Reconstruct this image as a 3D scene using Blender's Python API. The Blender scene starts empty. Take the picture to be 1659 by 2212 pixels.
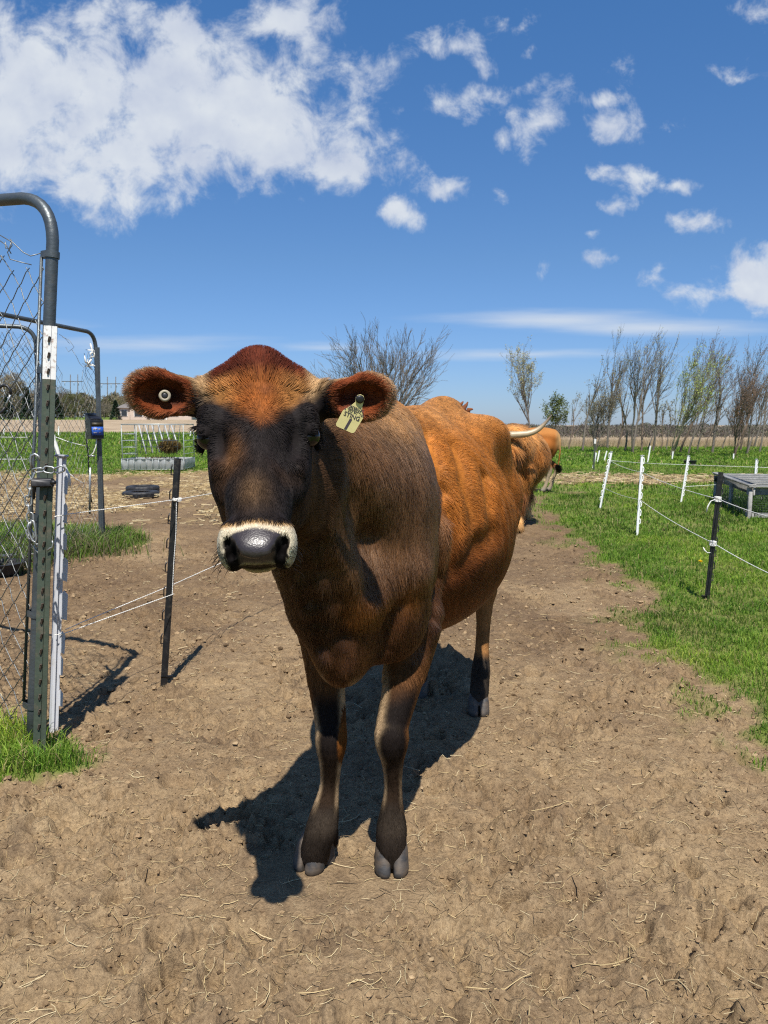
import bpy, math, random, time
import numpy as np

T0 = time.time()
rng = np.random.default_rng(7)
random.seed(7)
scene = bpy.context.scene
COL = scene.collection

# ------------------------------------------------------------------ camera
CAM_Z = 1.15
PITCH = math.radians(6.56)
F_PX = 1661.0                       # focal length in units of a 1659 x 2212 frame
cam_d = bpy.data.cameras.new("camera")
cam_d.sensor_fit = 'VERTICAL'
cam_d.sensor_height = 36.0
cam_d.lens = 36.0 * F_PX / 2212.0
cam_d.clip_start = 0.05
cam_d.clip_end = 6000
cam_d.dof.use_dof = True
cam_d.dof.focus_distance = 1.5
cam_d.dof.aperture_fstop = 14.0
cam = bpy.data.objects.new("camera", cam_d)
cam.location = (0, 0, CAM_Z)
cam.rotation_euler = (math.radians(90) - PITCH, 0, 0)
COL.objects.link(cam)
scene.camera = cam

# ------------------------------------------------------------------ light
LIGHT = np.array([-0.06, 0.565, -1.0]); LIGHT /= np.linalg.norm(LIGHT)
SUN_EL = math.asin(-LIGHT[2])
SUN_AZ = math.atan2(-LIGHT[0], -LIGHT[1])        # from +Y towards +X
sun_d = bpy.data.lights.new("sun", 'SUN')
sun_d.energy = 5.0
sun_d.angle = math.radians(0.55)
sun_d.color = (1.0, 0.955, 0.88)
sun = bpy.data.objects.new("sun", sun_d)
sun.location = (2, -6, 12)
from mathutils import Vector, Matrix
sun.rotation_euler = Vector(LIGHT).to_track_quat('-Z', 'Y').to_euler()
COL.objects.link(sun)

scene.view_settings.view_transform = 'Standard'
scene.view_settings.look = 'None'
scene.view_settings.exposure = 0.5
scene.view_settings.gamma = 1.0
scene.view_settings.use_curve_mapping = False
scene.cycles.use_denoising = False
scene.cycles.pixel_filter_type = 'BLACKMAN_HARRIS'
scene.cycles.filter_width = 1.1
scene.cycles.max_bounces = 6
scene.cycles.diffuse_bounces = 3
scene.cycles.glossy_bounces = 3
scene.cycles.transmission_bounces = 4
scene.cycles.transparent_max_bounces = 8
scene.cycles.caustics_reflective = False
scene.cycles.caustics_refractive = False
try:
    scene.cycles_curves.shape = 'RIBBONS'
except Exception:
    pass


def raydir(u, v):
    a = (np.asarray(u, float) - 829.5) / F_PX
    b = (1106.0 - np.asarray(v, float)) / F_PX
    c, s = math.cos(PITCH), math.sin(PITCH)
    return np.stack([a, c + b * s, -s + b * c], -1)


def P(u, v, Y):
    """world point at distance Y in front of the tripod that lies on the line of sight"""
    d = raydir(u, v)
    t = Y / d[..., 1]
    p = d * np.asarray(t)[..., None]
    p[..., 2] += CAM_Z
    return p


def G(u, v, z=0.0):
    """point on the level ground"""
    d = raydir(u, v)
    t = (z - CAM_Z) / d[..., 2]
    p = d * np.asarray(t)[..., None]
    p[..., 2] += CAM_Z
    return p

# ------------------------------------------------------------------ noise (numpy)
_perm = np.random.default_rng(3).permutation(4096).astype(np.int64)
_ang = np.random.default_rng(4).uniform(0, 2 * np.pi, 4096)
_gx, _gy = np.cos(_ang), np.sin(_ang)


def perlin(x, y, seed=0):
    xi = np.floor(x).astype(np.int64); yi = np.floor(y).astype(np.int64)
    xf = x - xi; yf = y - yi
    u = xf * xf * xf * (xf * (xf * 6 - 15) + 10); w = yf * yf * yf * (yf * (yf * 6 - 15) + 10)

    def g(ix, iy, fx, fy):
        h = _perm[(_perm[(ix + seed * 131) & 4095] + iy) & 4095]
        return _gx[h] * fx + _gy[h] * fy
    a = g(xi, yi, xf, yf); b = g(xi + 1, yi, xf - 1, yf)
    c = g(xi, yi + 1, xf, yf - 1); d = g(xi + 1, yi + 1, xf - 1, yf - 1)
    return (a + u * (b - a)) * (1 - w) + (c + u * (d - c)) * w


def fbm(x, y, octaves=4, seed=0, gain=0.5, lac=2.03):
    r = 0; a = 1.0
    for i in range(octaves):
        r = r + a * perlin(x, y, seed + i)
        x = x * lac + 11.3; y = y * lac - 7.1; a *= gain
    return r


def noise3(p, scale, seed=0):
    """cheap pseudo 3-D noise"""
    q = p * scale
    return (perlin(q[:, 0] + 0.31 * q[:, 2], q[:, 1] - 0.27 * q[:, 2], seed) + perlin(q[:, 1] + 0.3 * q[:, 0], q[:, 2], seed + 5)
            + perlin(q[:, 2] + 0.2 * q[:, 1], q[:, 0], seed + 9)) * 0.6


def sstep(a, b, x):
    t = np.clip((x - a) / (b - a), 0, 1)
    return t * t * (3 - 2 * t)


def lerp(a, b, t):
    return a + (b - a) * t

# ------------------------------------------------------------------ mesh helpers


def link(o, parent=None):
    COL.objects.link(o)
    if parent is not None:
        o.parent = parent
    return o


def tag(o, label=None, cat=None, group=None, kind=None):
    if label: o["label"] = label
    if cat: o["category"] = cat
    if group: o["group"] = group
    if kind: o["kind"] = kind
    return o


def empty(name, loc=(0, 0, 0)):
    o = bpy.data.objects.new(name, None)
    o.location = tuple(float(c) for c in loc)
    o.empty_display_size = 0.1
    COL.objects.link(o)
    return o


class MB:
    """collects pieces of ONE mesh object"""
    def __init__(self):
        self.v = []; self.q = []; self.t = []; self.n = 0; self.c = []
        self.off = np.zeros(3)

    def add(self, v, q=None, t=None, col=None):
        v = np.asarray(v, float).reshape(-1, 3)
        self.v.append(v)
        if q is not None and len(q): self.q.append(np.asarray(q, np.int64) + self.n)
        if t is not None and len(t): self.t.append(np.asarray(t, np.int64) + self.n)
        if col is not None:
            col = np.asarray(col, float)
            if col.ndim == 1: col = np.tile(col, (len(v), 1))
            self.c.append(col)
        self.n += len(v)
        return self

    def tube(self, pts, r, sides=8, caps=True, col=None):
        pts = np.asarray(pts, float); n = len(pts)
        r = np.broadcast_to(np.asarray(r, float), (n,))
        tan = np.gradient(pts, axis=0)
        tan /= np.maximum(np.linalg.norm(tan, axis=1, keepdims=True), 1e-9)
        ref = np.array([0, 0, 1.0]) if abs(tan[0][2]) < 0.9 else np.array([1.0, 0, 0])
        A = np.zeros((n, 3)); a = np.cross(ref, tan[0]); a /= np.linalg.norm(a)
        for i in range(n):
            a = a - tan[i] * a.dot(tan[i]); a /= max(np.linalg.norm(a), 1e-9); A[i] = a
        Bv = np.cross(tan, A)
        th = np.linspace(0, 2 * np.pi, sides, endpoint=False)
        V = (pts[:, None, :] + r[:, None, None] * (np.cos(th)[None, :, None] * A[:, None, :] + np.sin(th)[None, :, None] * Bv[:, None, :])).reshape(-1, 3)
        i = np.arange(n - 1)[:, None] * sides; j = np.arange(sides)[None, :]; j2 = (j + 1) % sides
        Q = np.stack([i + j, i + j2, i + sides + j2, i + sides + j], -1).reshape(-1, 4)
        T = None
        if caps:
            V = np.vstack([V, pts[0], pts[-1]]); c0 = n * sides; c1 = c0 + 1
            k = np.arange(sides); k2 = (k + 1) % sides
            T = np.vstack([np.stack([np.full(sides, c0), k2, k], -1), np.stack([np.full(sides, c1), (n - 1) * sides + k, (n - 1) * sides + k2], -1)])
        return self.add(V, Q, T, col)

    def box(self, c, size, R=None, bev=0.0, col=None):
        """bevelled box: centre, full size, optional 3x3 rotation (columns = axes)"""
        s = np.asarray(size, float) / 2
        b = min(bev, s.min() * 0.9)
        if b <= 0:
            V = np.array([[x, y, z] for z in (-1, 1) for y in (-1, 1) for x in (-1, 1)], float) * s
            Q = [[0, 2, 3, 1], [4, 5, 7, 6], [0, 1, 5, 4], [2, 6, 7, 3], [0, 4, 6, 2], [1, 3, 7, 5]]; T = None
        else:
            V = []; idx = {}
            for sx in (-1, 1):
                for sy in (-1, 1):
                    for sz in (-1, 1):
                        for ax in range(3):
                            p = np.array([sx, sy, sz], float) * (s - b); p[ax] = (sx, sy, sz)[ax] * s[ax]
                            idx[(sx, sy, sz, ax)] = len(V); V.append(p)
            V = np.array(V); Q = []; T = []
            for ax in range(3):
                o = [k for k in range(3) if k != ax]
                for sg in (-1, 1):
                    q = []
                    for d0, d1 in ((-1, -1), (1, -1), (1, 1), (-1, 1)):
                        k = [0, 0, 0]; k[ax] = sg; k[o[0]] = d0; k[o[1]] = d1
                        q.append(idx[(k[0], k[1], k[2], ax)])
                    Q.append(q)
            for ax in range(3):
                o = [k for k in range(3) if k != ax]
                for d0 in (-1, 1):
                    for d1 in (-1, 1):
                        def I(sg, a):
                            k = [0, 0, 0]; k[ax] = sg; k[o[0]] = d0; k[o[1]] = d1
                            return idx[(k[0], k[1], k[2], a)]
                        Q.append([I(-1, o[0]), I(1, o[0]), I(1, o[1]), I(-1, o[1])])
            for sx in (-1, 1):
                for sy in (-1, 1):
                    for sz in (-1, 1):
                        T.append([idx[(sx, sy, sz, 0)], idx[(sx, sy, sz, 1)], idx[(sx, sy, sz, 2)]])
        if R is not None: V = V @ np.asarray(R).T
        return self.add(V + np.asarray(c, float), Q, T, col)

    def prism(self, outline, depth, O, X, Y, Z, col=None):
        """extrude a 2-D outline (list of (x,y)) by depth along Z in frame O,X,Y,Z"""
        o2 = np.asarray(outline, float); n = len(o2)
        f = O + o2[:, :1] * X + o2[:, 1:] * Y
        V = np.vstack([f, f + depth * Z])
        i = np.arange(n); j = (i + 1) % n
        Q = np.stack([i, j, j + n, i + n], -1)
        self.add(V, Q, None, col)
        self.ng = getattr(self, 'ng', [])
        base = self.n - 2 * n
        self.ng.append([base + k for k in range(n)][::-1]); self.ng.append([base + n + k for k in range(n)])
        return self

    def build(self, name, mat, parent=None, smooth=True, origin=None, autosmooth=None):
        V = np.vstack(self.v)
        q = np.vstack(self.q) if self.q else np.zeros((0, 4), np.int64)
        t = np.vstack(self.t) if self.t else np.zeros((0, 3), np.int64)
        ng = getattr(self, 'ng', [])
        if origin is None and parent is None:
            origin = np.array([(V[:, 0].min() + V[:, 0].max()) / 2, (V[:, 1].min() + V[:, 1].max()) / 2, V[:, 2].min()])
        if origin is None:
            origin = np.zeros(3)
        off = np.asarray(origin, float)
        if parent is not None:
            loc = np.array(parent.location); pp = parent.parent
            if pp is not None: loc = loc + np.array(pp.location)
            Vl = V - loc
        else:
            Vl = V - off
        me = raw_mesh(name, Vl, q, t, smooth, ng)
        if self.c:
            set_color(me, np.vstack(self.c))
        if mat is not None: me.materials.append(mat)
        o = bpy.data.objects.new(name, me)
        if parent is None: o.location = tuple(off)
        link(o, parent)
        if autosmooth is not None:
            try:
                me.set_sharp_from_angle(angle=math.radians(autosmooth))
            except Exception:
                pass
        return o


def raw_mesh(name, V, q, t, smooth=True, ng=()):
    me = bpy.data.meshes.new(name)
    V = np.asarray(V, np.float32)
    nq, nt = len(q), len(t)
    ngl = sum(len(g) for g in ng)
    me.vertices.add(len(V)); me.vertices.foreach_set("co", V.ravel())
    nl = nq * 4 + nt * 3 + ngl
    me.loops.add(nl)
    li = np.concatenate([np.asarray(q, np.int32).ravel(), np.asarray(t, np.int32).ravel()] + [np.asarray(g, np.int32) for g in ng]).astype(np.int32)
    me.loops.foreach_set("vertex_index", li)
    npoly = nq + nt + len(ng)
    me.polygons.add(npoly)
    ls = np.concatenate([np.arange(nq) * 4, nq * 4 + np.arange(nt) * 3,
                         (nq * 4 + nt * 3 + np.cumsum([0] + [len(g) for g in ng])[:-1]) if len(ng) else np.zeros(0)]).astype(np.int32)
    me.polygons.foreach_set("loop_start", ls)
    me.update(calc_edges=True)
    me.validate()
    me.polygons.foreach_set("use_smooth", np.full(len(me.polygons), bool(smooth)))
    return me


def set_color(me, c, name="tint"):
    c = np.asarray(c, np.float32)
    if c.shape[1] == 3: c = np.hstack([c, np.ones((len(c), 1), np.float32)])
    a = me.attributes.new(name, 'FLOAT_COLOR', 'POINT')
    a.data.foreach_set("color", c.ravel())

# ------------------------------------------------------------------ materials


def new_mat(name):
    m = bpy.data.materials.new(name); m.use_nodes = True
    nt = m.node_tree; nt.nodes.clear()
    out = nt.nodes.new("ShaderNodeOutputMaterial")
    b = nt.nodes.new("ShaderNodeBsdfPrincipled")
    nt.links.new(b.outputs[0], out.inputs[0])
    return m, nt, b, out


def nd(nt, typ, **kw):
    n = nt.nodes.new(typ)
    for k, v in kw.items():
        if k == 'inp':
            for ik, iv in v.items(): n.inputs[ik].default_value = iv
        else:
            setattr(n, k, v)
    return n


def L(nt, a, b):
    nt.links.new(a, b)


def ramp(nt, fac, stops):
    r = nt.nodes.new("ShaderNodeValToRGB")
    e = r.color_ramp.elements
    while len(e) < len(stops): e.new(0.5)
    for i, (p, c) in enumerate(stops):
        e[i].position = p; e[i].color = (c[0], c[1], c[2], 1)
    if fac is not None: nt.links.new(fac, r.inputs[0])
    return r


def mixc(nt, fac, a, b, mode='MIX'):
    m = nt.nodes.new("ShaderNodeMix"); m.data_type = 'RGBA'; m.blend_type = mode
    for sock, val in ((m.inputs[0], fac), (m.inputs[6], a), (m.inputs[7], b)):
        if hasattr(val, 'links'): nt.links.new(val, sock)
        elif isinstance(val, (int, float)): sock.default_value = val
        else: sock.default_value = (val[0], val[1], val[2], 1)
    return m.outputs[2]


def mat_simple(name, col, rough=0.6, metal=0.0, var=0.25, scale=8.0, bump=0.0, bscale=60.0, dirt=None, dirt_amt=0.5, spec=0.4):
    """painted / plastic / metal surface with uneven tone, wear and fine relief"""
    m, nt, b, out = new_mat(name)
    tc = nd(nt, "ShaderNodeTexCoord")
    n1 = nd(nt, "ShaderNodeTexNoise", inp={"Scale": scale, "Detail": 6.0, "Roughness": 0.65}); L(nt, tc.outputs["Object"], n1.inputs["Vector"])
    c = np.array(col)
    r = ramp(nt, n1.outputs["Fac"], [(0.25, c * (1 - var)), (0.75, np.minimum(c * (1 + var), 1))])
    colout = r.outputs[0]
    if dirt is not None:
        n2 = nd(nt, "ShaderNodeTexNoise", inp={"Scale": scale * 2.7, "Detail": 8.0, "Roughness": 0.7}); L(nt, tc.outputs["Object"], n2.inputs["Vector"])
        mr = nd(nt, "ShaderNodeMapRange", inp={"From Min": 0.52, "From Max": 0.68, "To Max": dirt_amt}); L(nt, n2.outputs["Fac"], mr.inputs["Value"])
        colout = mixc(nt, mr.outputs[0], colout, dirt)
    L(nt, colout, b.inputs["Base Color"])
    rr = nd(nt, "ShaderNodeMapRange", inp={"To Min": max(rough - 0.12, 0.05), "To Max": min(rough + 0.15, 1)}); L(nt, n1.outputs["Fac"], rr.inputs["Value"])
    L(nt, rr.outputs[0], b.inputs["Roughness"])
    b.inputs["Metallic"].default_value = metal
    b.inputs["Specular IOR Level"].default_value = spec
    if bump > 0:
        n3 = nd(nt, "ShaderNodeTexNoise", inp={"Scale": bscale, "Detail": 5.0}); L(nt, tc.outputs["Object"], n3.inputs["Vector"])
        bp = nd(nt, "ShaderNodeBump", inp={"Strength": bump, "Distance": 0.01}); L(nt, n3.outputs["Fac"], bp.inputs["Height"])
        L(nt, bp.outputs[0], b.inputs["Normal"])
    return m


def mat_tint(name, rough=0.8, transl=0.0, spec=0.2, sheen=0.0):
    """colour from the mesh's own tint attribute, with a little noise"""
    m, nt, b, out = new_mat(name)
    at = nd(nt, "ShaderNodeAttribute", attribute_name="tint")
    L(nt, at.outputs["Color"], b.inputs["Base Color"])
    b.inputs["Roughness"].default_value = rough
    b.inputs["Specular IOR Level"].default_value = spec
    if transl > 0:
        tr = nd(nt, "ShaderNodeBsdfTranslucent"); L(nt, at.outputs["Color"], tr.inputs["Color"])
        mx = nd(nt, "ShaderNodeMixShader", inp={0: transl}); L(nt, b.outputs[0], mx.inputs[1]); L(nt, tr.outputs[0], mx.inputs[2])
        L(nt, mx.outputs[0], out.inputs[0])
    return m
# ------------------------------------------------------------------ sky
world = bpy.data.worlds.new("World"); scene.world = world
world.use_nodes = True
wt = world.node_tree; wt.nodes.clear()
w_out = nd(wt, "ShaderNodeOutputWorld")
w_bg = nd(wt, "ShaderNodeBackground"); L(wt, w_bg.outputs[0], w_out.inputs[0])
sky = nd(wt, "ShaderNodeTexSky", sky_type='NISHITA', sun_disc=False, sun_elevation=SUN_EL, sun_rotation=SUN_AZ,
         altitude=200.0, air_density=1.0, dust_density=0.25, ozone_density=2.2)
w_bg.inputs["Strength"].default_value = 0.074
tcw = nd(wt, "ShaderNodeTexCoord")
sep = nd(wt, "ShaderNodeSeparateXYZ"); L(wt, tcw.outputs["Generated"], sep.inputs[0])
wbal = ramp(wt, sep.outputs[2], [(0.0, (0.50, 0.66, 1.08)), (0.2, (0.57, 0.80, 1.07)), (0.45, (0.54, 0.94, 1.30)), (0.7, (0.50, 0.92, 1.30))])
hs_c = mixc(wt, 1.0, sky.outputs[0], wbal.outputs[0], 'MULTIPLY')


def wm(op, a, b=None, c=None, clamp=False):
    n = nd(wt, "ShaderNodeMath", operation=op, use_clamp=clamp)
    for i, x in enumerate((a, b, c)):
        if x is None: continue
        if hasattr(x, 'links'): L(wt, x, n.inputs[i])
        else: n.inputs[i].default_value = x
    return n.outputs[0]


dyp = wm('MAXIMUM', sep.outputs[1], 0.12)
tx = wm('DIVIDE', sep.outputs[0], dyp); tz = wm('DIVIDE', sep.outputs[2], dyp)
cv = nd(wt, "ShaderNodeCombineXYZ"); L(wt, tx, cv.inputs[0]); L(wt, tz, cv.inputs[1])
# ragged edges: the field of clouds is warped by noise
wn = nd(wt, "ShaderNodeTexNoise", inp={"Scale": 9.0, "Detail": 5.0, "Roughness": 0.6}); L(wt, cv.outputs[0], wn.inputs["Vector"])
wsub = nd(wt, "ShaderNodeVectorMath", operation='SUBTRACT'); L(wt, wn.outputs["Color"], wsub.inputs[0]); wsub.inputs[1].default_value = (0.5, 0.5, 0.5)
wmad = nd(wt, "ShaderNodeVectorMath", operation='MULTIPLY_ADD'); L(wt, wsub.outputs[0], wmad.inputs[0]); wmad.inputs[1].default_value = (0.085, 0.07, 0.0); L(wt, cv.outputs[0], wmad.inputs[2])
# clouds in view: (u, v, half width, half height, weight)
CLOUDS = [
    (330, 210, 340, 155, 1.12), (120, 190, 265, 185, 1.02), (560, 250, 245, 150, 1.10), (620, 330, 200, 90, 1.0), (740, 350, 150, 75, 1.0), (250, 360, 230, 95, 1.0),
    (430, 330, 200, 110, 1.0), (300, 420, 150, 60, 0.75), (60, 90, 160, 110, 0.9), (200, 40, 190, 60, 0.9), (360, 60, 85, 55, 0.85), (620, 40, 125, 70, 0.95), (770, 165, 85, 65, 0.85), (30, 320, 70, 50, 0.8),
    (690, 60, 60, 60, 0.6), (480, 40, 90, 40, 0.5),
    (985, 105, 95, 50, 0.85), (1035, 140, 50, 40, 0.8), (985, 220, 80, 62, 0.9), (1050, 195, 80, 30, 0.7), (1090, 50, 40, 28, 0.7), (1135, 55, 42, 26, 0.7), (1150, 100, 30, 18, 0.45),
    (1160, 270, 75, 50, 0.85), (1300, 268, 85, 48, 0.9), (1280, 200, 75, 34, 0.75), (1345, 130, 45, 38, 0.55), (960, 402, 62, 36, 0.9), (865, 460, 52, 42, 0.85), (1145, 340, 40, 26, 0.65), (1090, 405, 35, 25, 0.6), (1215, 355, 28, 26, 0.4),
    (1300, 380, 50, 26, 0.65), (1390, 385, 62, 28, 0.75), (1465, 405, 62, 24, 0.65), (1310, 455, 62, 34, 0.75), (1280, 505, 34, 22, 0.6), (1490, 492, 50, 26, 0.65), (1540, 485, 42, 28, 0.5),
    (1310, 560, 75, 30, 0.65), (1180, 555, 60, 34, 0.5), (1420, 590, 75, 40, 0.65), (1600, 168, 72, 34, 0.75), (1645, 15, 80, 48, 0.8), (1440, 262, 52, 34, 0.55), (1160, 178, 45, 22, 0.4), (1490, 328, 36, 18, 0.4), (870, 245, 40, 26, 0.45), (1060, 258, 35, 24, 0.4),
    (1660, 630, 200, 52, 1.0), (1640, 590, 90, 60, 0.95), (1700, 560, 90, 70, 1.0), (1540, 640, 120, 28, 0.7),
]
acc = None
for (u, v, rx, ry, wgt) in CLOUDS:
    d = raydir(u, v); cx, cz = d[0] / d[1], d[2] / d[1]
    ix, iz = F_PX / rx, F_PX / ry
    ma = nd(wt, "ShaderNodeVectorMath", operation='MULTIPLY_ADD'); L(wt, wmad.outputs[0], ma.inputs[0])
    ma.inputs[1].default_value = (ix, iz, 0); ma.inputs[2].default_value = (-cx * ix, -cz * iz, 0)
    ln = nd(wt, "ShaderNodeVectorMath", operation='LENGTH'); L(wt, ma.outputs[0], ln.inputs[0])
    val = wm('MULTIPLY_ADD', ln.outputs["Value"], -wgt * 0.62, wgt)
    acc = val if acc is None else wm('SMOOTH_MAX', acc, val, 0.18)
# long thin veils low over the horizon, drawn out sideways
vmp = nd(wt, "ShaderNodeVectorMath", operation='MULTIPLY'); L(wt, cv.outputs[0], vmp.inputs[0]); vmp.inputs[1].default_value = (2.2, 22.0, 0.0)
vno = nd(wt, "ShaderNodeTexNoise", inp={"Scale": 1.6, "Detail": 6.0, "Roughness": 0.55}); L(wt, vmp.outputs[0], vno.inputs["Vector"])
veil = None
for (u, v, rx, ry, wgt) in [(1210, 690, 300, 24, 0.95), (1400, 708, 300, 24, 0.85), (1130, 765, 280, 16, 0.75), (330, 745, 330, 26, 0.62), (700, 752, 200, 16, 0.55), (60, 700, 240, 24, 0.55)]:
    d = raydir(u, v); cx, cz = d[0] / d[1], d[2] / d[1]
    ix, iz = F_PX / rx, F_PX / ry
    ma = nd(wt, "ShaderNodeVectorMath", operation='MULTIPLY_ADD'); L(wt, cv.outputs[0], ma.inputs[0])
    ma.inputs[1].default_value = (ix, iz, 0); ma.inputs[2].default_value = (-cx * ix, -cz * iz, 0)
    ln = nd(wt, "ShaderNodeVectorMath", operation='LENGTH'); L(wt, ma.outputs[0], ln.inputs[0])
    val = wm('MULTIPLY_ADD', ln.outputs["Value"], -wgt * 0.75, wgt)
    veil = val if veil is None else wm('SMOOTH_MAX', veil, val, 0.12)
veil_d = wm('ADD', veil, wm('MULTIPLY', wm('SUBTRACT', vno.outputs["Fac"], 0.5), 1.1))
veil_a = nd(wt, "ShaderNodeMapRange", interpolation_type='SMOOTHSTEP', inp={"From Min": 0.15, "From Max": 0.95, "To Max": 0.72}); L(wt, veil_d, veil_a.inputs["Value"])
# the same kind of broken cloud over the rest of the sky
zz = wm('ADD', wm('MAXIMUM', sep.outputs[2], 0.0), 0.12)
cg = nd(wt, "ShaderNodeCombineXYZ"); L(wt, wm('DIVIDE', sep.outputs[0], zz), cg.inputs[0]); L(wt, wm('DIVIDE', sep.outputs[1], zz), cg.inputs[1])
gn = nd(wt, "ShaderNodeTexNoise", inp={"Scale": 1.6, "Detail": 3.0}); L(wt, cg.outputs[0], gn.inputs["Vector"])
gen = wm('MULTIPLY_ADD', gn.outputs["Fac"], 3.2, -1.45)
inx = wm('SUBTRACT', 1.0, wm('MULTIPLY', wm('SUBTRACT', wm('ABSOLUTE', tx), 0.55), 6.0, clamp=True), clamp=True)
iny = wm('MULTIPLY', wm('SUBTRACT', sep.outputs[1], 0.55), 6.0, clamp=True)
infr = wm('MULTIPLY', inx, iny)
dens = wm('ADD', wm('MULTIPLY', acc, infr), wm('MULTIPLY', gen, wm('SUBTRACT', 1.0, infr)))
n_f = nd(wt, "ShaderNodeTexNoise", inp={"Scale": 18.0, "Detail": 10.0, "Roughness": 0.64, "Distortion": 0.3}); L(wt, cv.outputs[0], n_f.inputs["Vector"])
n_m = nd(wt, "ShaderNodeTexNoise", inp={"Scale": 5.5, "Detail": 4.0, "Roughness": 0.5}); L(wt, cv.outputs[0], n_m.inputs["Vector"])
dens2 = wm('ADD', dens, wm('MULTIPLY', wm('SUBTRACT', n_f.outputs["Fac"], 0.52), 1.7))
dens2 = wm('ADD', dens2, wm('MULTIPLY', wm('SUBTRACT', n_m.outputs["Fac"], 0.5), 1.0))
al = nd(wt, "ShaderNodeMapRange", interpolation_type='SMOOTHSTEP', inp={"From Min": 0.32, "From Max": 0.86}); L(wt, dens2, al.inputs["Value"])
# shading inside a cloud: compare with the density a little way towards the sun (up)
cs = nd(wt, "ShaderNodeVectorMath", operation='ADD'); L(wt, cv.outputs[0], cs.inputs[0]); cs.inputs[1].default_value = (0.004, 0.022, 0.0)
n_s = nd(wt, "ShaderNodeTexNoise", inp={"Scale": 7.0, "Detail": 5.0, "Roughness": 0.5}); L(wt, cs.outputs[0], n_s.inputs["Vector"])
n_s0 = nd(wt, "ShaderNodeTexNoise", inp={"Scale": 7.0, "Detail": 5.0, "Roughness": 0.5}); L(wt, cv.outputs[0], n_s0.inputs["Vector"])
shd = wm('MULTIPLY_ADD', wm('SUBTRACT', n_s0.outputs["Fac"], n_s.outputs["Fac"]), 3.4, 0.60, clamp=True)
ccol = ramp(wt, shd, [(0.0, (4.9, 5.5, 6.9)), (0.5, (6.2, 6.7, 7.6)), (1.0, (7.4, 7.8, 8.2))])
fade = wm('MULTIPLY', al.outputs[0], 0.93)
up = wm('MULTIPLY', sep.outputs[2], 30.0, clamp=True)
fade = wm('MULTIPLY', fade, up)
veil_f = wm('MULTIPLY', veil_a.outputs[0], wm('MULTIPLY', infr, up))
skyc = mixc(wt, fade, mixc(wt, veil_f, hs_c, (6.9, 7.4, 8.0)), ccol.outputs[0])
L(wt, skyc, w_bg.inputs["Color"])
world.cycles.sampling_method = 'MANUAL'
world.cycles.sample_map_resolution = 512
# ------------------------------------------------------------------ ground
def poly_pts(uv): return np.array([G(u, v)[:2] for u, v in uv])


EDGE_R = poly_pts([(1659, 1600), (1608, 1556), (1560, 1499), (1506, 1447), (1435, 1409), (1400, 1387), (1403, 1355), (1400, 1313), (1378, 1262), (1333, 1227), (1294, 1195), (1221, 1156), (1192, 1118), (1180, 1090)])


def interp_edge(y):
    o = np.argsort(EDGE_R[:, 1])
    ex, ey = EDGE_R[o, 0], EDGE_R[o, 1]
    ex = np.concatenate([[ex[0] + 0.05], ex, [2.3, 2.0, 1.2, -1.0]]); ey = np.concatenate([[0.0], ey, [13.0, 14.5, 16.0, 18.0]])
    return np.interp(y, ey, ex)


def terrain(x, y):
    y_ = np.maximum(y, 1e-3)
    w = sstep(-0.12, 0.12, x / y_)
    far = np.clip(y, 0, 320)
    zl = np.maximum(far - 30, 0) * (2.3 / 170)
    zr = -np.maximum(far - 38, 0) * (4.4 / 265)
    return np.where(y > 30, lerp(zl, zr, w), 0.0)


def masks(x, y):
    """weights of dirt, grass, hay litter, ploughed / stubble field at a ground point"""
    n = fbm(x * 1.3, y * 1.3, 4, 21)
    n2 = fbm(x * 5.0, y * 5.0, 3, 25)
    jit = n * 0.20 + n2 * 0.11
    dr = x - interp_edge(y) + jit                 # >0 : lawn on the right
    grass_r = 0.35 * sstep(-0.38, 0.0, dr) * sstep(-0.1, 0.3, n2 + n) + 0.65 * sstep(-0.04, 0.10, dr)
    # grass round the kennel posts on the left (u 0-262, v 1095-1195)
    gx = (x + 3.75 + (y - 7.3) * 0.12) / 1.35; gy = (y - 7.35) / 1.05
    grass_l = sstep(1.12, 0.9, np.sqrt(gx * gx + gy * gy) + jit * 0.9)
    # tuft at the foot of the gate post
    tx_ = (x + 1.42) / 0.42; ty_ = (y - 2.53) / 0.27
    grass_t = sstep(1.15, 0.92, np.sqrt(tx_ * tx_ + ty_ * ty_) + jit * 1.6)
    yard_far = 17.5 + n * 2.2 + 0.25 * (x + 4)
    grass_far = sstep(0, 1.0, y - yard_far)
    g = np.maximum.reduce([grass_r, grass_l, grass_t, grass_far])
    hay = sstep(0.35, 0.7, fbm(x * 0.5, y * 0.5, 3, 31) + 0.62) * sstep(8.5, 10.5, y) * sstep(19.5, 17.0, y) * sstep(0.5, -0.5, x + 0.5)
    hx = (x - 5.0) / 3.6; hy = (y - 15.7) / 1.5
    hay_r = sstep(1.1, 0.7, np.sqrt(hx * hx + hy * hy) + n * 0.5 + n2 * 0.3)
    hx = (x - 1.6) / 1.6; hy = (y - 14.0) / 3.5
    path = sstep(1.1, 0.5, np.sqrt(hx * hx + hy * hy) + n * 0.6)
    g = g * (1 - 0.75 * path * sstep(9, 12, y))
    hay = np.maximum(hay * (1 - grass_l), hay_r * 0.85)
    field_l = sstep(60, 62, y) * sstep(0.1, -0.02, x / np.maximum(y, 1))
    lawn_house = sstep(176, 180, y + 0.03 * x)
    field_r = sstep(37.5, 39.5, y + jit * 6) * sstep(-0.02, 0.1, x / np.maximum(y, 1))
    f = np.maximum(field_l * (1 - lawn_house), field_r)
    return g, hay, f


PRINTS = None


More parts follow.
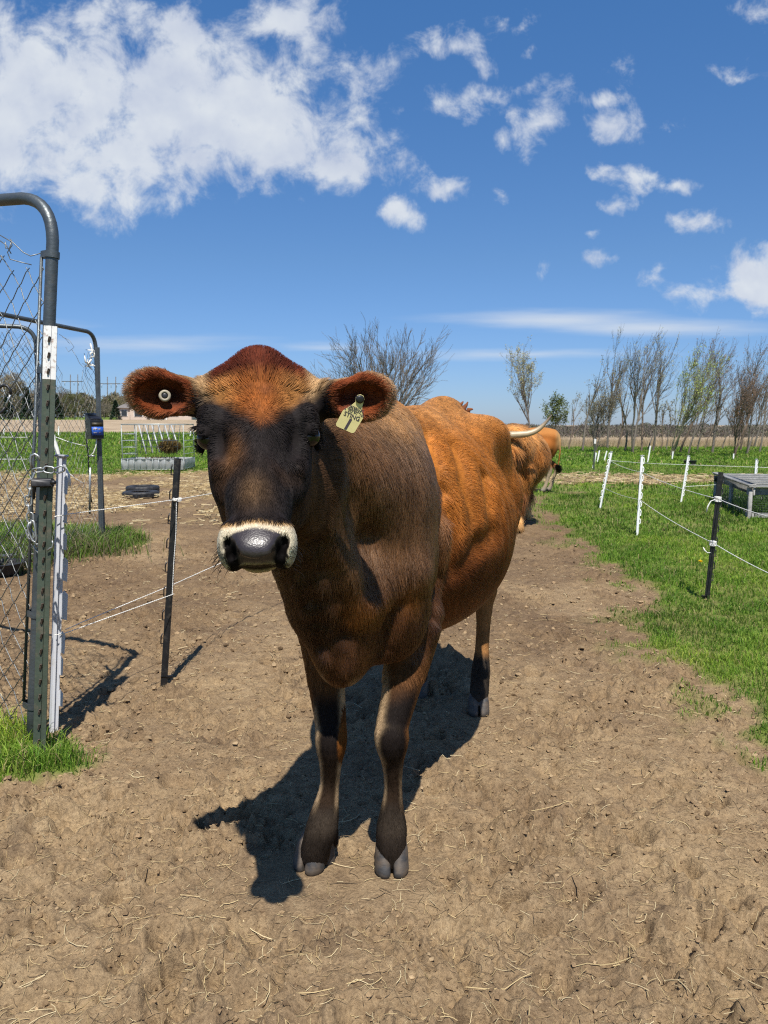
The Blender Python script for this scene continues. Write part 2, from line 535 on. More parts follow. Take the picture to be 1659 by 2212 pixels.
def dirt_relief(x, y):
    z = 0.020 * fbm(x * 1.1, y * 1.1, 3, 40)
    near = sstep(26, 5, y)
    b = np.abs(perlin(x * 7 + 3, y * 7, 51)); b2 = np.abs(perlin(x * 17, y * 17 + 5, 52)); b3 = np.abs(perlin(x * 38 + 9, y * 38, 53))
    rough = 0.30 + 1.0 * sstep(-0.2, 0.45, fbm(x * 2.1 + 5, y * 2.1, 3, 57))
    c1 = np.abs(perlin(x * 13 + 31, y * 13 + 8, 58))
    z = z + near * (rough * (0.065 * (b - 0.22) + 0.085 * (b2 - 0.20) * (0.3 + 1.6 * c1) + 0.040 * (b3 - 0.20)) + 0.010 * np.abs(perlin(x * 66, y * 66, 54)))
    # old hoof prints and trampled holes
    h = perlin(x * 5.3 + 20, y * 5.3, 61)
    h2 = perlin(x * 11.3 + 20, y * 11.3, 63)
    z = z - near * 0.045 * sstep(0.40, 0.62, h) * sstep(-0.1, 0.25, fbm(x * 0.9, y * 0.9, 2, 65) + 0.12) - near * 0.022 * sstep(0.38, 0.55, h2)
    return z


_rp = np.random.default_rng(88)
HOLES = []
for _k in range(210):
    _y = 1.3 * (9.5 / 1.3) ** _rp.random(); _x = _rp.uniform(-0.58, 0.55) * _y
    HOLES.append((_x, _y, _rp.uniform(0.028, 0.052) * (1 + 0.05 * _y), _rp.uniform(0.010, 0.034), _rp.uniform(0, np.pi)))


def hoof_holes(x, y):
    """cloven prints: a pit with a pushed-up rim"""
    z = np.zeros_like(x)
    if x.size > 200000:
        o = np.argsort(y); ys = y[o]
        get = lambda a, b: o[np.searchsorted(ys, a):np.searchsorted(ys, b)]
    else:
        get = lambda a, b: np.nonzero((y > a) & (y < b))[0]
    for hx_, hy_, r, dep, a in HOLES:
        i = get(hy_ - 3 * r, hy_ + 3 * r)
        if not len(i): continue
        dx, dy = x[i] - hx_, y[i] - hy_
        p, q = dx * math.cos(a) + dy * math.sin(a), -dx * math.sin(a) + dy * math.cos(a)
        d = np.sqrt((p / (r * 1.25)) ** 2 + (q / r) ** 2)
        z[i] += -dep * sstep(1.0, 0.55, d) + dep * 0.45 * np.exp(-((d - 1.25) / 0.28) ** 2) + dep * 0.5 * sstep(0.35, 0.1, np.abs(q / r)) * sstep(1.0, 0.6, d)
    return z


FEET = []      # filled with (x, y, radius): level places where something stands


def ground_z(x, y, fine=True):
    x = np.asarray(x, float); y = np.asarray(y, float)
    z = terrain(x, y)
    d = dirt_relief(x, y) + hoof_holes(np.atleast_1d(x), np.atleast_1d(y))
    g, hay, f = masks(x, y)
    z = z + d * (1 - 0.65 * g) * (1 - 0.5 * f) + 0.015 * g * sstep(40, 5, y)
    for (fx, fy, fr) in FEET:
        w = sstep(2.2, 1.0, np.hypot(x - fx, y - fy) / fr)
        z = z * (1 - w)
    return z


# places where hooves and posts stand are trodden level
FEET += [(0.02, 1.82, 0.085), (-0.20, 1.83, 0.10), (0.384, 2.96, 0.08)]

rows = [0.62]
while rows[-1] < 8.5: rows.append(rows[-1] * 1.0042)
while rows[-1] < 45: rows.append(rows[-1] * 1.012)
while rows[-1] < 2600: rows.append(rows[-1] * 1.03)
rows = np.array(rows)
cc = np.concatenate([np.linspace(-1.6, -0.62, 30, endpoint=False), np.linspace(-0.62, 0.62, 440), np.linspace(0.62, 1.6, 31)[1:]])
YY, CC = np.meshgrid(rows, cc, indexing='ij')
XX = CC * (YY + 0.25)
ZZ = ground_z(XX.ravel(), YY.ravel()).reshape(XX.shape)
nr, ncl = XX.shape
gv = np.stack([XX, YY, ZZ], -1).reshape(-1, 3)
ii = np.arange(nr - 1)[:, None] * ncl + np.arange(ncl - 1)[None, :]
gq = np.stack([ii, ii + 1, ii + ncl + 1, ii + ncl], -1).reshape(-1, 4)
# the yard behind and beside the camera
bk = np.array([[-400, -400, 0], [400, -400, 0], [400, rows[0], 0], [-400, rows[0], 0],
               [-1.6 * (rows[0] + .25), rows[0], 0], [-400, 249.75, 0], [1.6 * (rows[0] + .25), rows[0], 0], [400, 249.75, 0]], float)
nb = len(gv)
gv = np.vstack([gv, bk])
gq = np.vstack([gq, [[nb, nb + 1, nb + 2, nb + 3]]])
gt = np.array([[nb + 3, nb + 4, nb + 5], [nb + 6, nb + 2, nb + 7]])
g_, h_, f_ = masks(gv[:, 0], gv[:, 1])
damp_ = sstep(2.7, 4.6, gv[:, 1] + 0.9 * fbm(gv[:, 0] * 0.9, gv[:, 1] * 0.9, 3, 44)) * sstep(-0.5, 0.25, fbm(gv[:, 0] * 0.7, gv[:, 1] * 0.7, 3, 45) + 0.2)
gm = np.stack([g_, h_, f_, damp_], -1)
me = raw_mesh("ground", gv, gq, gt)
set_color(me, gm, "cover")

m, nt, b, out = new_mat("soil_and_turf")
tc = nd(nt, "ShaderNodeTexCoord"); ob = tc.outputs["Object"]
cov = nd(nt, "ShaderNodeAttribute", attribute_name="cover")
sp = nd(nt, "ShaderNodeSeparateColor"); L(nt, cov.outputs["Color"], sp.inputs[0])
nA = nd(nt, "ShaderNodeTexNoise", inp={"Scale": 1.7, "Detail": 5.0, "Roughness": 0.6}); L(nt, ob, nA.inputs["Vector"])
nB = nd(nt, "ShaderNodeTexNoise", inp={"Scale": 16.0, "Detail": 8.0, "Roughness": 0.7}); L(nt, ob, nB.inputs["Vector"])
nC = nd(nt, "ShaderNodeTexNoise", inp={"Scale": 110.0, "Detail": 6.0, "Roughness": 0.7}); L(nt, ob, nC.inputs["Vector"])
c1 = ramp(nt, nA.outputs["Fac"], [(0.3, (0.160, 0.106, 0.062)), (0.5, (0.285, 0.198, 0.108)), (0.72, (0.435, 0.315, 0.172))])
c2 = ramp(nt, nB.outputs["Fac"], [(0.28, (0.094, 0.060, 0.036)), (0.5, (0.257, 0.177, 0.102)), (0.75, (0.445, 0.33, 0.195))])
dirtc = mixc(nt, 0.5, c1.outputs[0], c2.outputs[0])
c3 = ramp(nt, nC.outputs["Fac"], [(0.3, (0.45, 0.42, 0.40)), (0.55, (1.0, 1.0, 1.0)), (0.75, (1.35, 1.3, 1.2))])
dirtc = mixc(nt, 0.8, dirtc, c3.outputs[0], 'MULTIPLY')
# damp dung-dark spots
nD = nd(nt, "ShaderNodeTexNoise", inp={"Scale": 4.2, "Detail": 7.0, "Roughness": 0.72}); L(nt, ob, nD.inputs["Vector"])
dk = nd(nt, "ShaderNodeMapRange", inp={"From Min": 0.57, "From Max": 0.68, "To Max": 0.6}); L(nt, nD.outputs["Fac"], dk.inputs["Value"])
dirtc = mixc(nt, dk.outputs[0], dirtc, (0.060, 0.038, 0.026))
dampm = nd(nt, "ShaderNodeMath", operation='MULTIPLY'); L(nt, cov.outputs["Alpha"], dampm.inputs[0]); dampm.inputs[1].default_value = 0.75
dirtc = mixc(nt, dampm.outputs[0], dirtc, mixc(nt, 1.0, dirtc, (0.60, 0.56, 0.55), 'MULTIPLY'))
# turf seen between blades
nG = nd(nt, "ShaderNodeTexNoise", inp={"Scale": 0.9, "Detail": 8.0, "Roughness": 0.68}); L(nt, ob, nG.inputs["Vector"])
gr = ramp(nt, nG.outputs["Fac"], [(0.3, (0.06, 0.115, 0.014)), (0.5, (0.11, 0.175, 0.024)), (0.7, (0.185, 0.215, 0.052))])
gr2 = ramp(nt, nB.outputs["Fac"], [(0.3, (0.6, 0.6, 0.6)), (0.7, (1.35, 1.3, 1.2))])
grc = mixc(nt, 0.8, gr.outputs[0], gr2.outputs[0], 'MULTIPLY')
colr = mixc(nt, sp.outputs[0], dirtc, grc)
hy = ramp(nt, nB.outputs["Fac"], [(0.3, (0.12, 0.075, 0.034)), (0.5, (0.27, 0.185, 0.082)), (0.7, (0.43, 0.32, 0.15))])
hm = nd(nt, "ShaderNodeMath", operation='MULTIPLY', use_clamp=True); L(nt, sp.outputs[1], hm.inputs[0]); hm.inputs[1].default_value = 0.8
colr = mixc(nt, hm.outputs[0], colr, hy.outputs[0])
nF = nd(nt, "ShaderNodeTexNoise", inp={"Scale": 0.35, "Detail": 9.0, "Roughness": 0.7}); L(nt, ob, nF.inputs["Vector"])
fl = ramp(nt, nF.outputs["Fac"], [(0.3, (0.20, 0.145, 0.09)), (0.55, (0.34, 0.26, 0.17)), (0.75, (0.43, 0.345, 0.235))])
colr = mixc(nt, sp.outputs[2], colr, fl.outputs[0])
L(nt, colr, b.inputs["Base Color"])
b.inputs["Roughness"].default_value = 0.95
b.inputs["Specular IOR Level"].default_value = 0.15
bA = nd(nt, "ShaderNodeBump", inp={"Strength": 0.65, "Distance": 0.014}); L(nt, nC.outputs["Fac"], bA.inputs["Height"])
bB = nd(nt, "ShaderNodeBump", inp={"Strength": 0.45, "Distance": 0.05}); L(nt, nB.outputs["Fac"], bB.inputs["Height"]); L(nt, bA.outputs[0], bB.inputs["Normal"])
L(nt, bB.outputs[0], b.inputs["Normal"])
me.materials.append(m)
ground = bpy.data.objects.new("ground", me); link(ground)
tag(ground, "trampled brown dirt yard running into green pasture and tan fields", "ground", kind="structure")
print("ground", time.time() - T0, len(gq))
# ------------------------------------------------------------------ implicit modelling for animals
class Field:
    def __init__(self, lo, hi, h):
        self.lo = np.asarray(lo, float); self.h = h
        self.n = np.ceil((np.asarray(hi, float) - self.lo) / h).astype(int) + 1
        self.f = np.full(tuple(self.n), 0.15, np.float32)

    def _sl(self, lo, hi):
        a = np.maximum(np.floor((lo - self.lo) / self.h).astype(int), 0)
        b = np.minimum(np.ceil((hi - self.lo) / self.h).astype(int) + 1, self.n)
        if (b <= a).any(): return None
        ax = [(self.lo[k] + np.arange(a[k], b[k]) * self.h).astype(np.float32) for k in range(3)]
        return (slice(a[0], b[0]), slice(a[1], b[1]), slice(a[2], b[2])), ax[0][:, None, None], ax[1][None, :, None], ax[2][None, None, :]

    def _merge(self, s, d, k, op):
        a = self.f[s]
        if op == 'sub':
            d = -d
            h = np.clip(0.5 - 0.5 * (d - a) / k, 0, 1)
            self.f[s] = d * (1 - h) + a * h + k * h * (1 - h)
        else:
            h = np.clip(0.5 + 0.5 * (d - a) / k, 0, 1)
            self.f[s] = d * (1 - h) + a * h - k * h * (1 - h)

    def cone(self, a, b, ra, rb, k=0.03, op='add'):
        a = np.asarray(a, float); b = np.asarray(b, float); m = max(ra, rb) + k + 4 * self.h
        q = self._sl(np.minimum(a, b) - m, np.maximum(a, b) + m)
        if q is None: return
        s, X, Y, Z = q
        ba = b - a; L2 = float(ba @ ba) + 1e-12
        px, py, pz = X - a[0], Y - a[1], Z - a[2]
        t = np.clip((px * ba[0] + py * ba[1] + pz * ba[2]) / L2, 0, 1)
        d = np.sqrt((px - t * ba[0]) ** 2 + (py - t * ba[1]) ** 2 + (pz - t * ba[2]) ** 2) - (ra + (rb - ra) * t)
        self._merge(s, d.astype(np.float32), k, op)

    def chain(self, pts, rs, k=0.03):
        """one limb: tapered segments joined without beads, merged once"""
        pts = np.asarray(pts, float); rs = np.asarray(rs, float)
        n = len(pts); ts = np.linspace(0, 1, (n - 1) * 4 + 1) * (n - 1)
        if n > 2:                                   # smooth the run of the limb
            def cr(a):
                a = np.asarray(a); ext = np.concatenate([[2 * a[0] - a[1]], a, [2 * a[-1] - a[-2]]]); i = np.minimum(ts.astype(int), n - 2); f = (ts - i)
                f = f[:, None] if a.ndim > 1 else f
                p0, p1, p2, p3 = ext[i], ext[i + 1], ext[i + 2], ext[i + 3]
                return 0.5 * (2 * p1 + (p2 - p0) * f + (2 * p0 - 5 * p1 + 4 * p2 - p3) * f ** 2 + (3 * p1 - p0 - 3 * p2 + p3) * f ** 3)
            pts, rs = cr(pts), cr(rs)
        m = rs.max() + k + 4 * self.h
        q = self._sl(pts.min(0) - m, pts.max(0) + m)
        if q is None: return
        s, X, Y, Z = q
        best = None
        for a, b, ra, rb in zip(pts[:-1], pts[1:], rs[:-1], rs[1:]):
            ba = b - a; L2 = float(ba @ ba) + 1e-12
            px, py, pz = X - a[0], Y - a[1], Z - a[2]
            t = np.clip((px * ba[0] + py * ba[1] + pz * ba[2]) / L2, 0, 1)
            d = np.sqrt((px - t * ba[0]) ** 2 + (py - t * ba[1]) ** 2 + (pz - t * ba[2]) ** 2) - (ra + (rb - ra) * t)
            best = d if best is None else np.minimum(best, d)
        self._merge(s, best.astype(np.float32), k, 'add')

    def ell(self, c, r, R=None, k=0.03, op='add'):
        """ellipsoid, R rows = its axes in world"""
        c = np.asarray(c, float); r = np.asarray(r, float)
        R = np.eye(3) if R is None else np.asarray(R, float)
        ext = np.sqrt(((R * r[:, None]) ** 2).sum(0)) + k + 4 * self.h
        q = self._sl(c - ext, c + ext)
        if q is None: return
        s, X, Y, Z = q
        p = [X - c[0], Y - c[1], Z - c[2]]
        q0 = [(p[0] * R[i, 0] + p[1] * R[i, 1] + p[2] * R[i, 2]) for i in range(3)]
        k0 = np.sqrt(sum((q0[i] / r[i]) ** 2 for i in range(3)))
        k1 = np.sqrt(sum((q0[i] / r[i] ** 2) ** 2 for i in range(3)))
        d = k0 * (k0 - 1) / np.maximum(k1, 1e-6)
        self._merge(s, d.astype(np.float32), k, op)

    def surf(self, u, v, y0=1.12, y1=3.4):
        """first point of the surface along a line of sight"""
        for Y in np.arange(y0, y1, self.h * 0.8):
            p = P(u, v, Y); i = np.round((p - self.lo) / self.h).astype(int)
            if (i < 0).any() or (i >= self.n).any(): continue
            if self.f[tuple(i)] < 0: return p
        return None

    def groove(self, uv, r=0.016, out=0.010, k=0.03):
        """shallow fold following a line seen on the surface"""
        pts = [self.surf(u, v) for u, v in uv]; pts = [p for p in pts if p is not None]
        for a, b in zip(pts[:-1], pts[1:]):
            if np.linalg.norm(b - a) > 0.22: continue
            da = unit(np.array([0, 0, CAM_Z]) - a) * out; db = unit(np.array([0, 0, CAM_Z]) - b) * out
            self.cone(a + da, b + db, r, r, k, 'sub')

    def mesh(self, smooth=2):
        f = self.f; n = self.n
        ins = f < 0
        c = ins[:-1, :-1, :-1].astype(np.int8)
        tot = np.zeros(tuple(n - 1), np.int8)
        for dx in (0, 1):
            for dy in (0, 1):
                for dz in (0, 1):
                    tot += ins[dx:n[0] - 1 + dx, dy:n[1] - 1 + dy, dz:n[2] - 1 + dz]
        act = (tot > 0) & (tot < 8)
        I, J, K = np.nonzero(act)
        idx = np.full(tuple(n - 1), -1, np.int32); idx[I, J, K] = np.arange(len(I))
        corner = {}
        for dx in (0, 1):
            for dy in (0, 1):
                for dz in (0, 1): corner[(dx, dy, dz)] = f[I + dx, J + dy, K + dz]
        acc = np.zeros((len(I), 3)); cnt = np.zeros(len(I))
        for a in corner:
            for ax in range(3):
                if a[ax] == 1: continue
                b_ = list(a); b_[ax] = 1; b_ = tuple(b_)
                fa, fb = corner[a], corner[b_]
                cr = (fa < 0) != (fb < 0)
                t = np.where(cr, fa / np.where(cr, fa - fb, 1), 0)
                p = np.tile(np.array(a, float), (len(I), 1)); p[:, ax] += t
                acc += p * cr[:, None]; cnt += cr
        V = self.lo + (np.stack([I, J, K], -1) + acc / cnt[:, None]) * self.h
        Q = []
        for ax in range(3):
            o = [k for k in range(3) if k != ax]
            s0 = [slice(None)] * 3; s1 = [slice(None)] * 3
            s0[ax] = slice(0, -1); s1[ax] = slice(1, None)
            for k in o: s0[k] = slice(1, -1); s1[k] = slice(1, -1)
            A = ins[tuple(s0)]; B_ = ins[tuple(s1)]
            e = np.argwhere(A != B_)
            if not len(e): continue
            fl = A[tuple(e.T)]
            base = e.copy(); base[:, o[0]] += 1; base[:, o[1]] += 1
            def cell(d0, d1):
                q = base.copy(); q[:, o[0]] -= d0; q[:, o[1]] -= d1
                return idx[tuple(q.T)]
            quad = np.stack([cell(1, 1), cell(0, 1), cell(0, 0), cell(1, 0)], -1)
            if ax == 1: quad = quad[:, ::-1]
            quad = np.where(fl[:, None], quad, quad[:, ::-1])
            Q.append(quad)
        Q = np.vstack(Q)
        Q = Q[(Q >= 0).all(1)]
        for _ in range(smooth):
            s = np.zeros_like(V); m = np.zeros(len(V))
            for a, b_ in ((0, 1), (1, 2), (2, 3), (3, 0)):
                for x, y in ((a, b_), (b_, a)):
                    for k in range(3): s[:, k] += np.bincount(Q[:, x], V[Q[:, y], k], len(V))
                    m += np.bincount(Q[:, x], minlength=len(V))
            V = V * 0.4 + 0.6 * s / np.maximum(m, 1)[:, None]
        return V, Q


def vnormals(V, Q):
    fn = np.cross(V[Q[:, 2]] - V[Q[:, 0]], V[Q[:, 3]] - V[Q[:, 1]])
    N = np.zeros_like(V)
    for j in range(4):
        for k in range(3): N[:, k] += np.bincount(Q[:, j], fn[:, k], len(V))
    return N / np.maximum(np.linalg.norm(N, axis=1, keepdims=True), 1e-12)


def sample_surface(V, Q, N, count, density=None, rg=rng):
    e = np.linalg.norm(np.cross(V[Q[:, 2]] - V[Q[:, 0]], V[Q[:, 3]] - V[Q[:, 1]]), axis=1)
    if density is not None: e = e * density[Q].mean(1)
    cdf = np.cumsum(e); cdf /= cdf[-1]
    fi = np.searchsorted(cdf, rg.random(count))
    a, b_ = rg.random(count)[:, None], rg.random(count)[:, None]
    q = Q[np.minimum(fi, len(Q) - 1)]
    w = [(1 - a) * (1 - b_), a * (1 - b_), a * b_, (1 - a) * b_]
    p = sum(w[j] * V[q[:, j]] for j in range(4)); n = sum(w[j] * N[q[:, j]] for j in range(4))
    n /= np.maximum(np.linalg.norm(n, axis=1, keepdims=True), 1e-9)
    return p, n, q, w


def hair_object(name, roots, normals, flow, length, lift, color, mat, parent, width=0.0004, npts=4, droop=0.0, rg=rng, frizz=0.15, sheen=0.25):
    """one Curves object: strands leave the skin, lie along flow"""
    n = len(roots)
    fl = flow - normals * (flow * normals).sum(1, keepdims=True)
    fl /= np.maximum(np.linalg.norm(fl, axis=1, keepdims=True), 1e-6)
    fl = fl + rg.normal(0, frizz, (n, 3))
    fl = fl - normals * (fl * normals).sum(1, keepdims=True)
    fl /= np.maximum(np.linalg.norm(fl, axis=1, keepdims=True), 1e-6)
    length = np.broadcast_to(np.asarray(length, float), (n,)); lift = np.broadcast_to(np.asarray(lift, float), (n,))
    pts = np.zeros((n, npts, 3), np.float32)
    for j in range(npts):
        t = j / (npts - 1)
        pts[:, j] = roots - normals * 0.0008 + fl * (length * t)[:, None] + normals * (length * lift * (t * 1.15 - 0.45 * t * t))[:, None]
        pts[:, j, 2] -= droop * length * t * t
    loc = np.array(parent.location)
    hc = bpy.data.hair_curves.new(name)
    hc.add_curves([npts] * n)
    hc.attributes["position"].data.foreach_set("vector", (pts - loc).astype(np.float32).ravel())
    ra = hc.attributes.new("radius", 'FLOAT', 'POINT')
    prof = np.linspace(1, 0.15, npts) ** 0.8
    w = np.broadcast_to(np.asarray(width, float), (n,))
    ra.data.foreach_set("value", (w[:, None] * prof[None, :]).astype(np.float32).ravel())
    ca = hc.attributes.new("tint", 'FLOAT_COLOR', 'CURVE')
    ca.data.foreach_set("color", np.hstack([color, np.ones((n, 1))]).astype(np.float32).ravel())
    na = hc.attributes.new("skin_normal", 'FLOAT_VECTOR', 'CURVE')
    na.data.foreach_set("vector", normals.astype(np.float32).ravel())
    sa = hc.attributes.new("sheen", 'FLOAT', 'CURVE')
    sa.data.foreach_set("value", np.broadcast_to(np.asarray(sheen, np.float32), (n,)).astype(np.float32).copy())
    hc.materials.append(mat)
    o = bpy.data.objects.new(name, hc)
    return link(o, parent)


def hair_mat(name, rough=0.35, radial=0.4, gloss=0.25):
    """fur: each strand is shaded by the skin it lies on, with a glossy hair lobe on top"""
    m, nt, b, out = new_mat(name)
    at = nd(nt, "ShaderNodeAttribute", attribute_name="tint")
    an = nd(nt, "ShaderNodeAttribute", attribute_name="skin_normal")
    L(nt, at.outputs["Color"], b.inputs["Base Color"]); L(nt, an.outputs["Vector"], b.inputs["Normal"])
    b.inputs["Roughness"].default_value = 0.6; b.inputs["Specular IOR Level"].default_value = 0.04
    h = nd(nt, "ShaderNodeBsdfHairPrincipled", parametrization='COLOR')
    L(nt, at.outputs["Color"], h.inputs["Color"])
    h.inputs["Roughness"].default_value = rough
    h.inputs["Radial Roughness"].default_value = radial
    h.inputs["Random Roughness"].default_value = 0.3
    h.inputs["IOR"].default_value = 1.5
    mx = nd(nt, "ShaderNodeMixShader"); sh = nd(nt, "ShaderNodeAttribute", attribute_name="sheen"); L(nt, sh.outputs["Fac"], mx.inputs[0]); L(nt, b.outputs[0], mx.inputs[1]); L(nt, h.outputs[0], mx.inputs[2])
    L(nt, mx.outputs[0], out.inputs[0])
    return m


def skin_mat(name, rough=0.75, bump=0.3):
    m, nt, b, out = new_mat(name)
    at = nd(nt, "ShaderNodeAttribute", attribute_name="tint")
    tc = nd(nt, "ShaderNodeTexCoord")
    n1 = nd(nt, "ShaderNodeTexNoise", inp={"Scale": 90.0, "Detail": 6.0, "Roughness": 0.7}); L(nt, tc.outputs["Object"], n1.inputs["Vector"])
    r = ramp(nt, n1.outputs["Fac"], [(0.3, (0.6, 0.6, 0.6)), (0.7, (1.3, 1.3, 1.3))])
    L(nt, mixc(nt, 0.6, at.outputs["Color"], r.outputs[0], 'MULTIPLY'), b.inputs["Base Color"])
    gl = nd(nt, "ShaderNodeAttribute", attribute_name="gloss")
    mr = nd(nt, "ShaderNodeMapRange", inp={"To Min": rough, "To Max": 0.36}); L(nt, gl.outputs["Fac"], mr.inputs["Value"])
    L(nt, mr.outputs[0], b.inputs["Roughness"])
    ms = nd(nt, "ShaderNodeMapRange", inp={"To Min": 0.06, "To Max": 0.45}); L(nt, gl.outputs["Fac"], ms.inputs["Value"]); L(nt, ms.outputs[0], b.inputs["Specular IOR Level"])
    n2 = nd(nt, "ShaderNodeTexVoronoi", inp={"Scale": 330.0}); L(nt, tc.outputs["Object"], n2.inputs["Vector"])
    bp = nd(nt, "ShaderNodeBump", inp={"Strength": bump, "Distance": 0.0008}); L(nt, n2.outputs["Distance"], bp.inputs["Height"])
    L(nt, bp.outputs[0], b.inputs["Normal"])
    return m


def unit(v):
    v = np.asarray(v, float); return v / np.linalg.norm(v)
# ------------------------------------------------------------------ the brown cow in front
F0 = np.array([-0.07, 1.88]); AX = unit([0.27, 0.963]); LT = np.array([AX[1], -AX[0]])


def Bd(s, l, z):
    q = F0 + s * AX + l * LT
    return np.array([q[0], q[1], z])


RB = np.array([[AX[0], AX[1], 0], [LT[0], LT[1], 0], [0, 0, 1.0]])
poll = P(556, 762, 1.50); muz = P(551, 1165, 1.21)
hA = unit(muz - poll)
hM = np.array([1.0, 0.04, -0.05]); hM = unit(hM - hA * hM.dot(hA))
hN = np.cross(hM, hA)
if hN[1] > 0: hN = -hN
HLEN = np.linalg.norm(muz - poll)


def Hd(a, m_, n):
    return poll + hA * a + hM * m_ + hN * n


RH = np.stack([hA, hM, hN])

fld = Field((-0.56, 1.10, -0.02), (0.66, 3.52, 1.37), 0.0055)
# trunk
fld.ell(Bd(0.16, 0.0, 0.86), (0.30, 0.162, 0.31), RB, 0.05)
fld.ell(Bd(0.60, 0.0, 0.84), (0.52, 0.285, 0.335), RB, 0.08)
fld.ell(Bd(0.66, 0.0, 0.765), (0.44, 0.305, 0.27), RB, 0.08)
fld.ell(Bd(1.10, 0.0, 0.97), (0.36, 0.215, 0.21), RB, 0.08)
fld.ell(Bd(1.20, 0.0, 0.86), (0.22, 0.20, 0.25), RB, 0.08)
for sg in (-1, 1):
    # shoulder blade, point of shoulder, hook and pin bones, ribs' spring
    fld.cone(Bd(0.15, sg * 0.070, 1.12), Bd(0.00, sg * 0.115, 0.80), 0.050, 0.072, 0.06)
    fld.ell(Bd(0.07, sg * 0.095, 0.84), (0.13, 0.072, 0.24), RB, 0.05)
    fld.ell(Bd(1.00, sg * 0.120, 1.06), (0.26, 0.115, 0.112), RB, 0.08)
    fld.cone(Bd(0.99, sg * 0.175, 1.105), Bd(1.06, sg * 0.188, 1.105), 0.036, 0.036, 0.06)
    fld.cone(Bd(1.03, sg * 0.18, 1.09), Bd(1.36, sg * 0.10, 1.07), 0.045, 0.045, 0.09)
    fld.ell(Bd(1.18, sg * 0.155, 0.86), (0.19, 0.10, 0.26), RB, 0.07)
# spine
fld.chain([Bd(0.02, 0, 1.10), Bd(0.16, 0, 1.165), Bd(0.45, 0, 1.135), Bd(0.80, 0, 1.165), Bd(1.05, 0, 1.205), Bd(1.32, 0, 1.20), Bd(1.42, 0, 1.15)], [0.05, 0.045, 0.04, 0.04, 0.04, 0.035, 0.04], 0.10)
# ribs just showing through the coat
for s in np.linspace(0.46, 0.86, 6):
    ang = np.linspace(0.25, 2.0, 8)
    cen = Bd(s, 0, 0.82)
    pts = [Bd(s + 0.05 * a, 0.302 * math.sin(a), 0.83 + 0.30 * math.cos(a)) for a in ang]
    fld.chain(pts, [0.004] * len(pts), 0.030)
# flank hollow behind the ribs
fld.ell(Bd(0.93, 0.30, 1.02), (0.10, 0.05, 0.09), RB, 0.08, 'sub')
# crease between shoulder and barrel
for z in np.linspace(0.62, 1.06, 9):
    fld.ell(Bd(0.225 + 0.02 * math.sin(z * 9), 0.205 - 0.6 * (z - 0.80) ** 2, z), (0.014, 0.018, 0.045), RB, 0.03, 'sub')
# brisket and chest
fld.ell(P(740, 1398, 1.80), (0.066, 0.11, 0.088), None, 0.05)
fld.ell(P(745, 1290, 1.88), (0.125, 0.15, 0.15), None, 0.07)
fld.ell(P(712, 1345, 1.79), (0.046, 0.06, 0.07), None, 0.035)
fld.ell(P(842, 1330, 1.88), (0.085, 0.08, 0.11), None, 0.06)
# neck
nk0 = Hd(0.13, 0.015, -0.19)
fld.cone(nk0, Bd(0.02, -0.005, 1.00), 0.095, 0.175, 0.07)
fld.cone(Hd(0.05, 0.0, -0.16), Bd(0.10, 0, 1.10), 0.075, 0.085, 0.08)
fld.cone(P(628, 1100, 1.58), P(722, 1270, 1.76), 0.070, 0.112, 0.07)
fld.cone(P(622, 1190, 1.62), P(692, 1330, 1.77), 0.030, 0.048, 0.04)
# front legs (image right = cow's left)
def leg(uvYr, k=0.025):
    fld.chain([P(u, v, Y) for u, v, Y, r in uvYr], [r for u, v, Y, r in uvYr], k)
leg([(880, 1330, 2.02, 0.095), (882, 1400, 1.98, 0.066), (868, 1480, 1.92, 0.049), (849, 1560, 1.875, 0.041), (846, 1598, 1.858, 0.0425), (848, 1645, 1.872, 0.028), (849, 1700, 1.885, 0.0225), (847, 1752, 1.885, 0.030), (846, 1788, 1.885, 0.0385), (845, 1822, 1.88, 0.0385), (845, 1846, 1.885, 0.040)])
leg([(703, 1340, 1.93, 0.075), (703, 1420, 1.92, 0.054), (707, 1490, 1.90, 0.045), (714, 1560, 1.875, 0.039), (715, 1602, 1.860, 0.0395), (714, 1650, 1.87, 0.028), (712, 1695, 1.885, 0.0245), (704, 1745, 1.885, 0.033), (696, 1785, 1.88, 0.040), (685, 1822, 1.88, 0.038), (680, 1843, 1.89, 0.039)])
fld.cone(P(720, 1790, 1.915), P(726, 1822, 1.92), 0.013, 0.008, 0.015)
# hind legs
for sg in (-1, 1):
    x0 = 0.138 * sg
    s0 = 1.185 if sg > 0 else 1.30
    fld.chain([Bd(1.20, sg * 0.15, 0.86), Bd(1.10, sg * 0.16, 0.66), Bd(1.20 + s0 - 1.185, sg * 0.145, 0.56), Bd(s0 + 0.115, x0, 0.475)], [0.14, 0.095, 0.065, 0.042], 0.05)
    fld.chain([Bd(s0 + 0.115, x0, 0.475), Bd(s0 + 0.085, x0, 0.34), Bd(s0 + 0.055, x0, 0.24), Bd(s0 + 0.03, x0, 0.165), Bd(s0 + 0.005, x0, 0.10), Bd(s0 - 0.01, x0, 0.065)], [0.042, 0.0285, 0.0275, 0.036, 0.037, 0.036], 0.03)
# tail
fld.chain([Bd(1.38, 0, 1.17), Bd(1.47, 0, 1.10), Bd(1.50, 0, 0.90), Bd(1.49, 0.0, 0.62)], [0.035, 0.024, 0.018, 0.014], 0.03)
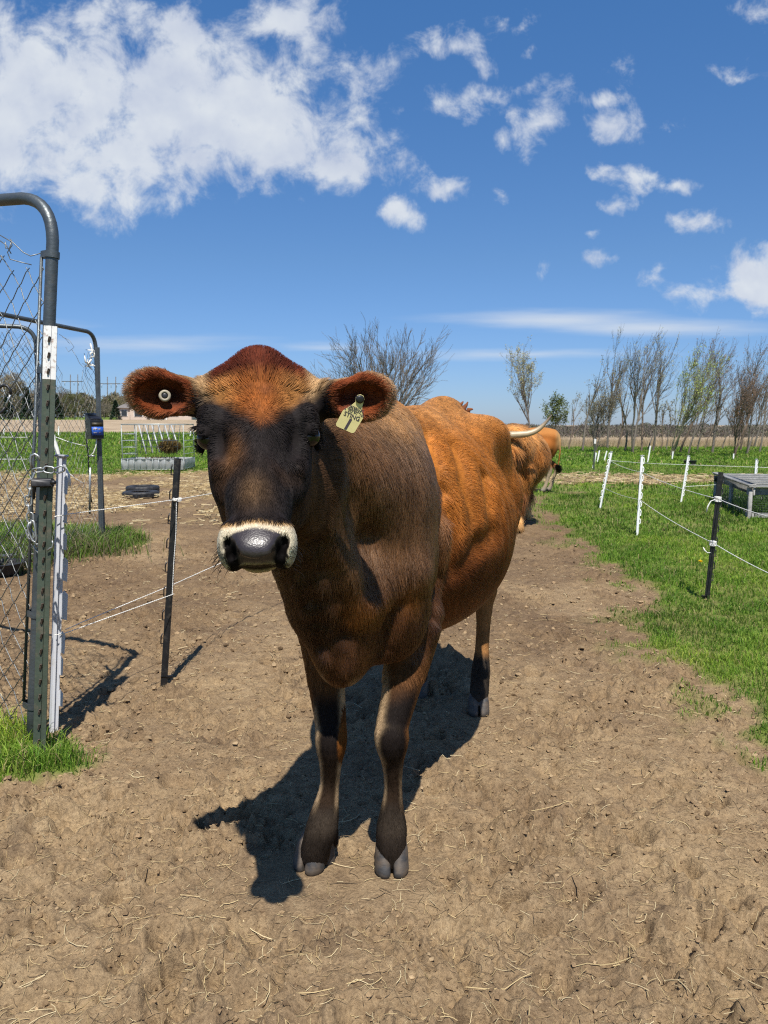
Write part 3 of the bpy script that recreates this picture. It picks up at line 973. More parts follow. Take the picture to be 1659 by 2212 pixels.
# ------------------------------- head
fld.ell(Hd(0.10, 0, -0.10), (0.105, 0.078, 0.08), RH, 0.035)
fld.ell(Hd(0.016, 0.0, -0.050), (0.060, 0.056, 0.050), RH, 0.04)
fld.ell(Hd(0.145, 0, -0.066), (0.100, 0.088, 0.056), RH, 0.030)
fld.ell(Hd(0.075, 0, -0.078), (0.062, 0.082, 0.052), RH, 0.030)
fld.ell(Hd(0.16, 0, -0.13), (0.12, 0.078, 0.085), RH, 0.04)
for sg in (-1, 1):
    fld.ell(Hd(0.126, sg * 0.084, -0.056), (0.036, 0.027, 0.036), RH, 0.018)       # brow
    fld.ell(Hd(0.215, sg * 0.064, -0.086), (0.070, 0.024, 0.040), RH, 0.03)        # cheek bone
    fld.ell(Hd(0.236, sg * 0.064, -0.058), (0.023, 0.020, 0.021), RH, 0.010)       # crest
    fld.ell(Hd(0.20, sg * 0.052, -0.165), (0.10, 0.030, 0.075), RH, 0.04)          # jaw muscle
    fld.ell(Hd(0.088, sg * 0.078, -0.036), (0.018, 0.011, 0.011), RH, 0.02, 'sub')  # temple hollow
    fld.ell(Hd(0.203, sg * 0.067, -0.026), (0.034, 0.017, 0.026), RH, 0.016, 'sub')  # hollow beside the nose bone
    fld.ell(Hd(0.160, sg * 0.109, -0.070), (0.021, 0.017, 0.024), RH, 0.006, 'sub')  # socket
    for k_ in range(8):                                                             # upper lid
        t0 = k_ / 8 * 3.6 - 0.4; t1 = (k_ + 1) / 8 * 3.6 - 0.4
        q0 = Hd(0.160 - 0.023 * math.sin(t0), sg * (0.103 - 0.006 * math.cos(t0)), -0.068 + 0.026 * math.cos(t0)); q1 = Hd(0.160 - 0.023 * math.sin(t1), sg * (0.103 - 0.006 * math.cos(t1)), -0.068 + 0.026 * math.cos(t1))
        fld.cone(q0, q1, 0.0080, 0.0080, 0.006)
fld.cone(Hd(0.14, 0, -0.058), Hd(0.37, 0, -0.050), 0.050, 0.041, 0.020)             # nose bone
fld.ell(Hd(0.30, 0, -0.078), (0.10, 0.056, 0.05), RH, 0.03)
fld.cone(Hd(0.15, 0, -0.18), Hd(0.365, 0, -0.115), 0.058, 0.034, 0.04)              # lower jaw
fld.ell(Hd(0.400, 0, -0.048), (0.045, 0.056, 0.046), RH, 0.016)                     # muzzle
for sg in (-1, 1):
    fld.ell(Hd(0.407, sg * 0.041, -0.056), (0.040, 0.025, 0.046), RH, 0.014)        # upper lip sides
fld.ell(Hd(0.404, 0, -0.096), (0.026, 0.040, 0.030), RH, 0.008)                     # chin
fld.ell(Hd(0.428, 0, -0.014), (0.031, 0.043, 0.014), RH, 0.008)                     # nose pad
for sg in (-1, 1):
    fld.ell(Hd(0.422, sg * 0.047, -0.012), (0.010, 0.007, 0.026), RH, 0.004, 'sub')
    fld.ell(Hd(0.436, sg * 0.041, -0.014), (0.013, 0.010, 0.034), RH, 0.004, 'sub')
    fld.ell(Hd(0.448, sg * 0.034, -0.022), (0.009, 0.009, 0.026), RH, 0.004, 'sub')
# ears
for sg in (-1, 1):
    fld.ell(Hd(0.075, sg * 0.078, -0.098), (0.050, 0.036, 0.045), RH, 0.03)
    fld.ell(Hd(0.032, sg * 0.062, -0.072), (0.045, 0.040, 0.040), RH, 0.035)
def ear(base, tip, low, Y0, Y1):
    b_ = P(base[0], base[1], Y0); t_ = P(tip[0], tip[1], Y1)
    ax = unit(t_ - b_); nrm = unit(np.array([0, -1, 0.10]) - ax * (np.array([0, -1, 0.10]).dot(ax))); up = np.cross(nrm, ax)
    if up[2] < 0: up = -up
    ln = np.linalg.norm(t_ - b_)
    R = np.stack([ax, up, nrm])
    c = b_ + ax * ln * 0.53
    fld.ell(c + ax * 0.014, (ln * 0.405, 0.046, 0.023), R, 0.012)
    fld.ell(c - ax * 0.038 + up * 0.002, (ln * 0.32, 0.030, 0.028), R, 0.014)
    fld.cone(b_ - ax * 0.05 + nrm * -0.02, b_ + ax * 0.03, 0.036, 0.026, 0.03)
    return c, ax, up, nrm, ln, R
earL = ear((440, 862), (277, 842), None, 1.505, 1.43)
earR = ear((694, 866), (846, 852), None, 1.515, 1.46)
for (c, ax, up, nrm, ln, R) in (earL, earR):
    fld.ell(c + nrm * 0.025 - up * 0.007 + ax * 0.008, (ln * 0.355, 0.029, 0.034), R, 0.006, 'sub')
# folds of skin and muscle edges seen from the front
fld.groove([(744, 1330), (742, 1380), (734, 1425), (722, 1468)], 0.014, 0.008, 0.025)
fld.groove([(690, 1300), (690, 1350), (694, 1400)], 0.012, 0.007, 0.025)
fld.groove([(838, 1402), (842, 1370), (852, 1335), (868, 1310)], 0.016, 0.009, 0.03)
fld.groove([(652, 1190), (664, 1240), (676, 1300)], 0.014, 0.009, 0.03)
fld.groove([(700, 1180), (716, 1240), (736, 1300)], 0.016, 0.010, 0.035)
fld.groove([(772, 1000), (782, 1080), (800, 1170), (812, 1260)], 0.020, 0.017, 0.045)
fld.groove([(925, 940), (945, 1000), (955, 1060), (955, 1150), (950, 1250), (942, 1330)], 0.014, 0.009, 0.028)
fld.groove([(985, 960), (1010, 1040), (1030, 1120)], 0.016, 0.020, 0.04)
fld.groove([(1030, 950), (1052, 1030), (1066, 1110)], 0.016, 0.020, 0.04)
fld.groove([(1000, 1230), (1040, 1180), (1075, 1150)], 0.018, 0.024, 0.045)
cV, cQ = fld.mesh(2)
del fld
cN = vnormals(cV, cQ)
print("cow mesh", len(cV), len(cQ), time.time() - T0)


def ear_coords(p, e):
    c, ax, up, nrm, ln, R = e
    q = (p - c) @ R.T
    return q[:, 0] / (ln * 0.49), q[:, 1] / 0.046, q[:, 2]


def cow_color(p, n, jit=True):
    """coat colour (linear) at a skin point, with some shade mixed in"""
    d = p[:, :2] - F0
    s = d @ AX; l = d @ LT; z = p[:, 2]
    h = p - poll; ha, hm, hn = h @ hA, h @ hM, h @ hN
    n1 = noise3(p, 9.0, 1); n2 = noise3(p, 27.0, 2); n3 = noise3(p, 3.0, 3)
    C = lambda r, g, b_: np.array([r, g, b_])[None, :]
    orange = C(.40, .140, .025); tan = C(.50, .245, .080); dark = C(.060, .028, .014); grey = C(.140, .068, .030); red = C(.16, .040, .012); blk = C(.014, .010, .0085)
    col = np.repeat(orange, len(p), 0)
    mix = lambda a, b_, t: a + (b_ - a) * np.clip(t, 0, 1)[:, None]
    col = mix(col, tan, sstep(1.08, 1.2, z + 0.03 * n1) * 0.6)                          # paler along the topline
    col = mix(col, C(.30, .100, .022), sstep(1.02, 0.80, z + 0.04 * n1) * 0.75)  # barrel darkens downward, here and next: reddish coat plus shading put into the colour
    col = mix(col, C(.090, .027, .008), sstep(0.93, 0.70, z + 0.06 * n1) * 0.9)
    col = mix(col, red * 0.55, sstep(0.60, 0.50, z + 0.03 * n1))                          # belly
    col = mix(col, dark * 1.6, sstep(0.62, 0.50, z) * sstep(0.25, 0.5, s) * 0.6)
    # fore quarter: grey-brown
    fq = sstep(0.275, 0.165, s + 0.02 * n1 + 0.03 * sstep(0.8, 0.5, z) + 0.6 * np.maximum(z - 1.02, 0))
    col = mix(col, grey, fq)
    col = mix(col, tan * 0.8, fq * sstep(1.08, 1.18, z) * sstep(-0.3, 0.05, s) * 0.8)
    low = sstep(0.86, 0.70, z + 0.06 * n3) * fq
    col = mix(col, C(.070, .028, .011), low * 0.95)
    col = mix(col, orange * 0.42, low * sstep(0.10, 0.45, n1 + 0.1) * 0.7)
    throat_shade = sstep(0.06, -0.07, l + 0.25 * s + 0.02 * n1) * fq  # dark neck coat, deepened to stand in for the head's cast shadow
    col = mix(col, C(.040, .019, .010), throat_shade * sstep(0.58, 0.68, z) * sstep(1.12, 1.02, z) * 0.85)
    # legs
    lg = sstep(0.60, 0.50, z) * (np.abs(l) > 0.03)
    front = sstep(0.35, 0.25, s)
    inner = sstep(0.03, 0.0, np.abs(l) - 0.095 + 0.3 * np.maximum(z - 0.4, 0))
    lcol = mix(np.repeat(C(.185, .078, .026), len(p), 0), blk, sstep(-0.30, -0.72, n[:, 1] + 0.12 * n1) * sstep(0.56, 0.44, z + 0.04 * n1))
    lcol = mix(lcol, C(.040, .024, .014), sstep(0.36, 0.28, z) * sstep(0.15, 0.2, z) * 0.8 * sstep(0.1, -0.5, n[:, 1]))
    lcol = mix(lcol, C(.46, .32, .18), np.clip(inner * sstep(-0.85, -0.45, n[:, 1]) * sstep(0.10, 0.16, z), 0, 1) * 0.9)
    lcol = mix(lcol, C(.042, .031, .022), sstep(0.20, 0.15, z + 0.02 * n2))
    lcol = mix(lcol, blk, sstep(0.12, 0.09, z) * 0.5)
    hind = mix(np.repeat(C(.32, .155, .055), len(p), 0), C(.045, .036, .028), sstep(0.24, 0.20, z + 0.02 * n1))
    lcol = mix(hind, lcol, front)
    col = mix(col, lcol, lg)
    # head
    hd = sstep(-0.21, -0.15, hn + 0.25 * sstep(0.10, 0.42, ha)) * (ha > -0.08) * (ha < 0.52)
    whorl = 0.172 - 0.95 * np.abs(hm - 0.006)
    fc = np.repeat(C(.016, .0125, .012), len(p), 0)
    fc = mix(fc, C(.060, .030, .015), sstep(0.05, 0.30, n1) * 0.6 * sstep(0.20, 0.26, ha))
    fc = mix(fc, C(.15, .066, .024), np.exp(-((ha - 0.225) / 0.035) ** 2 - ((hm + 0.038) / 0.016) ** 2) * 0.75)
    fc = mix(fc, C(.11, .062, .030), np.exp(-((ha - 0.32) / 0.035) ** 2 - ((hm + 0.005) / 0.024) ** 2) * 0.75)
    fc = mix(fc, C(.035, .019, .012), sstep(0.07, 0.10, np.abs(hm)) * sstep(0.2, 0.24, ha) * 0.8)
    oj = sstep(0.022, -0.022, ha - whorl + 0.012 * n2 + 0.006 * n1)
    oc = mix(np.repeat(C(.235, .072, .016), len(p), 0), C(.34, .150, .045), sstep(0.015, 0.065, np.abs(hm)) * sstep(0.03, 0.06, ha))
    oc = mix(oc, C(.085, .018, .008), sstep(0.070, 0.035, ha + 0.008 * n2))
    oc = mix(oc, C(.14, .045, .015), np.exp(-((ha - 0.095) / 0.014) ** 2 - ((hm - 0.015) / 0.012) ** 2) * 0.9)
    oc = mix(oc, C(.40, .26, .13), sstep(0.074, 0.095, np.abs(hm)) * 0.8)
    # dark brow spots
    oc = mix(oc, C(.02, .016, .014), np.exp(-((ha - 0.10) / 0.016) ** 2 - ((np.abs(hm) - 0.082) / 0.012) ** 2) * 0.9)
    fc = mix(fc, oc, oj)
    # pale ring round the muzzle, dark nose
    hv = ha - 0.6 * np.minimum(hn + 0.01, 0)
    ring = sstep(0.386, 0.397, hv + 0.004 * n2 + 0.003 * n1) * sstep(-0.145, -0.125, hn)
    cream = mix(np.repeat(C(.66, .56, .40), len(p), 0), C(.52, .30, .12), sstep(0.405, 0.392, hv))
    padw = 0.0535 - 0.60 * np.maximum(ha - 0.425, 0)
    nose = sstep(0.004, -0.003, np.abs(hm) - padw) * sstep(0.409, 0.416, ha + 0.004 * np.cos(hm * 50) + 0.0015 * n2) * sstep(-0.060, -0.045, hn)
    cream = mix(cream, C(.045, .035, .03), sstep(0.438, 0.455, ha + 0.006 * n2) * sstep(0.046, 0.028, np.abs(hm)))
    cream = mix(cream, C(.16, .135, .10), sstep(0.05, 0.3, noise3(p, 150, 8)) * sstep(0.415, 0.44, ha) * 0.85)
    cream = mix(cream, C(.035, .024, .018), sstep(-0.052, -0.064, hn) * sstep(-0.108, -0.092, hn) * sstep(0.052, 0.038, np.abs(hm)))
    cream = mix(cream, C(.30, .23, .14), sstep(-0.10, -0.112, hn) * 0.6)
    fc = mix(fc, cream, ring)
    fc = mix(fc, C(.040, .031, .032), nose)
    under = sstep(-0.10, -0.13, hn)
    fc = mix(fc, C(.11, .055, .026), under * (1 - ring) * 0.7)
    col = mix(col, fc, hd)
    # ears
    for e in (earL, earR):
        a, u_, nn = ear_coords(p, e)
        inn = (np.abs(a) < 1.35) & (np.abs(u_) < 1.3) & (np.abs(nn) < 0.045) & (a > -0.74)
        fr = (n @ e[3]) > -0.15
        rr = np.sqrt(np.clip(a, -1, 2) ** 2 + u_ ** 2)
        back = np.repeat(C(.24, .12, .05), len(p), 0)
        inside = mix(np.repeat(C(.17, .042, .014), len(p), 0), C(.05, .014, .008), sstep(0.6, 0.1, np.sqrt((a + 0.2) ** 2 + (u_ * 1.2) ** 2)))
        rim = mix(inside, C(.36, .23, .12), sstep(0.80, 1.0, rr))
        rim = mix(rim, C(.26, .09, .035), sstep(-0.55, -0.75, u_) * sstep(1.0, 0.85, rr) * 0.7)
        ec = np.where(fr[:, None], rim, back)
        ec = mix(ec, C(.26, .10, .035), sstep(-0.6, -0.9, a))
        col = np.where(inn[:, None], ec, col)
    if jit:
        col = col * (1 + 0.30 * n1 + 0.28 * n2)[:, None]
    nst = np.zeros(len(p))
    for sg in (-1, 1):
        for (a0, m0, ra, rm) in ((.422, .047, .010, .007), (.436, .041, .013, .010), (.448, .034, .009, .009)):
            nst = np.maximum(nst, sstep(1.15, 0.85, np.sqrt(((ha - a0) / ra) ** 2 + ((hm - sg * m0) / rm) ** 2)))
    nst = nst * sstep(-0.001, -0.006, hn) * hd
    col = mix(col, C(.004, .003, .003), nst)
    gloss = np.clip(nose * hd * (1 - nst), 0, 1)
    return np.clip(col, 0.003, 0.8), gloss, dict(s=s, l=l, z=z, ha=ha, hm=hm, hn=hn, hd=hd, ring=ring, nose=nose, fq=fq)


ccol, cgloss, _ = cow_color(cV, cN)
cow = empty("cow", (F0[0] + 0.5 * AX[0], F0[1] + 0.5 * AX[1], 0.0))
tag(cow, "large brown cow with black face and yellow ear tag standing in front", "cow", "cattle in the yard")
cloc = np.array(cow.location)
me = raw_mesh("body", cV - cloc, cQ, np.zeros((0, 3), int))
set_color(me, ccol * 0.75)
ga = me.attributes.new("gloss", 'FLOAT', 'POINT'); ga.data.foreach_set("value", cgloss.astype(np.float32))
me.materials.append(skin_mat("cow_skin"))
body = bpy.data.objects.new("body", me); link(body, cow)

# coat --------------------------------------------------------------
M_HAIR = hair_mat("coat_hair", 0.28, 0.45)


def cow_flow(p, n, q):
    s, l, z, ha, hm, hn, hd = (q[k] for k in ('s', 'l', 'z', 'ha', 'hm', 'hn', 'hd'))
    f = np.zeros_like(p)
    f[:, :2] = AX * 0.8; f[:, 2] = -0.55
    w = q['fq'][:, None]
    dn = np.zeros_like(p); dn[:, 2] = -1; dn[:, :2] = AX * 0.12
    f = f * (1 - w) + dn * w
    f = np.where((z < 0.5)[:, None], np.array([0, 0, -1.0]), f)
    # hair on the face parts at the whorl
    wy = ha - 0.165; wx = hm - 0.008
    up = sstep(0.02, -0.02, wy)
    ff = hA[None, :] * (wy / 0.03)[:, None] + hM[None, :] * (wx / 0.03)[:, None]
    ff = ff + hM[None, :] * (np.sign(wx) * up * 1.2 * sstep(0.0, 0.05, np.abs(wx)))[:, None]
    f = f * (1 - hd[:, None]) + ff * hd[:, None]
    for e in (earL, earR):
        a, u_, nn = ear_coords(p, e)
        inn = (np.abs(a) < 1.35) & (np.abs(u_) < 1.35) & (np.abs(nn) < 0.06) & (a > -0.95)
        g = e[1][None, :] * 0.8 + e[2][None, :] * u_[:, None] * 0.8 + 0.2 * e[3][None, :]
        f = np.where(inn[:, None], g, f)
    f = f + 0.35 * np.stack([noise3(p, 6, 11), noise3(p, 6, 12), noise3(p, 6, 13)], -1)
    return f


vis = 0.25 + 0.75 * ((cN * (np.array([0, 0, 1.15]) - cV)).sum(1) > -0.1)
dens = vis * np.where(cV[:, 1] < 1.62, 2.6, 1.0) * (1 - cgloss)
NH = 260000
hp, hn_, _, _ = sample_surface(cV, cQ, cN, NH, dens)
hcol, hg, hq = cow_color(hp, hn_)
keep = (hg < 0.3) & ~((hq['nose'] > 0.3) & (hq['hd'] > 0.5))
hp, hn_, hcol = hp[keep], hn_[keep], hcol[keep]; hq = {k: v[keep] for k, v in hq.items()}
lenh = 0.017 + 0.006 * rng.random(len(hp))
lenh = np.where((hq['fq'] > 0.5) & (hq['z'] > 0.7), 0.022 + 0.008 * rng.random(len(hp)), lenh)
lenh = np.where(hq['hd'] > 0.5, 0.010 + 0.004 * rng.random(len(hp)), lenh)
topk = (hq['ha'] < 0.075) & (hq['hd'] > 0.4)
lenh = np.where(topk, 0.019, lenh)
lenh = np.where(hq['ring'] * hq['hd'] > 0.4, 0.006, lenh)
lenh = np.where(hq['z'] < 0.5, 0.010, lenh)
lift = np.where(topk, 0.60, 0.28)
ear_m = np.zeros(len(hp), bool)
for e in (earL, earR):
    a, u_, nn = ear_coords(hp, e)
    ear_m |= (np.abs(a) < 1.35) & (np.abs(u_) < 1.35) & (np.abs(nn) < 0.06) & (a > -0.95)
lenh = np.where(ear_m, 0.013 + 0.007 * rng.random(len(hp)), lenh); lift = np.where(ear_m, 0.25, lift)
fl_ = cow_flow(hp, hn_, hq)
# a light streaky clumping: strands of one lock share a tone
tone = 1 + 0.7 * noise3(hp * np.array([1, 1, 0.16]), 95, 31) + 0.3 * noise3(hp * np.array([1, 1, 0.3]), 38, 33) + rng.normal(0, 0.22, len(hp))
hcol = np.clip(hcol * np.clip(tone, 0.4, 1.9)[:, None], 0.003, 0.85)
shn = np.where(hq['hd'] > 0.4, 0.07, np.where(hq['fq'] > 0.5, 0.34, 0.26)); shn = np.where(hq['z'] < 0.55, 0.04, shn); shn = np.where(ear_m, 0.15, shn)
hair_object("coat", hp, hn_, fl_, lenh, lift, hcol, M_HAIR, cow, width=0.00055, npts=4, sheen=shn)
# longer, paler guard hairs hanging in streaks down neck and shoulder
gd = vis * ((cV[:, 2] > 0.78) & (cV[:, 1] > 1.58) & (cV[:, 1] < 2.25))
gp, gn, _, _ = sample_surface(cV, cQ, cN, 8000, gd)
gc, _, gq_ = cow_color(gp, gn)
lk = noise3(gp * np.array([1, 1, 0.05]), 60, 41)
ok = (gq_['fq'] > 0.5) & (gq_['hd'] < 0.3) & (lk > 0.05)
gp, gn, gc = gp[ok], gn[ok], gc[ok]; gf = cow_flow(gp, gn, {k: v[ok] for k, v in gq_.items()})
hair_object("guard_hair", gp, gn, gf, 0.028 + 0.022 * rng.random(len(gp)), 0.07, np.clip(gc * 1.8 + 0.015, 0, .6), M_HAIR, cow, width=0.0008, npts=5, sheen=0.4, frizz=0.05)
print("cow hair", len(hp), time.time() - T0)
# eyes, hooves, tags of the brown cow ------------------------------------
m_eye, nt, b, out = new_mat("eye_wet")
b.inputs["Base Color"].default_value = (0.006, 0.004, 0.004, 1); b.inputs["Roughness"].default_value = 0.05; b.inputs["Specular IOR Level"].default_value = 0.4


def uvsphere(c, r, nu=20, nv=14):
    th = np.linspace(0, np.pi, nv + 1)[1:-1]; ph = np.linspace(0, 2 * np.pi, nu, endpoint=False)
    r = np.broadcast_to(np.asarray(r, float), (3,))
    V = np.stack([np.sin(th)[:, None] * np.cos(ph), np.sin(th)[:, None] * np.sin(ph), np.cos(th)[:, None] * np.ones(nu)], -1).reshape(-1, 3)
    V = np.vstack([V, [0, 0, 1], [0, 0, -1]])
    k = len(th); i = np.arange(k - 1)[:, None] * nu; j = np.arange(nu)[None]; j2 = (j + 1) % nu
    Q = np.stack([i + j, i + nu + j, i + nu + j2, i + j2], -1).reshape(-1, 4)
    a = np.arange(nu); a2 = (a + 1) % nu
    T = np.vstack([np.stack([np.full(nu, k * nu), a, a2], -1), np.stack([np.full(nu, k * nu + 1), (k - 1) * nu + a2, (k - 1) * nu + a], -1)])
    return V * r + np.asarray(c), Q, T


for sg in (-1, 1):
    mb = MB(); mb.add(*uvsphere(Hd(0.161, sg * 0.0935, -0.063), 0.0205)); mb.build("eye", m_eye, cow)
# eyelashes and whiskers
lp, ld, ll = [], [], []
for sg in (-1, 1):
    for k_ in range(46):
        t0 = rng.uniform(0.2, 2.9)
        lp.append(Hd(0.158 - 0.026 * math.sin(t0), sg * 0.113, -0.068 + 0.026 * math.cos(t0)))
        ld.append(hM * sg * 1.0 + hA * rng.uniform(0.1, 0.7) + hN * rng.uniform(-0.1, 0.5)); ll.append(rng.uniform(0.018, 0.032))
for k_ in range(60):
    sg = 1 if k_ % 2 else -1
    a_ = rng.uniform(0.40, 0.445)
    lp.append(Hd(a_, sg * rng.uniform(0.045, 0.066), rng.uniform(-0.085, -0.03))); ld.append(hM * sg * 0.8 + hA * rng.uniform(0.0, 0.8) + hN * 0.3); ll.append(rng.uniform(0.02, 0.04))
lp, ld = np.array(lp), np.array(ld); ld /= np.linalg.norm(ld, axis=1, keepdims=True)
lcol_ = np.tile([0.03, 0.022, 0.018], (len(lp), 1))
hair_object("eyelash", lp, ld, np.tile(hA * 0.5, (len(lp), 1)), np.array(ll) * 0.4, 2.2, lcol_, M_HAIR, cow, width=0.0005, npts=5, sheen=0.1)

# hooves
m_hoof, nt, b, out = new_mat("hoof_horn")
tc = nd(nt, "ShaderNodeTexCoord"); mp = nd(nt, "ShaderNodeMapping", inp={"Scale": (25.0, 25.0, 160.0)}); L(nt, tc.outputs["Object"], mp.inputs[0])
n1 = nd(nt, "ShaderNodeTexNoise", inp={"Scale": 1.0, "Detail": 6.0, "Roughness": 0.65}); L(nt, mp.outputs[0], n1.inputs["Vector"])
n2 = nd(nt, "ShaderNodeTexNoise", inp={"Scale": 30.0, "Detail": 4.0}); L(nt, tc.outputs["Object"], n2.inputs["Vector"])
r1 = ramp(nt, n1.outputs["Fac"], [(0.3, (.018, .017, .017)), (0.6, (.042, .039, .036)), (0.8, (.09, .072, .052))])
r2 = ramp(nt, n2.outputs["Fac"], [(0.40, (.030, .029, .029)), (0.60, (.15, .105, .064))])
L(nt, mixc(nt, 0.45, r1.outputs[0], r2.outputs[0]), b.inputs["Base Color"])
b.inputs["Roughness"].default_value = 0.62
bp = nd(nt, "ShaderNodeBump", inp={"Strength": 0.25, "Distance": 0.003}); L(nt, n1.outputs["Fac"], bp.inputs["Height"]); L(nt, bp.outputs[0], b.inputs["Normal"])


def hoof(c, fdir, parent, mat, scale=1.0, h=0.0032):
    f = unit([fdir[0], fdir[1], 0]); r = np.array([-f[1], f[0], 0.0]); c = np.array([c[0], c[1], 0.0])
    fl = Field(c - [0.11, 0.11, 0.012], c + [0.11, 0.11, 0.11], h)
    for sg in (-1, 1):
        q = lambda a, l_, z: c + (f * a + r * (l_ * sg)) * scale + np.array([0, 0, z * scale])
        fl.cone(q(-0.006, 0.0185, 0.064), q(0.020, 0.0205, 0.014), 0.0205, 0.0225, 0.012)
        fl.cone(q(0.012, 0.0190, 0.050), q(0.034, 0.0165, 0.010), 0.0185, 0.0165, 0.012)
        fl.cone(q(-0.028, 0.0200, 0.050), q(-0.028, 0.0210, 0.008), 0.0195, 0.0215, 0.012)
        fl.cone(q(-0.055, 0.020, 0.088), q(-0.068, 0.021, 0.070), 0.010, 0.006, 0.006)
    for a in np.linspace(0.028, 0.062, 5):       # split between the claws
        fl.ell(c + f * a * scale + np.array([0, 0, 0.016 * scale]), (0.010, 0.0030, 0.026), np.stack([f, r, [0, 0, 1]]), 0.004, 'sub')
    V, Q = fl.mesh(1)
    mb = MB(); mb.add(V, Q); return mb.build("hoof", mat, parent)


hoof((G(846, 1900)[0], G(846, 1900)[1] + 0.050), (0.03, -1), cow, m_hoof, 1.06)
hoof((G(648, 1893)[0] + 0.030, G(648, 1893)[1] + 0.052), (-0.5, -0.87), cow, m_hoof, 1.06)
hoof(Bd(1.165, 0.138, 0)[:2], (-0.05, -1), cow, m_hoof, 0.98)
hoof(Bd(1.285, -0.138, 0)[:2], (-0.2, -1), cow, m_hoof, 0.98)

# ear tag (yellow) -------------------------------------------------------
m_tag = mat_simple("tag_yellow", (0.66, 0.56, 0.25), 0.45, var=0.06, scale=40, dirt=(0.55, 0.48, 0.25), dirt_amt=0.35)
m_blackp = mat_simple("black_plastic", (0.014, 0.014, 0.015), 0.4, var=0.3, scale=20)
m_ink = mat_simple("tag_ink", (0.06, 0.045, 0.06), 0.7, var=0.2)
m_white_tag = mat_simple("tag_white", (0.29, 0.25, 0.18), 0.5, var=0.15, scale=60, dirt=(0.25, 0.2, 0.14), dirt_amt=0.6)


def tpx(x, y): return (1060 + x / 6.9125) * 0.6636, (1200 + y / 6.9125) * 0.6636


TY = 1.452
o_ = P(*tpx(545, 1120), TY)
tX = unit(P(*tpx(795, 1230), TY) - o_); nT = unit(-o_ + np.array([0, 0, CAM_Z]) + np.array([0.25, 0, -0.25])); tX = unit(tX - nT * tX.dot(nT)); tYv = np.cross(nT, tX)
if tYv[2] < 0: tYv = -tYv
PXM = np.linalg.norm(P(*tpx(645, 1120), TY) - o_) / 100


def t2(x, y):
    p = P(*tpx(x, y), TY) - o_
    return (p.dot(tX), p.dot(tYv))


outl = [(665, 745), (560, 830), (395, 922), (370, 950), (228, 1235), (232, 1272), (262, 1300), (600, 1462), (640, 1460), (672, 1435), (855, 1125), (858, 1095), (832, 985), (826, 870), (850, 770), (872, 690), (850, 610), (785, 572), (715, 590), (672, 650)]
ot = [t2(x, y) for x, y in outl]
tagb = MB(); tagb.prism(ot[::-1], 0.0016, o_ - nT * 0.0016, tX, tYv, nT)
tag_o = tagb.build("ear_tag", m_tag, cow, smooth=False)
tag_o["label"] = "yellow ear tag lettered STING 1"
cst = t2(765, 682)
mb = MB(); cc_ = o_ + tX * cst[0] + tYv * cst[1]
mb.tube([cc_ - nT * 0.012, cc_ + nT * 0.003, cc_ + nT * 0.0045], [0.0074, 0.0078, 0.005], 20)
mb.build("stud", m_blackp, tag_o)


def text_on(s, x, y, size, parent, mat, font_scale=1.0, rot=0.0, name="lettering", O=None, X=None, Yv=None, N=None, bold=0.0, sx=1.0):
    cu = bpy.data.curves.new(name, 'FONT'); cu.body = s; cu.size = size; cu.align_x = 'CENTER'; cu.align_y = 'CENTER'; cu.extrude = 0.0002; cu.offset = bold
    tmp = bpy.data.objects.new("tmp_text", cu); COL.objects.link(tmp)
    dg = bpy.context.evaluated_depsgraph_get(); me = bpy.data.meshes.new_from_object(tmp.evaluated_get(dg))
    bpy.data.objects.remove(tmp)
    co = np.zeros(len(me.vertices) * 3); me.vertices.foreach_get("co", co); co = co.reshape(-1, 3); co[:, 0] *= sx
    c_, s_ = math.cos(rot), math.sin(rot)
    a = co[:, 0] * c_ - co[:, 1] * s_ + x; b_ = co[:, 0] * s_ + co[:, 1] * c_ + y
    W = O + a[:, None] * X + b_[:, None] * Yv + (co[:, 2] + 0.0004)[:, None] * N
    loc = np.array(parent.location); pp = parent.parent
    if pp is not None: loc = loc + np.array(pp.location)
    me.vertices.foreach_set("co", (W - loc).astype(np.float32).ravel()); me.update()
    me.name = name; me.materials.clear(); me.materials.append(mat)
    o = bpy.data.objects.new(name, me); return link(o, parent)


kw = dict(O=o_, X=tX, Yv=tYv, N=nT)
text_on("STING", *t2(592, 1075), 0.0116, tag_o, m_ink, bold=0.0001, **kw)
text_on("1", *t2(500, 1262), 0.030, tag_o, m_ink, rot=-0.12, bold=0.0009, **kw)
text_on("JerseyTag", *t2(705, 890), 0.0075, tag_o, m_ink, **kw)
text_on("USREG52", *t2(640, 925), 0.0068, tag_o, m_ink, **kw)
text_on("A  203 9/1  150", *t2(640, 985), 0.0065, tag_o, m_ink, rot=0.0, **kw)

# round white button tag in the other ear
bc = P(356, 855, 1.455); bn = unit(np.array([0.25, -1, 0.15])); bx = unit(np.cross(bn, [0, 0, 1])); by = np.cross(bx, bn)
mb = MB()
ph = np.linspace(0, 2 * np.pi, 28, endpoint=False)
prof = [(r_ * 0.76, z_) for r_, z_ in [(0.0145, -0.004), (0.0150, 0.0), (0.0135, 0.003), (0.0085, 0.0035), (0.0075, 0.0015), (0.0072, -0.004)]]
V = np.concatenate([bc + r_ * (np.cos(ph)[:, None] * bx + np.sin(ph)[:, None] * by) + z_ * bn for r_, z_ in prof])
i = np.arange(len(prof) - 1)[:, None] * 28; j = np.arange(28)[None]; j2 = (j + 1) % 28
mb.add(V, np.stack([i + j, i + j2, i + 28 + j2, i + 28 + j], -1).reshape(-1, 4)[:, ::-1])
btn = mb.build("button_tag", m_white_tag, cow); btn["label"] = "round white button tag with dark centre"
mb = MB(); mb.tube([bc - bn * 0.02, bc + bn * 0.002, bc + bn * 0.003], [0.0056, 0.0056, 0.0032], 20); mb.build("stud", m_blackp, btn)
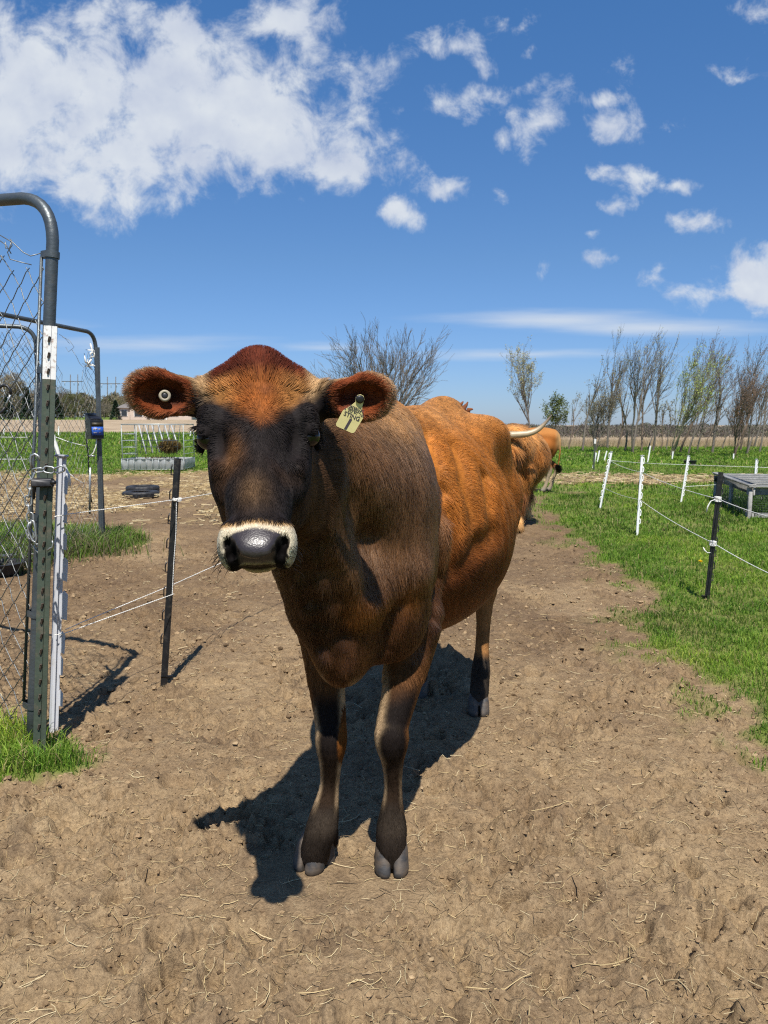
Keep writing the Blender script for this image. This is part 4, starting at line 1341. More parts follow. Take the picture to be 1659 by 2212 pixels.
# matted tufts on the rump
m_tuft = mat_simple("matted_hair", (0.16, 0.055, 0.02), 0.9, var=0.4, scale=60)
for (u0, v0, u1, v1, r_) in ((966, 876, 974, 866, .012), (992, 876, 1001, 867, .009), (1002, 881, 1011, 868, .010), (1013, 884, 1022, 884, .008)):
    mb = MB(); mb.tube([P(u0 - 3, v0 + 8, 3.0), P(u0, v0, 3.0), P((u0 + u1) / 2 + 1, (v0 + v1) / 2, 3.0), P(u1, v1, 3.0)], [r_ * 1.3, r_, r_ * .6, .002], 8); mb.build("matted_tuft", m_tuft, cow)
print("cow parts", time.time() - T0)
# ------------------------------------------------------------------ gate, kennel panels, posts, wires on the left
def frame_of(axis, facing):
    """right, up(axis), normal frame for something upright along axis that faces a direction"""
    a = unit(axis); n = np.asarray(facing, float); n = unit(n - a * n.dot(a)); r = np.cross(a, n)
    return r, a, n


def arc_corner(p0, c, p1, r, n=9):
    """round the corner c of the path p0-c-p1 by radius r"""
    d0 = unit(p0 - c); d1 = unit(p1 - c); a = c + d0 * r; b_ = c + d1 * r
    t = np.linspace(0, 1, n)[:, None]
    return (1 - t) ** 2 * a + 2 * t * (1 - t) * (c * 0.86 + (a + b_) / 2 * 0.14) + t ** 2 * b_


m_pipe = mat_simple("weathered_pipe", (0.085, 0.098, 0.105), 0.42, metal=0.55, var=0.3, scale=9, bump=0.15, bscale=90, dirt=(0.16, 0.15, 0.135), dirt_amt=0.5)
m_galv = mat_simple("galvanized", (0.36, 0.37, 0.36), 0.42, metal=0.75, var=0.25, scale=14, bump=0.1)
m_wire = mat_simple("dull_wire", (0.16, 0.165, 0.16), 0.45, metal=0.7, var=0.4, scale=6)
m_green = mat_simple("green_post_paint", (0.050, 0.066, 0.046), 0.55, var=0.3, scale=7, bump=0.15, dirt=(0.13, 0.10, 0.07), dirt_amt=0.6)
m_wpaint = mat_simple("chipped_white_paint", (0.70, 0.69, 0.66), 0.55, var=0.08, scale=30, dirt=(0.22, 0.10, 0.045), dirt_amt=0.75)
m_rust = mat_simple("rusty_stud", (0.10, 0.075, 0.055), 0.75, var=0.5, scale=60, bump=0.3)
m_wplast = mat_simple("white_plastic", (0.56, 0.57, 0.60), 0.45, var=0.06, scale=12, dirt=(0.42, 0.38, 0.31), dirt_amt=0.4)
m_bplast = mat_simple("black_post_plastic", (0.012, 0.012, 0.013), 0.38, var=0.3, scale=15, dirt=(0.10, 0.085, 0.065), dirt_amt=0.35)
m_rope = mat_simple("white_polywire", (0.72, 0.71, 0.66), 0.7, var=0.15, scale=200)
m_dgrip = mat_simple("dark_steel", (0.03, 0.03, 0.032), 0.45, metal=0.5, var=0.4, scale=40)


def chain_mesh(mb, O, X, Zv, N, w, zlo, zhi, W=0.04, H=0.107, r=0.0018, sides=5, seed=0, top_drop=None, loose=0.004):
    """chain-link: zigzag wires hooked into each other"""
    rg = np.random.default_rng(seed)
    ncol = int(w / W)
    for i in range(ncol):
        n = int((zhi - zlo) / (H / 2)) + 1
        k = np.arange(n)
        z = zlo + k * H / 2
        side = (k + i) % 2
        x = i * W + side * W
        jz = np.array([math.sin(a * 3.1 + b_ * 1.7) for a, b_ in zip(z * 4, x * 9)]) * loose
        jx = np.array([math.sin(a * 2.3 + b_ * 4.1 + 1) for a, b_ in zip(z * 5, x * 7)]) * loose
        nn = np.where(side == 0, 1, -1) * r * 1.1
        if top_drop is not None:
            lim = zhi - top_drop(x)
            sel = z < lim
        else: sel = np.ones(n, bool)
        # each bend is a short hook rather than a sharp point
        P_ = []
        for kk in k[sel]:
            s_ = 1 if side[kk] else -1
            for dz, dx in ((-0.008, -0.006 * s_), (0.0, 0.0035 * s_), (0.008, -0.006 * s_)):
                P_.append(O + (x[kk] + jx[kk] + dx) * X + (z[kk] + jz[kk] + dz) * Zv + nn[kk] * N)
        if len(P_) > 3: mb.tube(np.array(P_), r, sides, caps=False)


# near gate (leaf runs off to the left of the frame)
g_top = P(113, 542, 2.72); g_bot = P(69, 1612, 2.68)
ga_up = unit(g_top - g_bot); g_top = g_bot + ga_up * 1.90 / ga_up[2] * 1.0
gX = unit(np.array([-0.91, 0.41, 0.0])); gX = unit(gX - ga_up * gX.dot(ga_up)); gN = np.cross(gX, ga_up)
if gN[1] > 0: gN = -gN
z_foot = -g_bot[2] / ga_up[2] + 0.05
HT = 1.942
gate = empty("chain_link_gate", (g_bot[0], g_bot[1], 0)); tag(gate, "grey pipe chain-link gate with rounded corner at left edge", "gate")
c0 = g_bot + ga_up * z_foot; c1 = g_bot + ga_up * HT
far_t = c1 + gX * 1.15; far_b = c0 + gX * 1.15
path = list(np.linspace(c0 - ga_up * 0.12, c1 - ga_up * 0.2, 10)) + list(arc_corner(c0, c1, far_t, 0.15)) + [far_t]
mb = MB(); mb.tube(path, 0.0205, 16); mb.build("frame", m_pipe, gate)
tb_off = gX * 0.036 + gN * 0.012
mb = MB(); mb.tube([c0 + tb_off + ga_up * 0.10, c1 + tb_off - ga_up * 0.205], 0.0058, 8); mb.build("tension_bar", m_pipe, gate)
for vv in (548, 800, 1118, 1325, 1520):
    zc = P(95, vv, 2.7)[2]
    t_ = (zc - g_bot[2]) / ga_up[2]
    cc_ = g_bot + ga_up * t_
    mb = MB(); ph = np.linspace(0, 2 * np.pi, 24, endpoint=False)
    ring = []
    for dz, rr in ((-0.011, 0.0222), (-0.011, 0.0245), (0.011, 0.0245), (0.011, 0.0222)):
        ex = np.maximum(np.cos(ph), 0) ** 6 * 0.024
        ring.append(cc_ + ga_up * dz + (rr + ex)[:, None] * (np.cos(ph)[:, None] * gX + np.sin(ph)[:, None] * gN))
    V = np.concatenate(ring); n_ = 24
    i = np.array([0, 1, 2, 3])[:, None]; j = np.arange(n_)[None]; i2 = (i + 1) % 4
    mb.add(V, np.stack([i * n_ + j, i * n_ + (j + 1) % n_, i2 * n_ + (j + 1) % n_, i2 * n_ + j], -1).reshape(-1, 4))
    mb.build("clamp_band", m_pipe, gate, autosmooth=35)
mb = MB()
chain_mesh(mb, c0 + gX * 0.022 + gN * 0.010, gX, ga_up, gN, 1.12, 0.02, HT - z_foot - 0.12, seed=3, top_drop=lambda x: 0.02 + 0.10 * np.abs(np.sin(x * 11 + 0.4)), loose=0.006)
# unravelled strands at the top
for (pts) in ([(0, 508), (28, 524), (50, 545), (66, 553), (88, 547)], [(0, 520), (14, 530), (24, 548)], [(22, 516), (26, 530), (16, 545), (22, 560), (40, 565), (68, 572)], [(0, 552), (12, 566)], [(12, 522), (12, 536), (20, 538), (25, 518)]):
    mb.tube([P(u, v, 2.75) for u, v in pts], 0.0018, 5)
mb.build("wire_mesh", m_wire, gate)
# T-post with studs ------------------------------------------------------
tp0 = G(84, 1640); tp1 = P(109, 704, 2.60)
tp = empty("t_post", tp0); tag(tp, "green steel T-post with rust-streaked white top beside the gate", "post", "metal posts")
tr_, ta, tn = frame_of(tp1 - tp0, (0.10, -1, 0)); TL = np.linalg.norm(tp1 - tp0)
sect = [(-0.021, 0), (-0.0055, 0.0025), (-0.005, 0.0065), (0.005, 0.0065), (0.0055, 0.0025), (0.021, 0), (0.021, -0.004), (0.004, -0.006), (0.003, -0.036), (-0.003, -0.036), (-0.004, -0.006), (-0.021, -0.004)]
hw = TL * (1 - (812 - 704) / (1640 - 704.)) - 0.005
mb = MB(); mb.prism(sect, hw + 0.15, tp0 - ta * 0.15, tr_, tn, ta); mb.build("shaft", m_green, tp, smooth=False)
mb = MB(); mb.prism([(x * 1.02, y * 1.02) for x, y in sect], TL - hw, tp0 + ta * hw, tr_, tn, ta); mb.build("painted_top", m_wpaint, tp, smooth=False)
Rtp = np.stack([tr_, ta, tn], 1)
st = MB(); first = None
for k in range(29):
    d = TL - 0.045 - k * 0.0525
    c_ = tp0 + ta * d + tn * 0.0095
    if first is None:
        mb = MB(); mb.box(c_, (0.0068, 0.020, 0.0085), Rtp @ np.array([[math.cos(.18), -math.sin(.18), 0], [math.sin(.18), math.cos(.18), 0], [0, 0, 1]]).T, 0.0018); first = mb.build("stud", m_rust, tp); c_first = c_
    else:
        o = first.copy(); link(o, tp); o.location = tuple(c_ - c_first)
# white plastic step-in post --------------------------------------------
ws0 = G(115, 1582); ws1 = P(133, 986, ws0[1] + 0.02)
wp = empty("step_in_post", ws0); tag(wp, "white plastic step-in fence post with clips next to the chained gate", "fence post", "white step-in posts")
wr, wa, wn = frame_of(ws1 - ws0, (0.25, -1, 0)); WL = np.linalg.norm(ws1 - ws0)
mb = MB(); mb.prism([(-0.016, 0.0), (-0.005, 0.014), (0.004, 0.014), (0.005, 0.003), (0.017, 0.001), (0.017, -0.003), (0.004, -0.003), (0.003, -0.016), (-0.003, -0.016), (-0.004, -0.003), (-0.016, -0.003)], WL + 0.12, ws0 - wa * 0.12, wr, wn, wa)
mb.build("shaft", m_wplast, wp, smooth=False)
mb = MB(); mb.box(ws1 + wa * 0.002, (0.046, 0.008, 0.036), np.stack([wr, wa, wn], 1), 0.002); mb.build("cap", m_wplast, wp)
for k, (f0, hgt, pr) in enumerate(((0.90, .055, .004), (0.70, .05, .006), (0.60, .075, .010), (0.47, .095, .012), (0.335, .07, .009), (0.25, .06, .006), (0.13, .05, .008), (0.80, .06, .005))):
    c_ = ws0 + wa * WL * f0 + wr * (0.016 + pr / 2) + wn * 0.010
    mb = MB(); mb.prism([(-0.006, -hgt / 2), (0.003 + pr, -hgt / 2 - 0.006), (0.004 + pr, hgt / 2 - 0.006), (0.002, hgt / 2 + 0.01), (-0.006, hgt / 2)], 0.005, c_, wr, wa, wn); mb.build("clip", m_wplast, wp, smooth=False)
# white rope end hanging behind the post
mb = MB(); mb.tube([P(u, v, 2.95) for u, v in ((112, 930), (116, 950), (122, 968), (126, 985), (130, 1000), (140, 1012), (146, 1028), (150, 1050))], [.007, .008, .009, .009, .007, .009, .010, .007], 7)
o = mb.build("rope", m_rope); tag(o, "short frayed white rope hanging behind the white step-in post", "rope")
# black step-in post -----------------------------------------------------
def black_post(b0, b1, label, side=1, face=(0, -1, 0), clips=8, w=0.0145):
    r_ = empty("step_in_post", b0); tag(r_, label, "fence post", "black step-in posts")
    rr, aa, nn = frame_of(b1 - b0, face); Ln = np.linalg.norm(b1 - b0)
    mb = MB(); mb.prism([(-w, 0.004), (-w * .4, 0.007), (w * .4, 0.007), (w, 0.004), (w, 0.0), (0.003, -0.002), (0.003, -0.014), (-0.003, -0.014), (-0.003, -0.002), (-w, 0.0)], Ln + 0.10, b0 - aa * 0.10, rr, nn, aa); mb.build("shaft", m_bplast, r_, smooth=False)
    for k in range(clips):
        f0 = 0.95 - k * 0.85 / clips
        c_ = b0 + aa * Ln * f0 + rr * side * w
        mb = MB(); h_ = 0.045
        mb.tube([c_ - rr * side * 0.004 - aa * h_ / 2, c_ + rr * side * 0.009 - aa * h_ / 2, c_ + rr * side * 0.010 + aa * h_ * 0.2, c_ + rr * side * 0.004 + aa * h_ * .5], 0.0032, 6); mb.build("clip", m_bplast, r_)
    mb = MB(); mb.box(b0 + aa * 0.035 - rr * side * 0.01, (0.05, 0.010, 0.016), np.stack([rr, aa, nn], 1), 0.002); mb.build("step_tab", m_bplast, r_)
    return r_, rr, aa, nn, Ln


bp0 = G(354, 1478); bp1 = P(384, 990, bp0[1] + 0.02)
black_post(bp0, bp1, "black plastic step-in post left of the brown cow's head", side=-1, face=(0.2, -1, 0))
# wires on the left ------------------------------------------------------
def twisted(pts, r=0.0012, gap=0.0011, pitch=0.022, sag=0.0):
    """two-strand polywire along a path"""
    pts = np.asarray(pts, float)
    seg = np.linalg.norm(np.diff(pts, axis=0), axis=1); cum = np.concatenate([[0], np.cumsum(seg)])
    n = int(cum[-1] / (pitch / 5)) + 2
    s = np.linspace(0, cum[-1], n)
    c = np.stack([np.interp(s, cum, pts[:, k]) for k in range(3)], -1)
    c[:, 2] -= sag * 4 * (s / cum[-1]) * (1 - s / cum[-1])
    t = unit(pts[-1] - pts[0]); a = unit(np.cross(t, [0.1, 0.2, 1])); b_ = np.cross(t, a)
    mb = MB()
    for ph in (0, math.pi):
        th = s / pitch * 2 * math.pi + ph
        mb.tube(c + gap * (np.cos(th)[:, None] * a + np.sin(th)[:, None] * b_), r, 4, caps=False)
    return mb


Yw, Yb = ws0[1], bp0[1]
wires = [
    ([P(118, 1116, Yw - .02), P(146, 1111, Yw), P(383, 1079, Yb - 0.02), P(470, 1064, Yb + 0.5), P(700, 1030, Yb + 1.8)], "white twisted polywire running from the white post to the black post at top clip height"),
    ([P(118, 1372, Yw - .02), P(140, 1368, Yw), P(376, 1283, Yb - 0.02)], "lower white twisted polywire from the white post to the black post"),
    ([P(142, 1360, Yw + 0.02), P(180, 1343, Yw + .3), P(371, 1264, Yb + 0.25), P(478, 1216, Yb + 0.7), P(700, 1120, Yb + 2.0)], "thin polywire passing behind the black post and the brown cow"),
    ([P(381, 1086, Yb - 0.022), P(380, 1150, Yb - .02), P(375, 1220, Yb - 0.022), P(372, 1283, Yb - 0.025)], "white polywire hanging down the front of the black post"),
]
for pts, lab in wires:
    o = twisted(pts).build("polywire", m_rope); tag(o, lab, "fence wire", "electric fence wires")
mb = MB()
for zz_ in (0, 0.004, -0.004):
    th = np.linspace(0, 2 * np.pi, 14)
    cc_ = P(383, 1079, Yb)
    mb.tube(cc_ + np.stack([0.0185 * np.cos(th), 0.014 * np.sin(th) - 0.004, zz_ + 0.003 * np.sin(th * 2)], -1), 0.0018, 5, caps=False)
tag(mb.build("wire_knot", m_rope), "white polywire knot wound round the black post by the cow's head", "wire knot")
# chain ------------------------------------------------------------------
def link_mesh(c, d, n, Ln=0.036, w=0.021, r=0.0030):
    d = unit(d); n = unit(n - d * np.dot(n, d)); s = np.cross(n, d)
    t = np.linspace(0, 2 * np.pi, 22, endpoint=False)
    x = np.sign(np.cos(t)) * (Ln / 2 - w / 2) + np.cos(t) * w / 2; y = np.sin(t) * w / 2
    pts = c + x[:, None] * d + y[:, None] * s
    return np.vstack([pts, pts[:1]])


ch = empty("chain", P(90, 1016, 2.56)); tag(ch, "galvanized steel chain looped round the T-post and hanging on the gate", "chain")
run1 = [(72, 1016), (82, 1016), (91, 1015), (101, 1014), (111, 1016), (121, 1016), (131, 1014), (138, 1010)]
run2 = [(74, 1020), (69, 1040), (64, 1060), (61, 1078), (62, 1096), (65, 1113), (66, 1130), (63, 1148), (69, 1163), (78, 1178), (88, 1190), (98, 1196), (106, 1190)]
for rn, Yc in ((run1, 2.545), (run2, 2.60)):
    pts = np.array([P(u, v, Yc + (0.0 if rn is run1 else 0.0)) for u, v in rn])
    seg = np.linalg.norm(np.diff(pts, axis=0), axis=1); cum = np.concatenate([[0], np.cumsum(seg)])
    nl = int(cum[-1] / 0.0275)
    for k in range(nl):
        s_ = (k + 0.5) / nl * cum[-1]
        c_ = np.array([np.interp(s_, cum, pts[:, a]) for a in range(3)]); c2 = np.array([np.interp(s_ + 0.01, cum, pts[:, a]) for a in range(3)])
        nn_ = np.array([0.1, -1, 0.2]) if k % 2 else np.array([0.8, 0.35, 0.5])
        mb = MB(); mb.tube(link_mesh(c_, c2 - c_ if np.linalg.norm(c2 - c_) > 1e-6 else pts[-1] - pts[-2], nn_), 0.0030, 7, caps=False); mb.build("link", m_galv, ch)
# snap hooks
mb = MB(); mb.tube([P(u, v, 2.59) for u, v in ((69, 1012), (66, 996), (68, 984), (76, 981), (84, 986), (87, 996))], [.004, .0045, .005, .005, .004, .003], 8); mb.build("hook", m_galv, ch)
mb = MB(); mb.tube([P(u, v, 2.58) for u, v in ((64, 1128), (60, 1138), (62, 1150), (70, 1168), (78, 1172), (79, 1162), (76, 1140), (73, 1126), (66, 1124))], .0036, 7); mb.build("hook", m_galv, ch)
mb = MB(); mb.tube([P(u, v, 2.56) for u, v in ((102, 1190), (108, 1184), (113, 1182), (114, 1174), (113, 1168))], .003, 7); mb.build("hook", m_galv, ch)
# fork latch on the gate
la = empty("gate_latch", P(92, 1042, 2.57)); tag(la, "dark steel fork latch clamped to the gate pipe below the chain", "latch")
mb = MB(); mb.box(P(92, 1043, 2.555), (0.075, 0.020, 0.030), None, 0.005); mb.build("collar", m_dgrip, la)
mb = MB(); mb.tube([P(112, 1042, 2.54), P(119, 1042, 2.535)], [.009, .006], 10); mb.build("bolt", m_dgrip, la)
mb = MB(); mb.tube([P(72, 1034, 2.56), P(74, 1052, 2.56), P(73, 1078, 2.57)], [.006, .007, .004], 8); mb.build("fork", m_dgrip, la)
mb = MB(); mb.tube([P(u, v, 2.62) for u, v in ((109, 1060), (109, 1110), (110, 1128), (113, 1140), (111, 1152), (108, 1140), (109, 1124))], .0022, 6)
tag(mb.build("wire_loop", m_dgrip), "thin black wire loop hanging beside the T-post", "wire loop")
# carabiner
cb = empty("carabiner", P(8, 860, 2.70)); tag(cb, "black carabiner with silver gate clipped to the chain-link mesh", "carabiner")
mb = MB(); mb.tube([P(u, v, 2.72) for u, v in ((23, 852), (22, 842), (16, 834), (8, 832), (0, 836), (-8, 848), (-14, 870), (-12, 888), (-4, 894), (4, 890), (11, 880))], .0052, 8); mb.build("body", m_dgrip, cb)
mb = MB(); mb.tube([P(23, 852, 2.72), P(17, 866, 2.72), P(11, 880, 2.72)], .0040, 8); mb.build("gate_bar", m_galv, cb)
# hose at the foot of the gate
mb = MB(); mb.tube([P(u, v, y_) for u, v, y_ in ((-80, 1535, 2.86), (-20, 1556, 2.80), (20, 1570, 2.76), (45, 1583, 2.72), (62, 1598, 2.68))], .0065, 8)
tag(mb.build("hose", m_bplast), "thin black hose lying in the grass under the gate", "hose")

# kennel panels further back ----------------------------------------------
def panel(name, label, A, B_, ht, mesh_seed, drop=None, rad=0.018, corner=True, cat="fence panel"):
    """pipe-framed chain-link panel from ground point A to ground point B"""
    r_ = empty(name, A); tag(r_, label, cat, "kennel panels")
    X = unit(B_ - A); Ln = np.linalg.norm(B_ - A); up = np.array([0, 0, 1.0]); N = np.cross(X, up)
    a0 = A + up * 0.06; b0 = B_ + up * 0.06; a1 = A + up * ht; b1 = B_ + up * ht
    path = [(a0 + b0) / 2] + list(arc_corner((a0 + b0) / 2, b0, b1, 0.1)) + list(arc_corner(b0, b1, a1, 0.13)) + list(arc_corner(b1, a1, a0, 0.13)) + list(arc_corner(a1, a0, b0, 0.1)) + [(a0 + b0) / 2]
    mb = MB(); mb.tube(path, rad, 10); mb.build("frame", m_pipe, r_)
    mb = MB(); chain_mesh(mb, a0, X, up, N, Ln - 0.02, 0.02, ht - 0.1, W=0.036, H=0.09, r=0.0016, sides=4, seed=mesh_seed, top_drop=drop, loose=0.012)
    mb.build("wire_mesh", m_wire, r_)
    return r_, X, N


pB = np.array([P(213, 900, 7.15)[0], 7.15, 0.0]); pA = np.array([-2.93, 5.75, 0.0])
panel("chain_link_fence", "sagging chain-link kennel panel with torn top corner behind the gate", pA, pB, 1.97, 11, drop=lambda x: 0.05 + 0.55 * np.exp(-((x - 1.05) / 0.18) ** 2))
qB = np.array([P(86, 900, 6.4)[0], 6.4, 0.0]); qA = qB + np.array([-0.95, -0.35, 0.0])
panel("kennel_gate", "chain-link kennel gate with rounded top corner seen through the near gate", qA, qB, 1.93, 12, drop=lambda x: 0.06 + 0.03 * np.sin(x * 30))
# torn wires and insulators on the corner
mb = MB()
for pts in ([(178, 785), (186, 790), (184, 805), (190, 818), (200, 826)], [(135, 728), (150, 735), (160, 750), (148, 760), (142, 750)], [(155, 755), (165, 770), (172, 785), (180, 793), (195, 790), (206, 782)], [(128, 722), (140, 730), (150, 742)]):
    mb.tube([P(u, v, 7.1) for u, v in pts], 0.0022, 5)
tag(mb.build("loose_wire", m_wire), "loose curled wires at the torn corner of the kennel panel", "wire")
for (u, v, s_), lab in zip(((200, 760, 0.022), (192, 786, 0.026)), ("white plastic tape scrap tied high on the kennel corner pole", "white plastic tape scrap in the torn kennel mesh")):
    mb = MB(); rg = np.random.default_rng(int(u))
    c_ = P(u, v, 7.05)
    for k in range(7): mb.tube([c_, c_ + rg.normal(0, s_, 3), c_ + rg.normal(0, s_ * 1.4, 3)], [.010, .008, .003], 5)
    tag(mb.build("tape_scrap", m_rope), lab, "tape")
# T-post and energizer
e0 = np.array([P(207, 900, 7.0)[0], 7.0, 0.0]); e1 = P(210, 750, 7.0)
tp2 = empty("t_post", e0); tag(tp2, "bare grey steel T-post carrying the black fence energizer", "post", "metal posts")
r2, a2, n2_ = frame_of(e1 - e0, (0.3, -1, 0)); mb = MB(); mb.prism([(x, y) for x, y in sect], np.linalg.norm(e1 - e0) + 0.1, e0 - a2 * 0.1, r2, n2_, a2); mb.build("shaft", m_pipe, tp2, smooth=False)
en = empty("fence_energizer", P(195, 948, 6.93)); tag(en, "black fence energizer box with sloped solar top and blue label", "energizer")
m_case = mat_simple("energizer_case", (0.010, 0.011, 0.014), 0.35, var=0.2, scale=20)
m_lab_b = mat_simple("label_blue", (0.03, 0.10, 0.42), 0.4, var=0.15, scale=60); m_lab_y = mat_simple("label_dark", (0.035, 0.028, 0.012), 0.5, var=0.3, scale=80); m_lab_t = mat_simple("label_gold", (0.30, 0.20, 0.02), 0.5)
eX = unit(np.array([0.80, 0.60, 0])); eN = np.array([0.6, -0.8, 0]); eU = np.array([0, 0, 1.0])
eo = P(196, 948, 6.95); prf = [(-0.085, 0), (0.075, 0), (0.075, 0.165), (-0.085, 0.232)]
mb = MB(); mb.prism([(-y_, z_) for y_, z_ in prf], 0.115, eo - eX * 0.02, eN * -1, eU, eX); mb.build("case", m_case, en, smooth=False)
fo = eo + eN * 0.0765 * -1 * -1
fc_ = eo + eX * 0.0375 + eN * 0.0855
mb = MB(); mb.box(fc_ + eU * 0.07, (0.10, 0.075, 0.002), np.stack([eX, eU, eN], 1)); lb = mb.build("label", m_lab_b, en); lb["label"] = "blue printed label"
mb = MB(); mb.box(fc_ + eU * 0.13, (0.095, 0.030, 0.002), np.stack([eX, eU, eN], 1)); lb2 = mb.build("label", m_lab_y, en)
for k, (dx, dz, w_, h_) in enumerate(((-0.03, 0.085, 0.018, 0.014), (-0.008, 0.088, 0.014, 0.018), (0.018, 0.085, 0.02, 0.012), (0.02, 0.055, 0.014, 0.012), (-0.02, 0.055, 0.03, 0.006))):
    mb = MB(); mb.box(fc_ + eX * dx + eU * dz + eN * 0.0015, (w_, h_, 0.001), np.stack([eX, eU, eN], 1)); mb.build("print_mark", m_white_tag if k != 3 else m_ink, lb)
mb = MB(); mb.box(eo + eX * 0.0375 + eU * 0.205 - eN * 0.005, (0.09, 0.003, 0.13), np.stack([eX, unit(eU + eN * 0.42), unit(eN - eU * 0.42)], 1), 0.001); mb.build("solar_panel", mat_simple("solar_cell", (0.02, 0.022, 0.03), 0.2, var=0.2), en)
mb = MB(); mb.tube([P(u, v, 6.98) for u, v in ((187, 946), (187, 960), (190, 975), (191, 990), (192, 1020), (196, 1040), (194, 1060), (198, 1085))], 0.006, 6); mb.build("cable", m_blackp, en)
mb = MB(); mb.tube([P(u, v, 6.93) for u, v in ((209, 946), (207, 965), (202, 978), (194, 986))], 0.005, 6); mb.build("lead", m_rope, en)
mb = MB(); mb.tube([P(192, 985, 6.97), P(205, 985, 6.97)], 0.008, 6); mb.build("clamp", m_galv, en)
mb = MB(); mb.tube([P(195, 1010, 6.95), P(194, 1050, 6.95), P(194, 1110, 6.95)], 0.010, 7); tag(mb.build("ground_rod", m_galv), "thin pale ground rod standing below the energizer", "rod")
for pts, lab in (([P(120, 944, 7.0), P(150, 955, 7.0), P(190, 965, 7.0)], "frayed polywire stretched from the kennel mesh to the energizer"), ([P(140, 1015, 7.0), P(165, 1035, 7.0), P(182, 1045, 7.0)], "thin wire sloping down past the dry weeds to the ground rod"), ([P(-20, 944, 9.0), P(60, 945, 9.0)], "pale wire stretched level behind the gate, upper of two"), ([P(-20, 992, 8.0), P(58, 992, 8.0)], "pale wire stretched level behind the gate, lower of two")):
    mb = MB(); mb.tube(pts, 0.0035, 5); tag(mb.build("polywire", m_rope), lab, "fence wire", "electric fence wires")
print("fence", time.time() - T0)
# ------------------------------------------------------------------ paddock on the right
def white_post(b0, b1, label, side=1, clips=8, w=0.013, parts=True):
    r_ = empty("step_in_post", b0); tag(r_, label, "fence post", "white step-in posts")
    rr, aa, nn = frame_of(b1 - b0, (0.15 * side, -1, 0)); Ln = np.linalg.norm(b1 - b0)
    mb = MB(); mb.prism([(-w, 0.004), (-w * .3, 0.009), (w * .3, 0.009), (w, 0.004), (w, -0.002), (0.003, -0.003), (0.003, -0.014), (-0.003, -0.014), (-0.003, -0.003), (-w, -0.002)], Ln + 0.08, b0 - aa * 0.08, rr, nn, aa)
    if not parts:
        mb.build("shaft", m_wplast2, r_, smooth=False); return r_
    mb.build("shaft", m_wplast2, r_, smooth=False)
    mb = MB(); mb.box(b1, (w * 3.2, 0.008, 0.026), np.stack([rr, aa, nn], 1), 0.002); mb.build("cap", m_wplast2, r_)
    for k in range(clips):
        c_ = b0 + aa * Ln * (0.94 - k * 0.86 / clips) + rr * side * w
        h_ = 0.052 if k % 2 else 0.066
        mb = MB(); mb.tube([c_ - rr * side * 0.004 - aa * h_ / 2, c_ + rr * side * 0.012 - aa * h_ / 2, c_ + rr * side * 0.014 + aa * h_ * 0.2, c_ + rr * side * 0.002 + aa * h_ * .5], 0.0048, 6); mb.build("clip", m_wplast2, r_)
    return r_


m_wplast2 = mat_simple("white_post_plastic", (0.80, 0.80, 0.78), 0.5, var=0.06, scale=12, dirt=(0.5, 0.48, 0.42), dirt_amt=0.3)


def upright(ub, vb, ut, vt, dy=0.0):
    b0 = G(ub, vb); return b0, P(ut, vt, b0[1] + dy)


A0, A1 = upright(1296, 1100, 1321, 976); B0, B1 = upright(1376, 1158, 1387, 984); C0, C1 = upright(1471, 1086, 1487, 984); D0, D1 = upright(1627, 1082, 1634, 992); E0, E1 = upright(1526, 1300, 1557, 1020)
white_post(A0, A1, "white step-in post leaning right, clips on its left side, left of the paddock corner", side=-1)
white_post(B0, B1, "straight white step-in post in the lawn, second from the cows", side=1)
white_post(C0, C1, "white step-in post leaning right between the lawn and hay patch, third from the cows", side=1)
white_post(D0, D1, "white step-in post standing behind the wooden coop", side=1)
black_post(E0, E1, "black plastic step-in post standing in the green lawn on the right", side=1, clips=9, w=0.016)
far_posts = [(1280, 1014, 1288, 978, "short far white step-in post left of the dark T-post, front of a pair"), (1290, 1000, 1295, 973, "short far white step-in post, rear of the pair near the dark T-post"), (1305, 996, 1311, 974, "far white step-in post leaning right behind the leaning corner post"), (1399, 1000, 1405, 963, "thin far white post just right of the second near post"),
             (1452, 992, 1454, 975, "tiny white stake below the wind-bent trees left of the black tub"), (1584, 994, 1585, 980, "tiny white stake at the foot of the right-hand trees")]
for i, (ub, vb, ut, vt, lab) in enumerate(far_posts):
    b0, b1 = upright(ub, vb, ut, vt); white_post(b0, b1, lab, w=0.02, parts=False)
for i, (u, vb, vt, lab) in enumerate(((8, 941, 921, "far white stake at the field edge seen through the gate, leftmost"), (126, 942, 921, "far white stake at the field edge just right of the T-post"), (222, 944, 921, "far white stake at the field edge right of the energizer"), (411, 950, 929, "far white stake right of the hay feeder below the cow's ear"))):
    b0 = np.array(P(u, vb, 52)); b0[2] = float(terrain(b0[0:1], b0[1:2])[0]); b1 = P(u + 1, vt, 52); white_post(b0, b1, lab, w=0.035, parts=False)
# dark T-post far
t0_, t1_ = upright(1282, 1017, 1286, 948)
r_ = empty("t_post", t0_); tag(r_, "thin dark T-post with pale tip far behind the white posts", "post", "metal posts")
rr, aa, nn = frame_of(t1_ - t0_, (0.1, -1, 0)); Ln = np.linalg.norm(t1_ - t0_)
mb = MB(); mb.prism([(x * 1.1, y * 1.1) for x, y in sect], Ln * 0.85, t0_, rr, nn, aa); mb.build("shaft", m_green, r_, smooth=False)
mb = MB(); mb.prism([(x * 1.12, y * 1.12) for x, y in sect], Ln * 0.15, t0_ + aa * Ln * 0.85, rr, nn, aa); mb.build("painted_top", m_wpaint, r_, smooth=False)
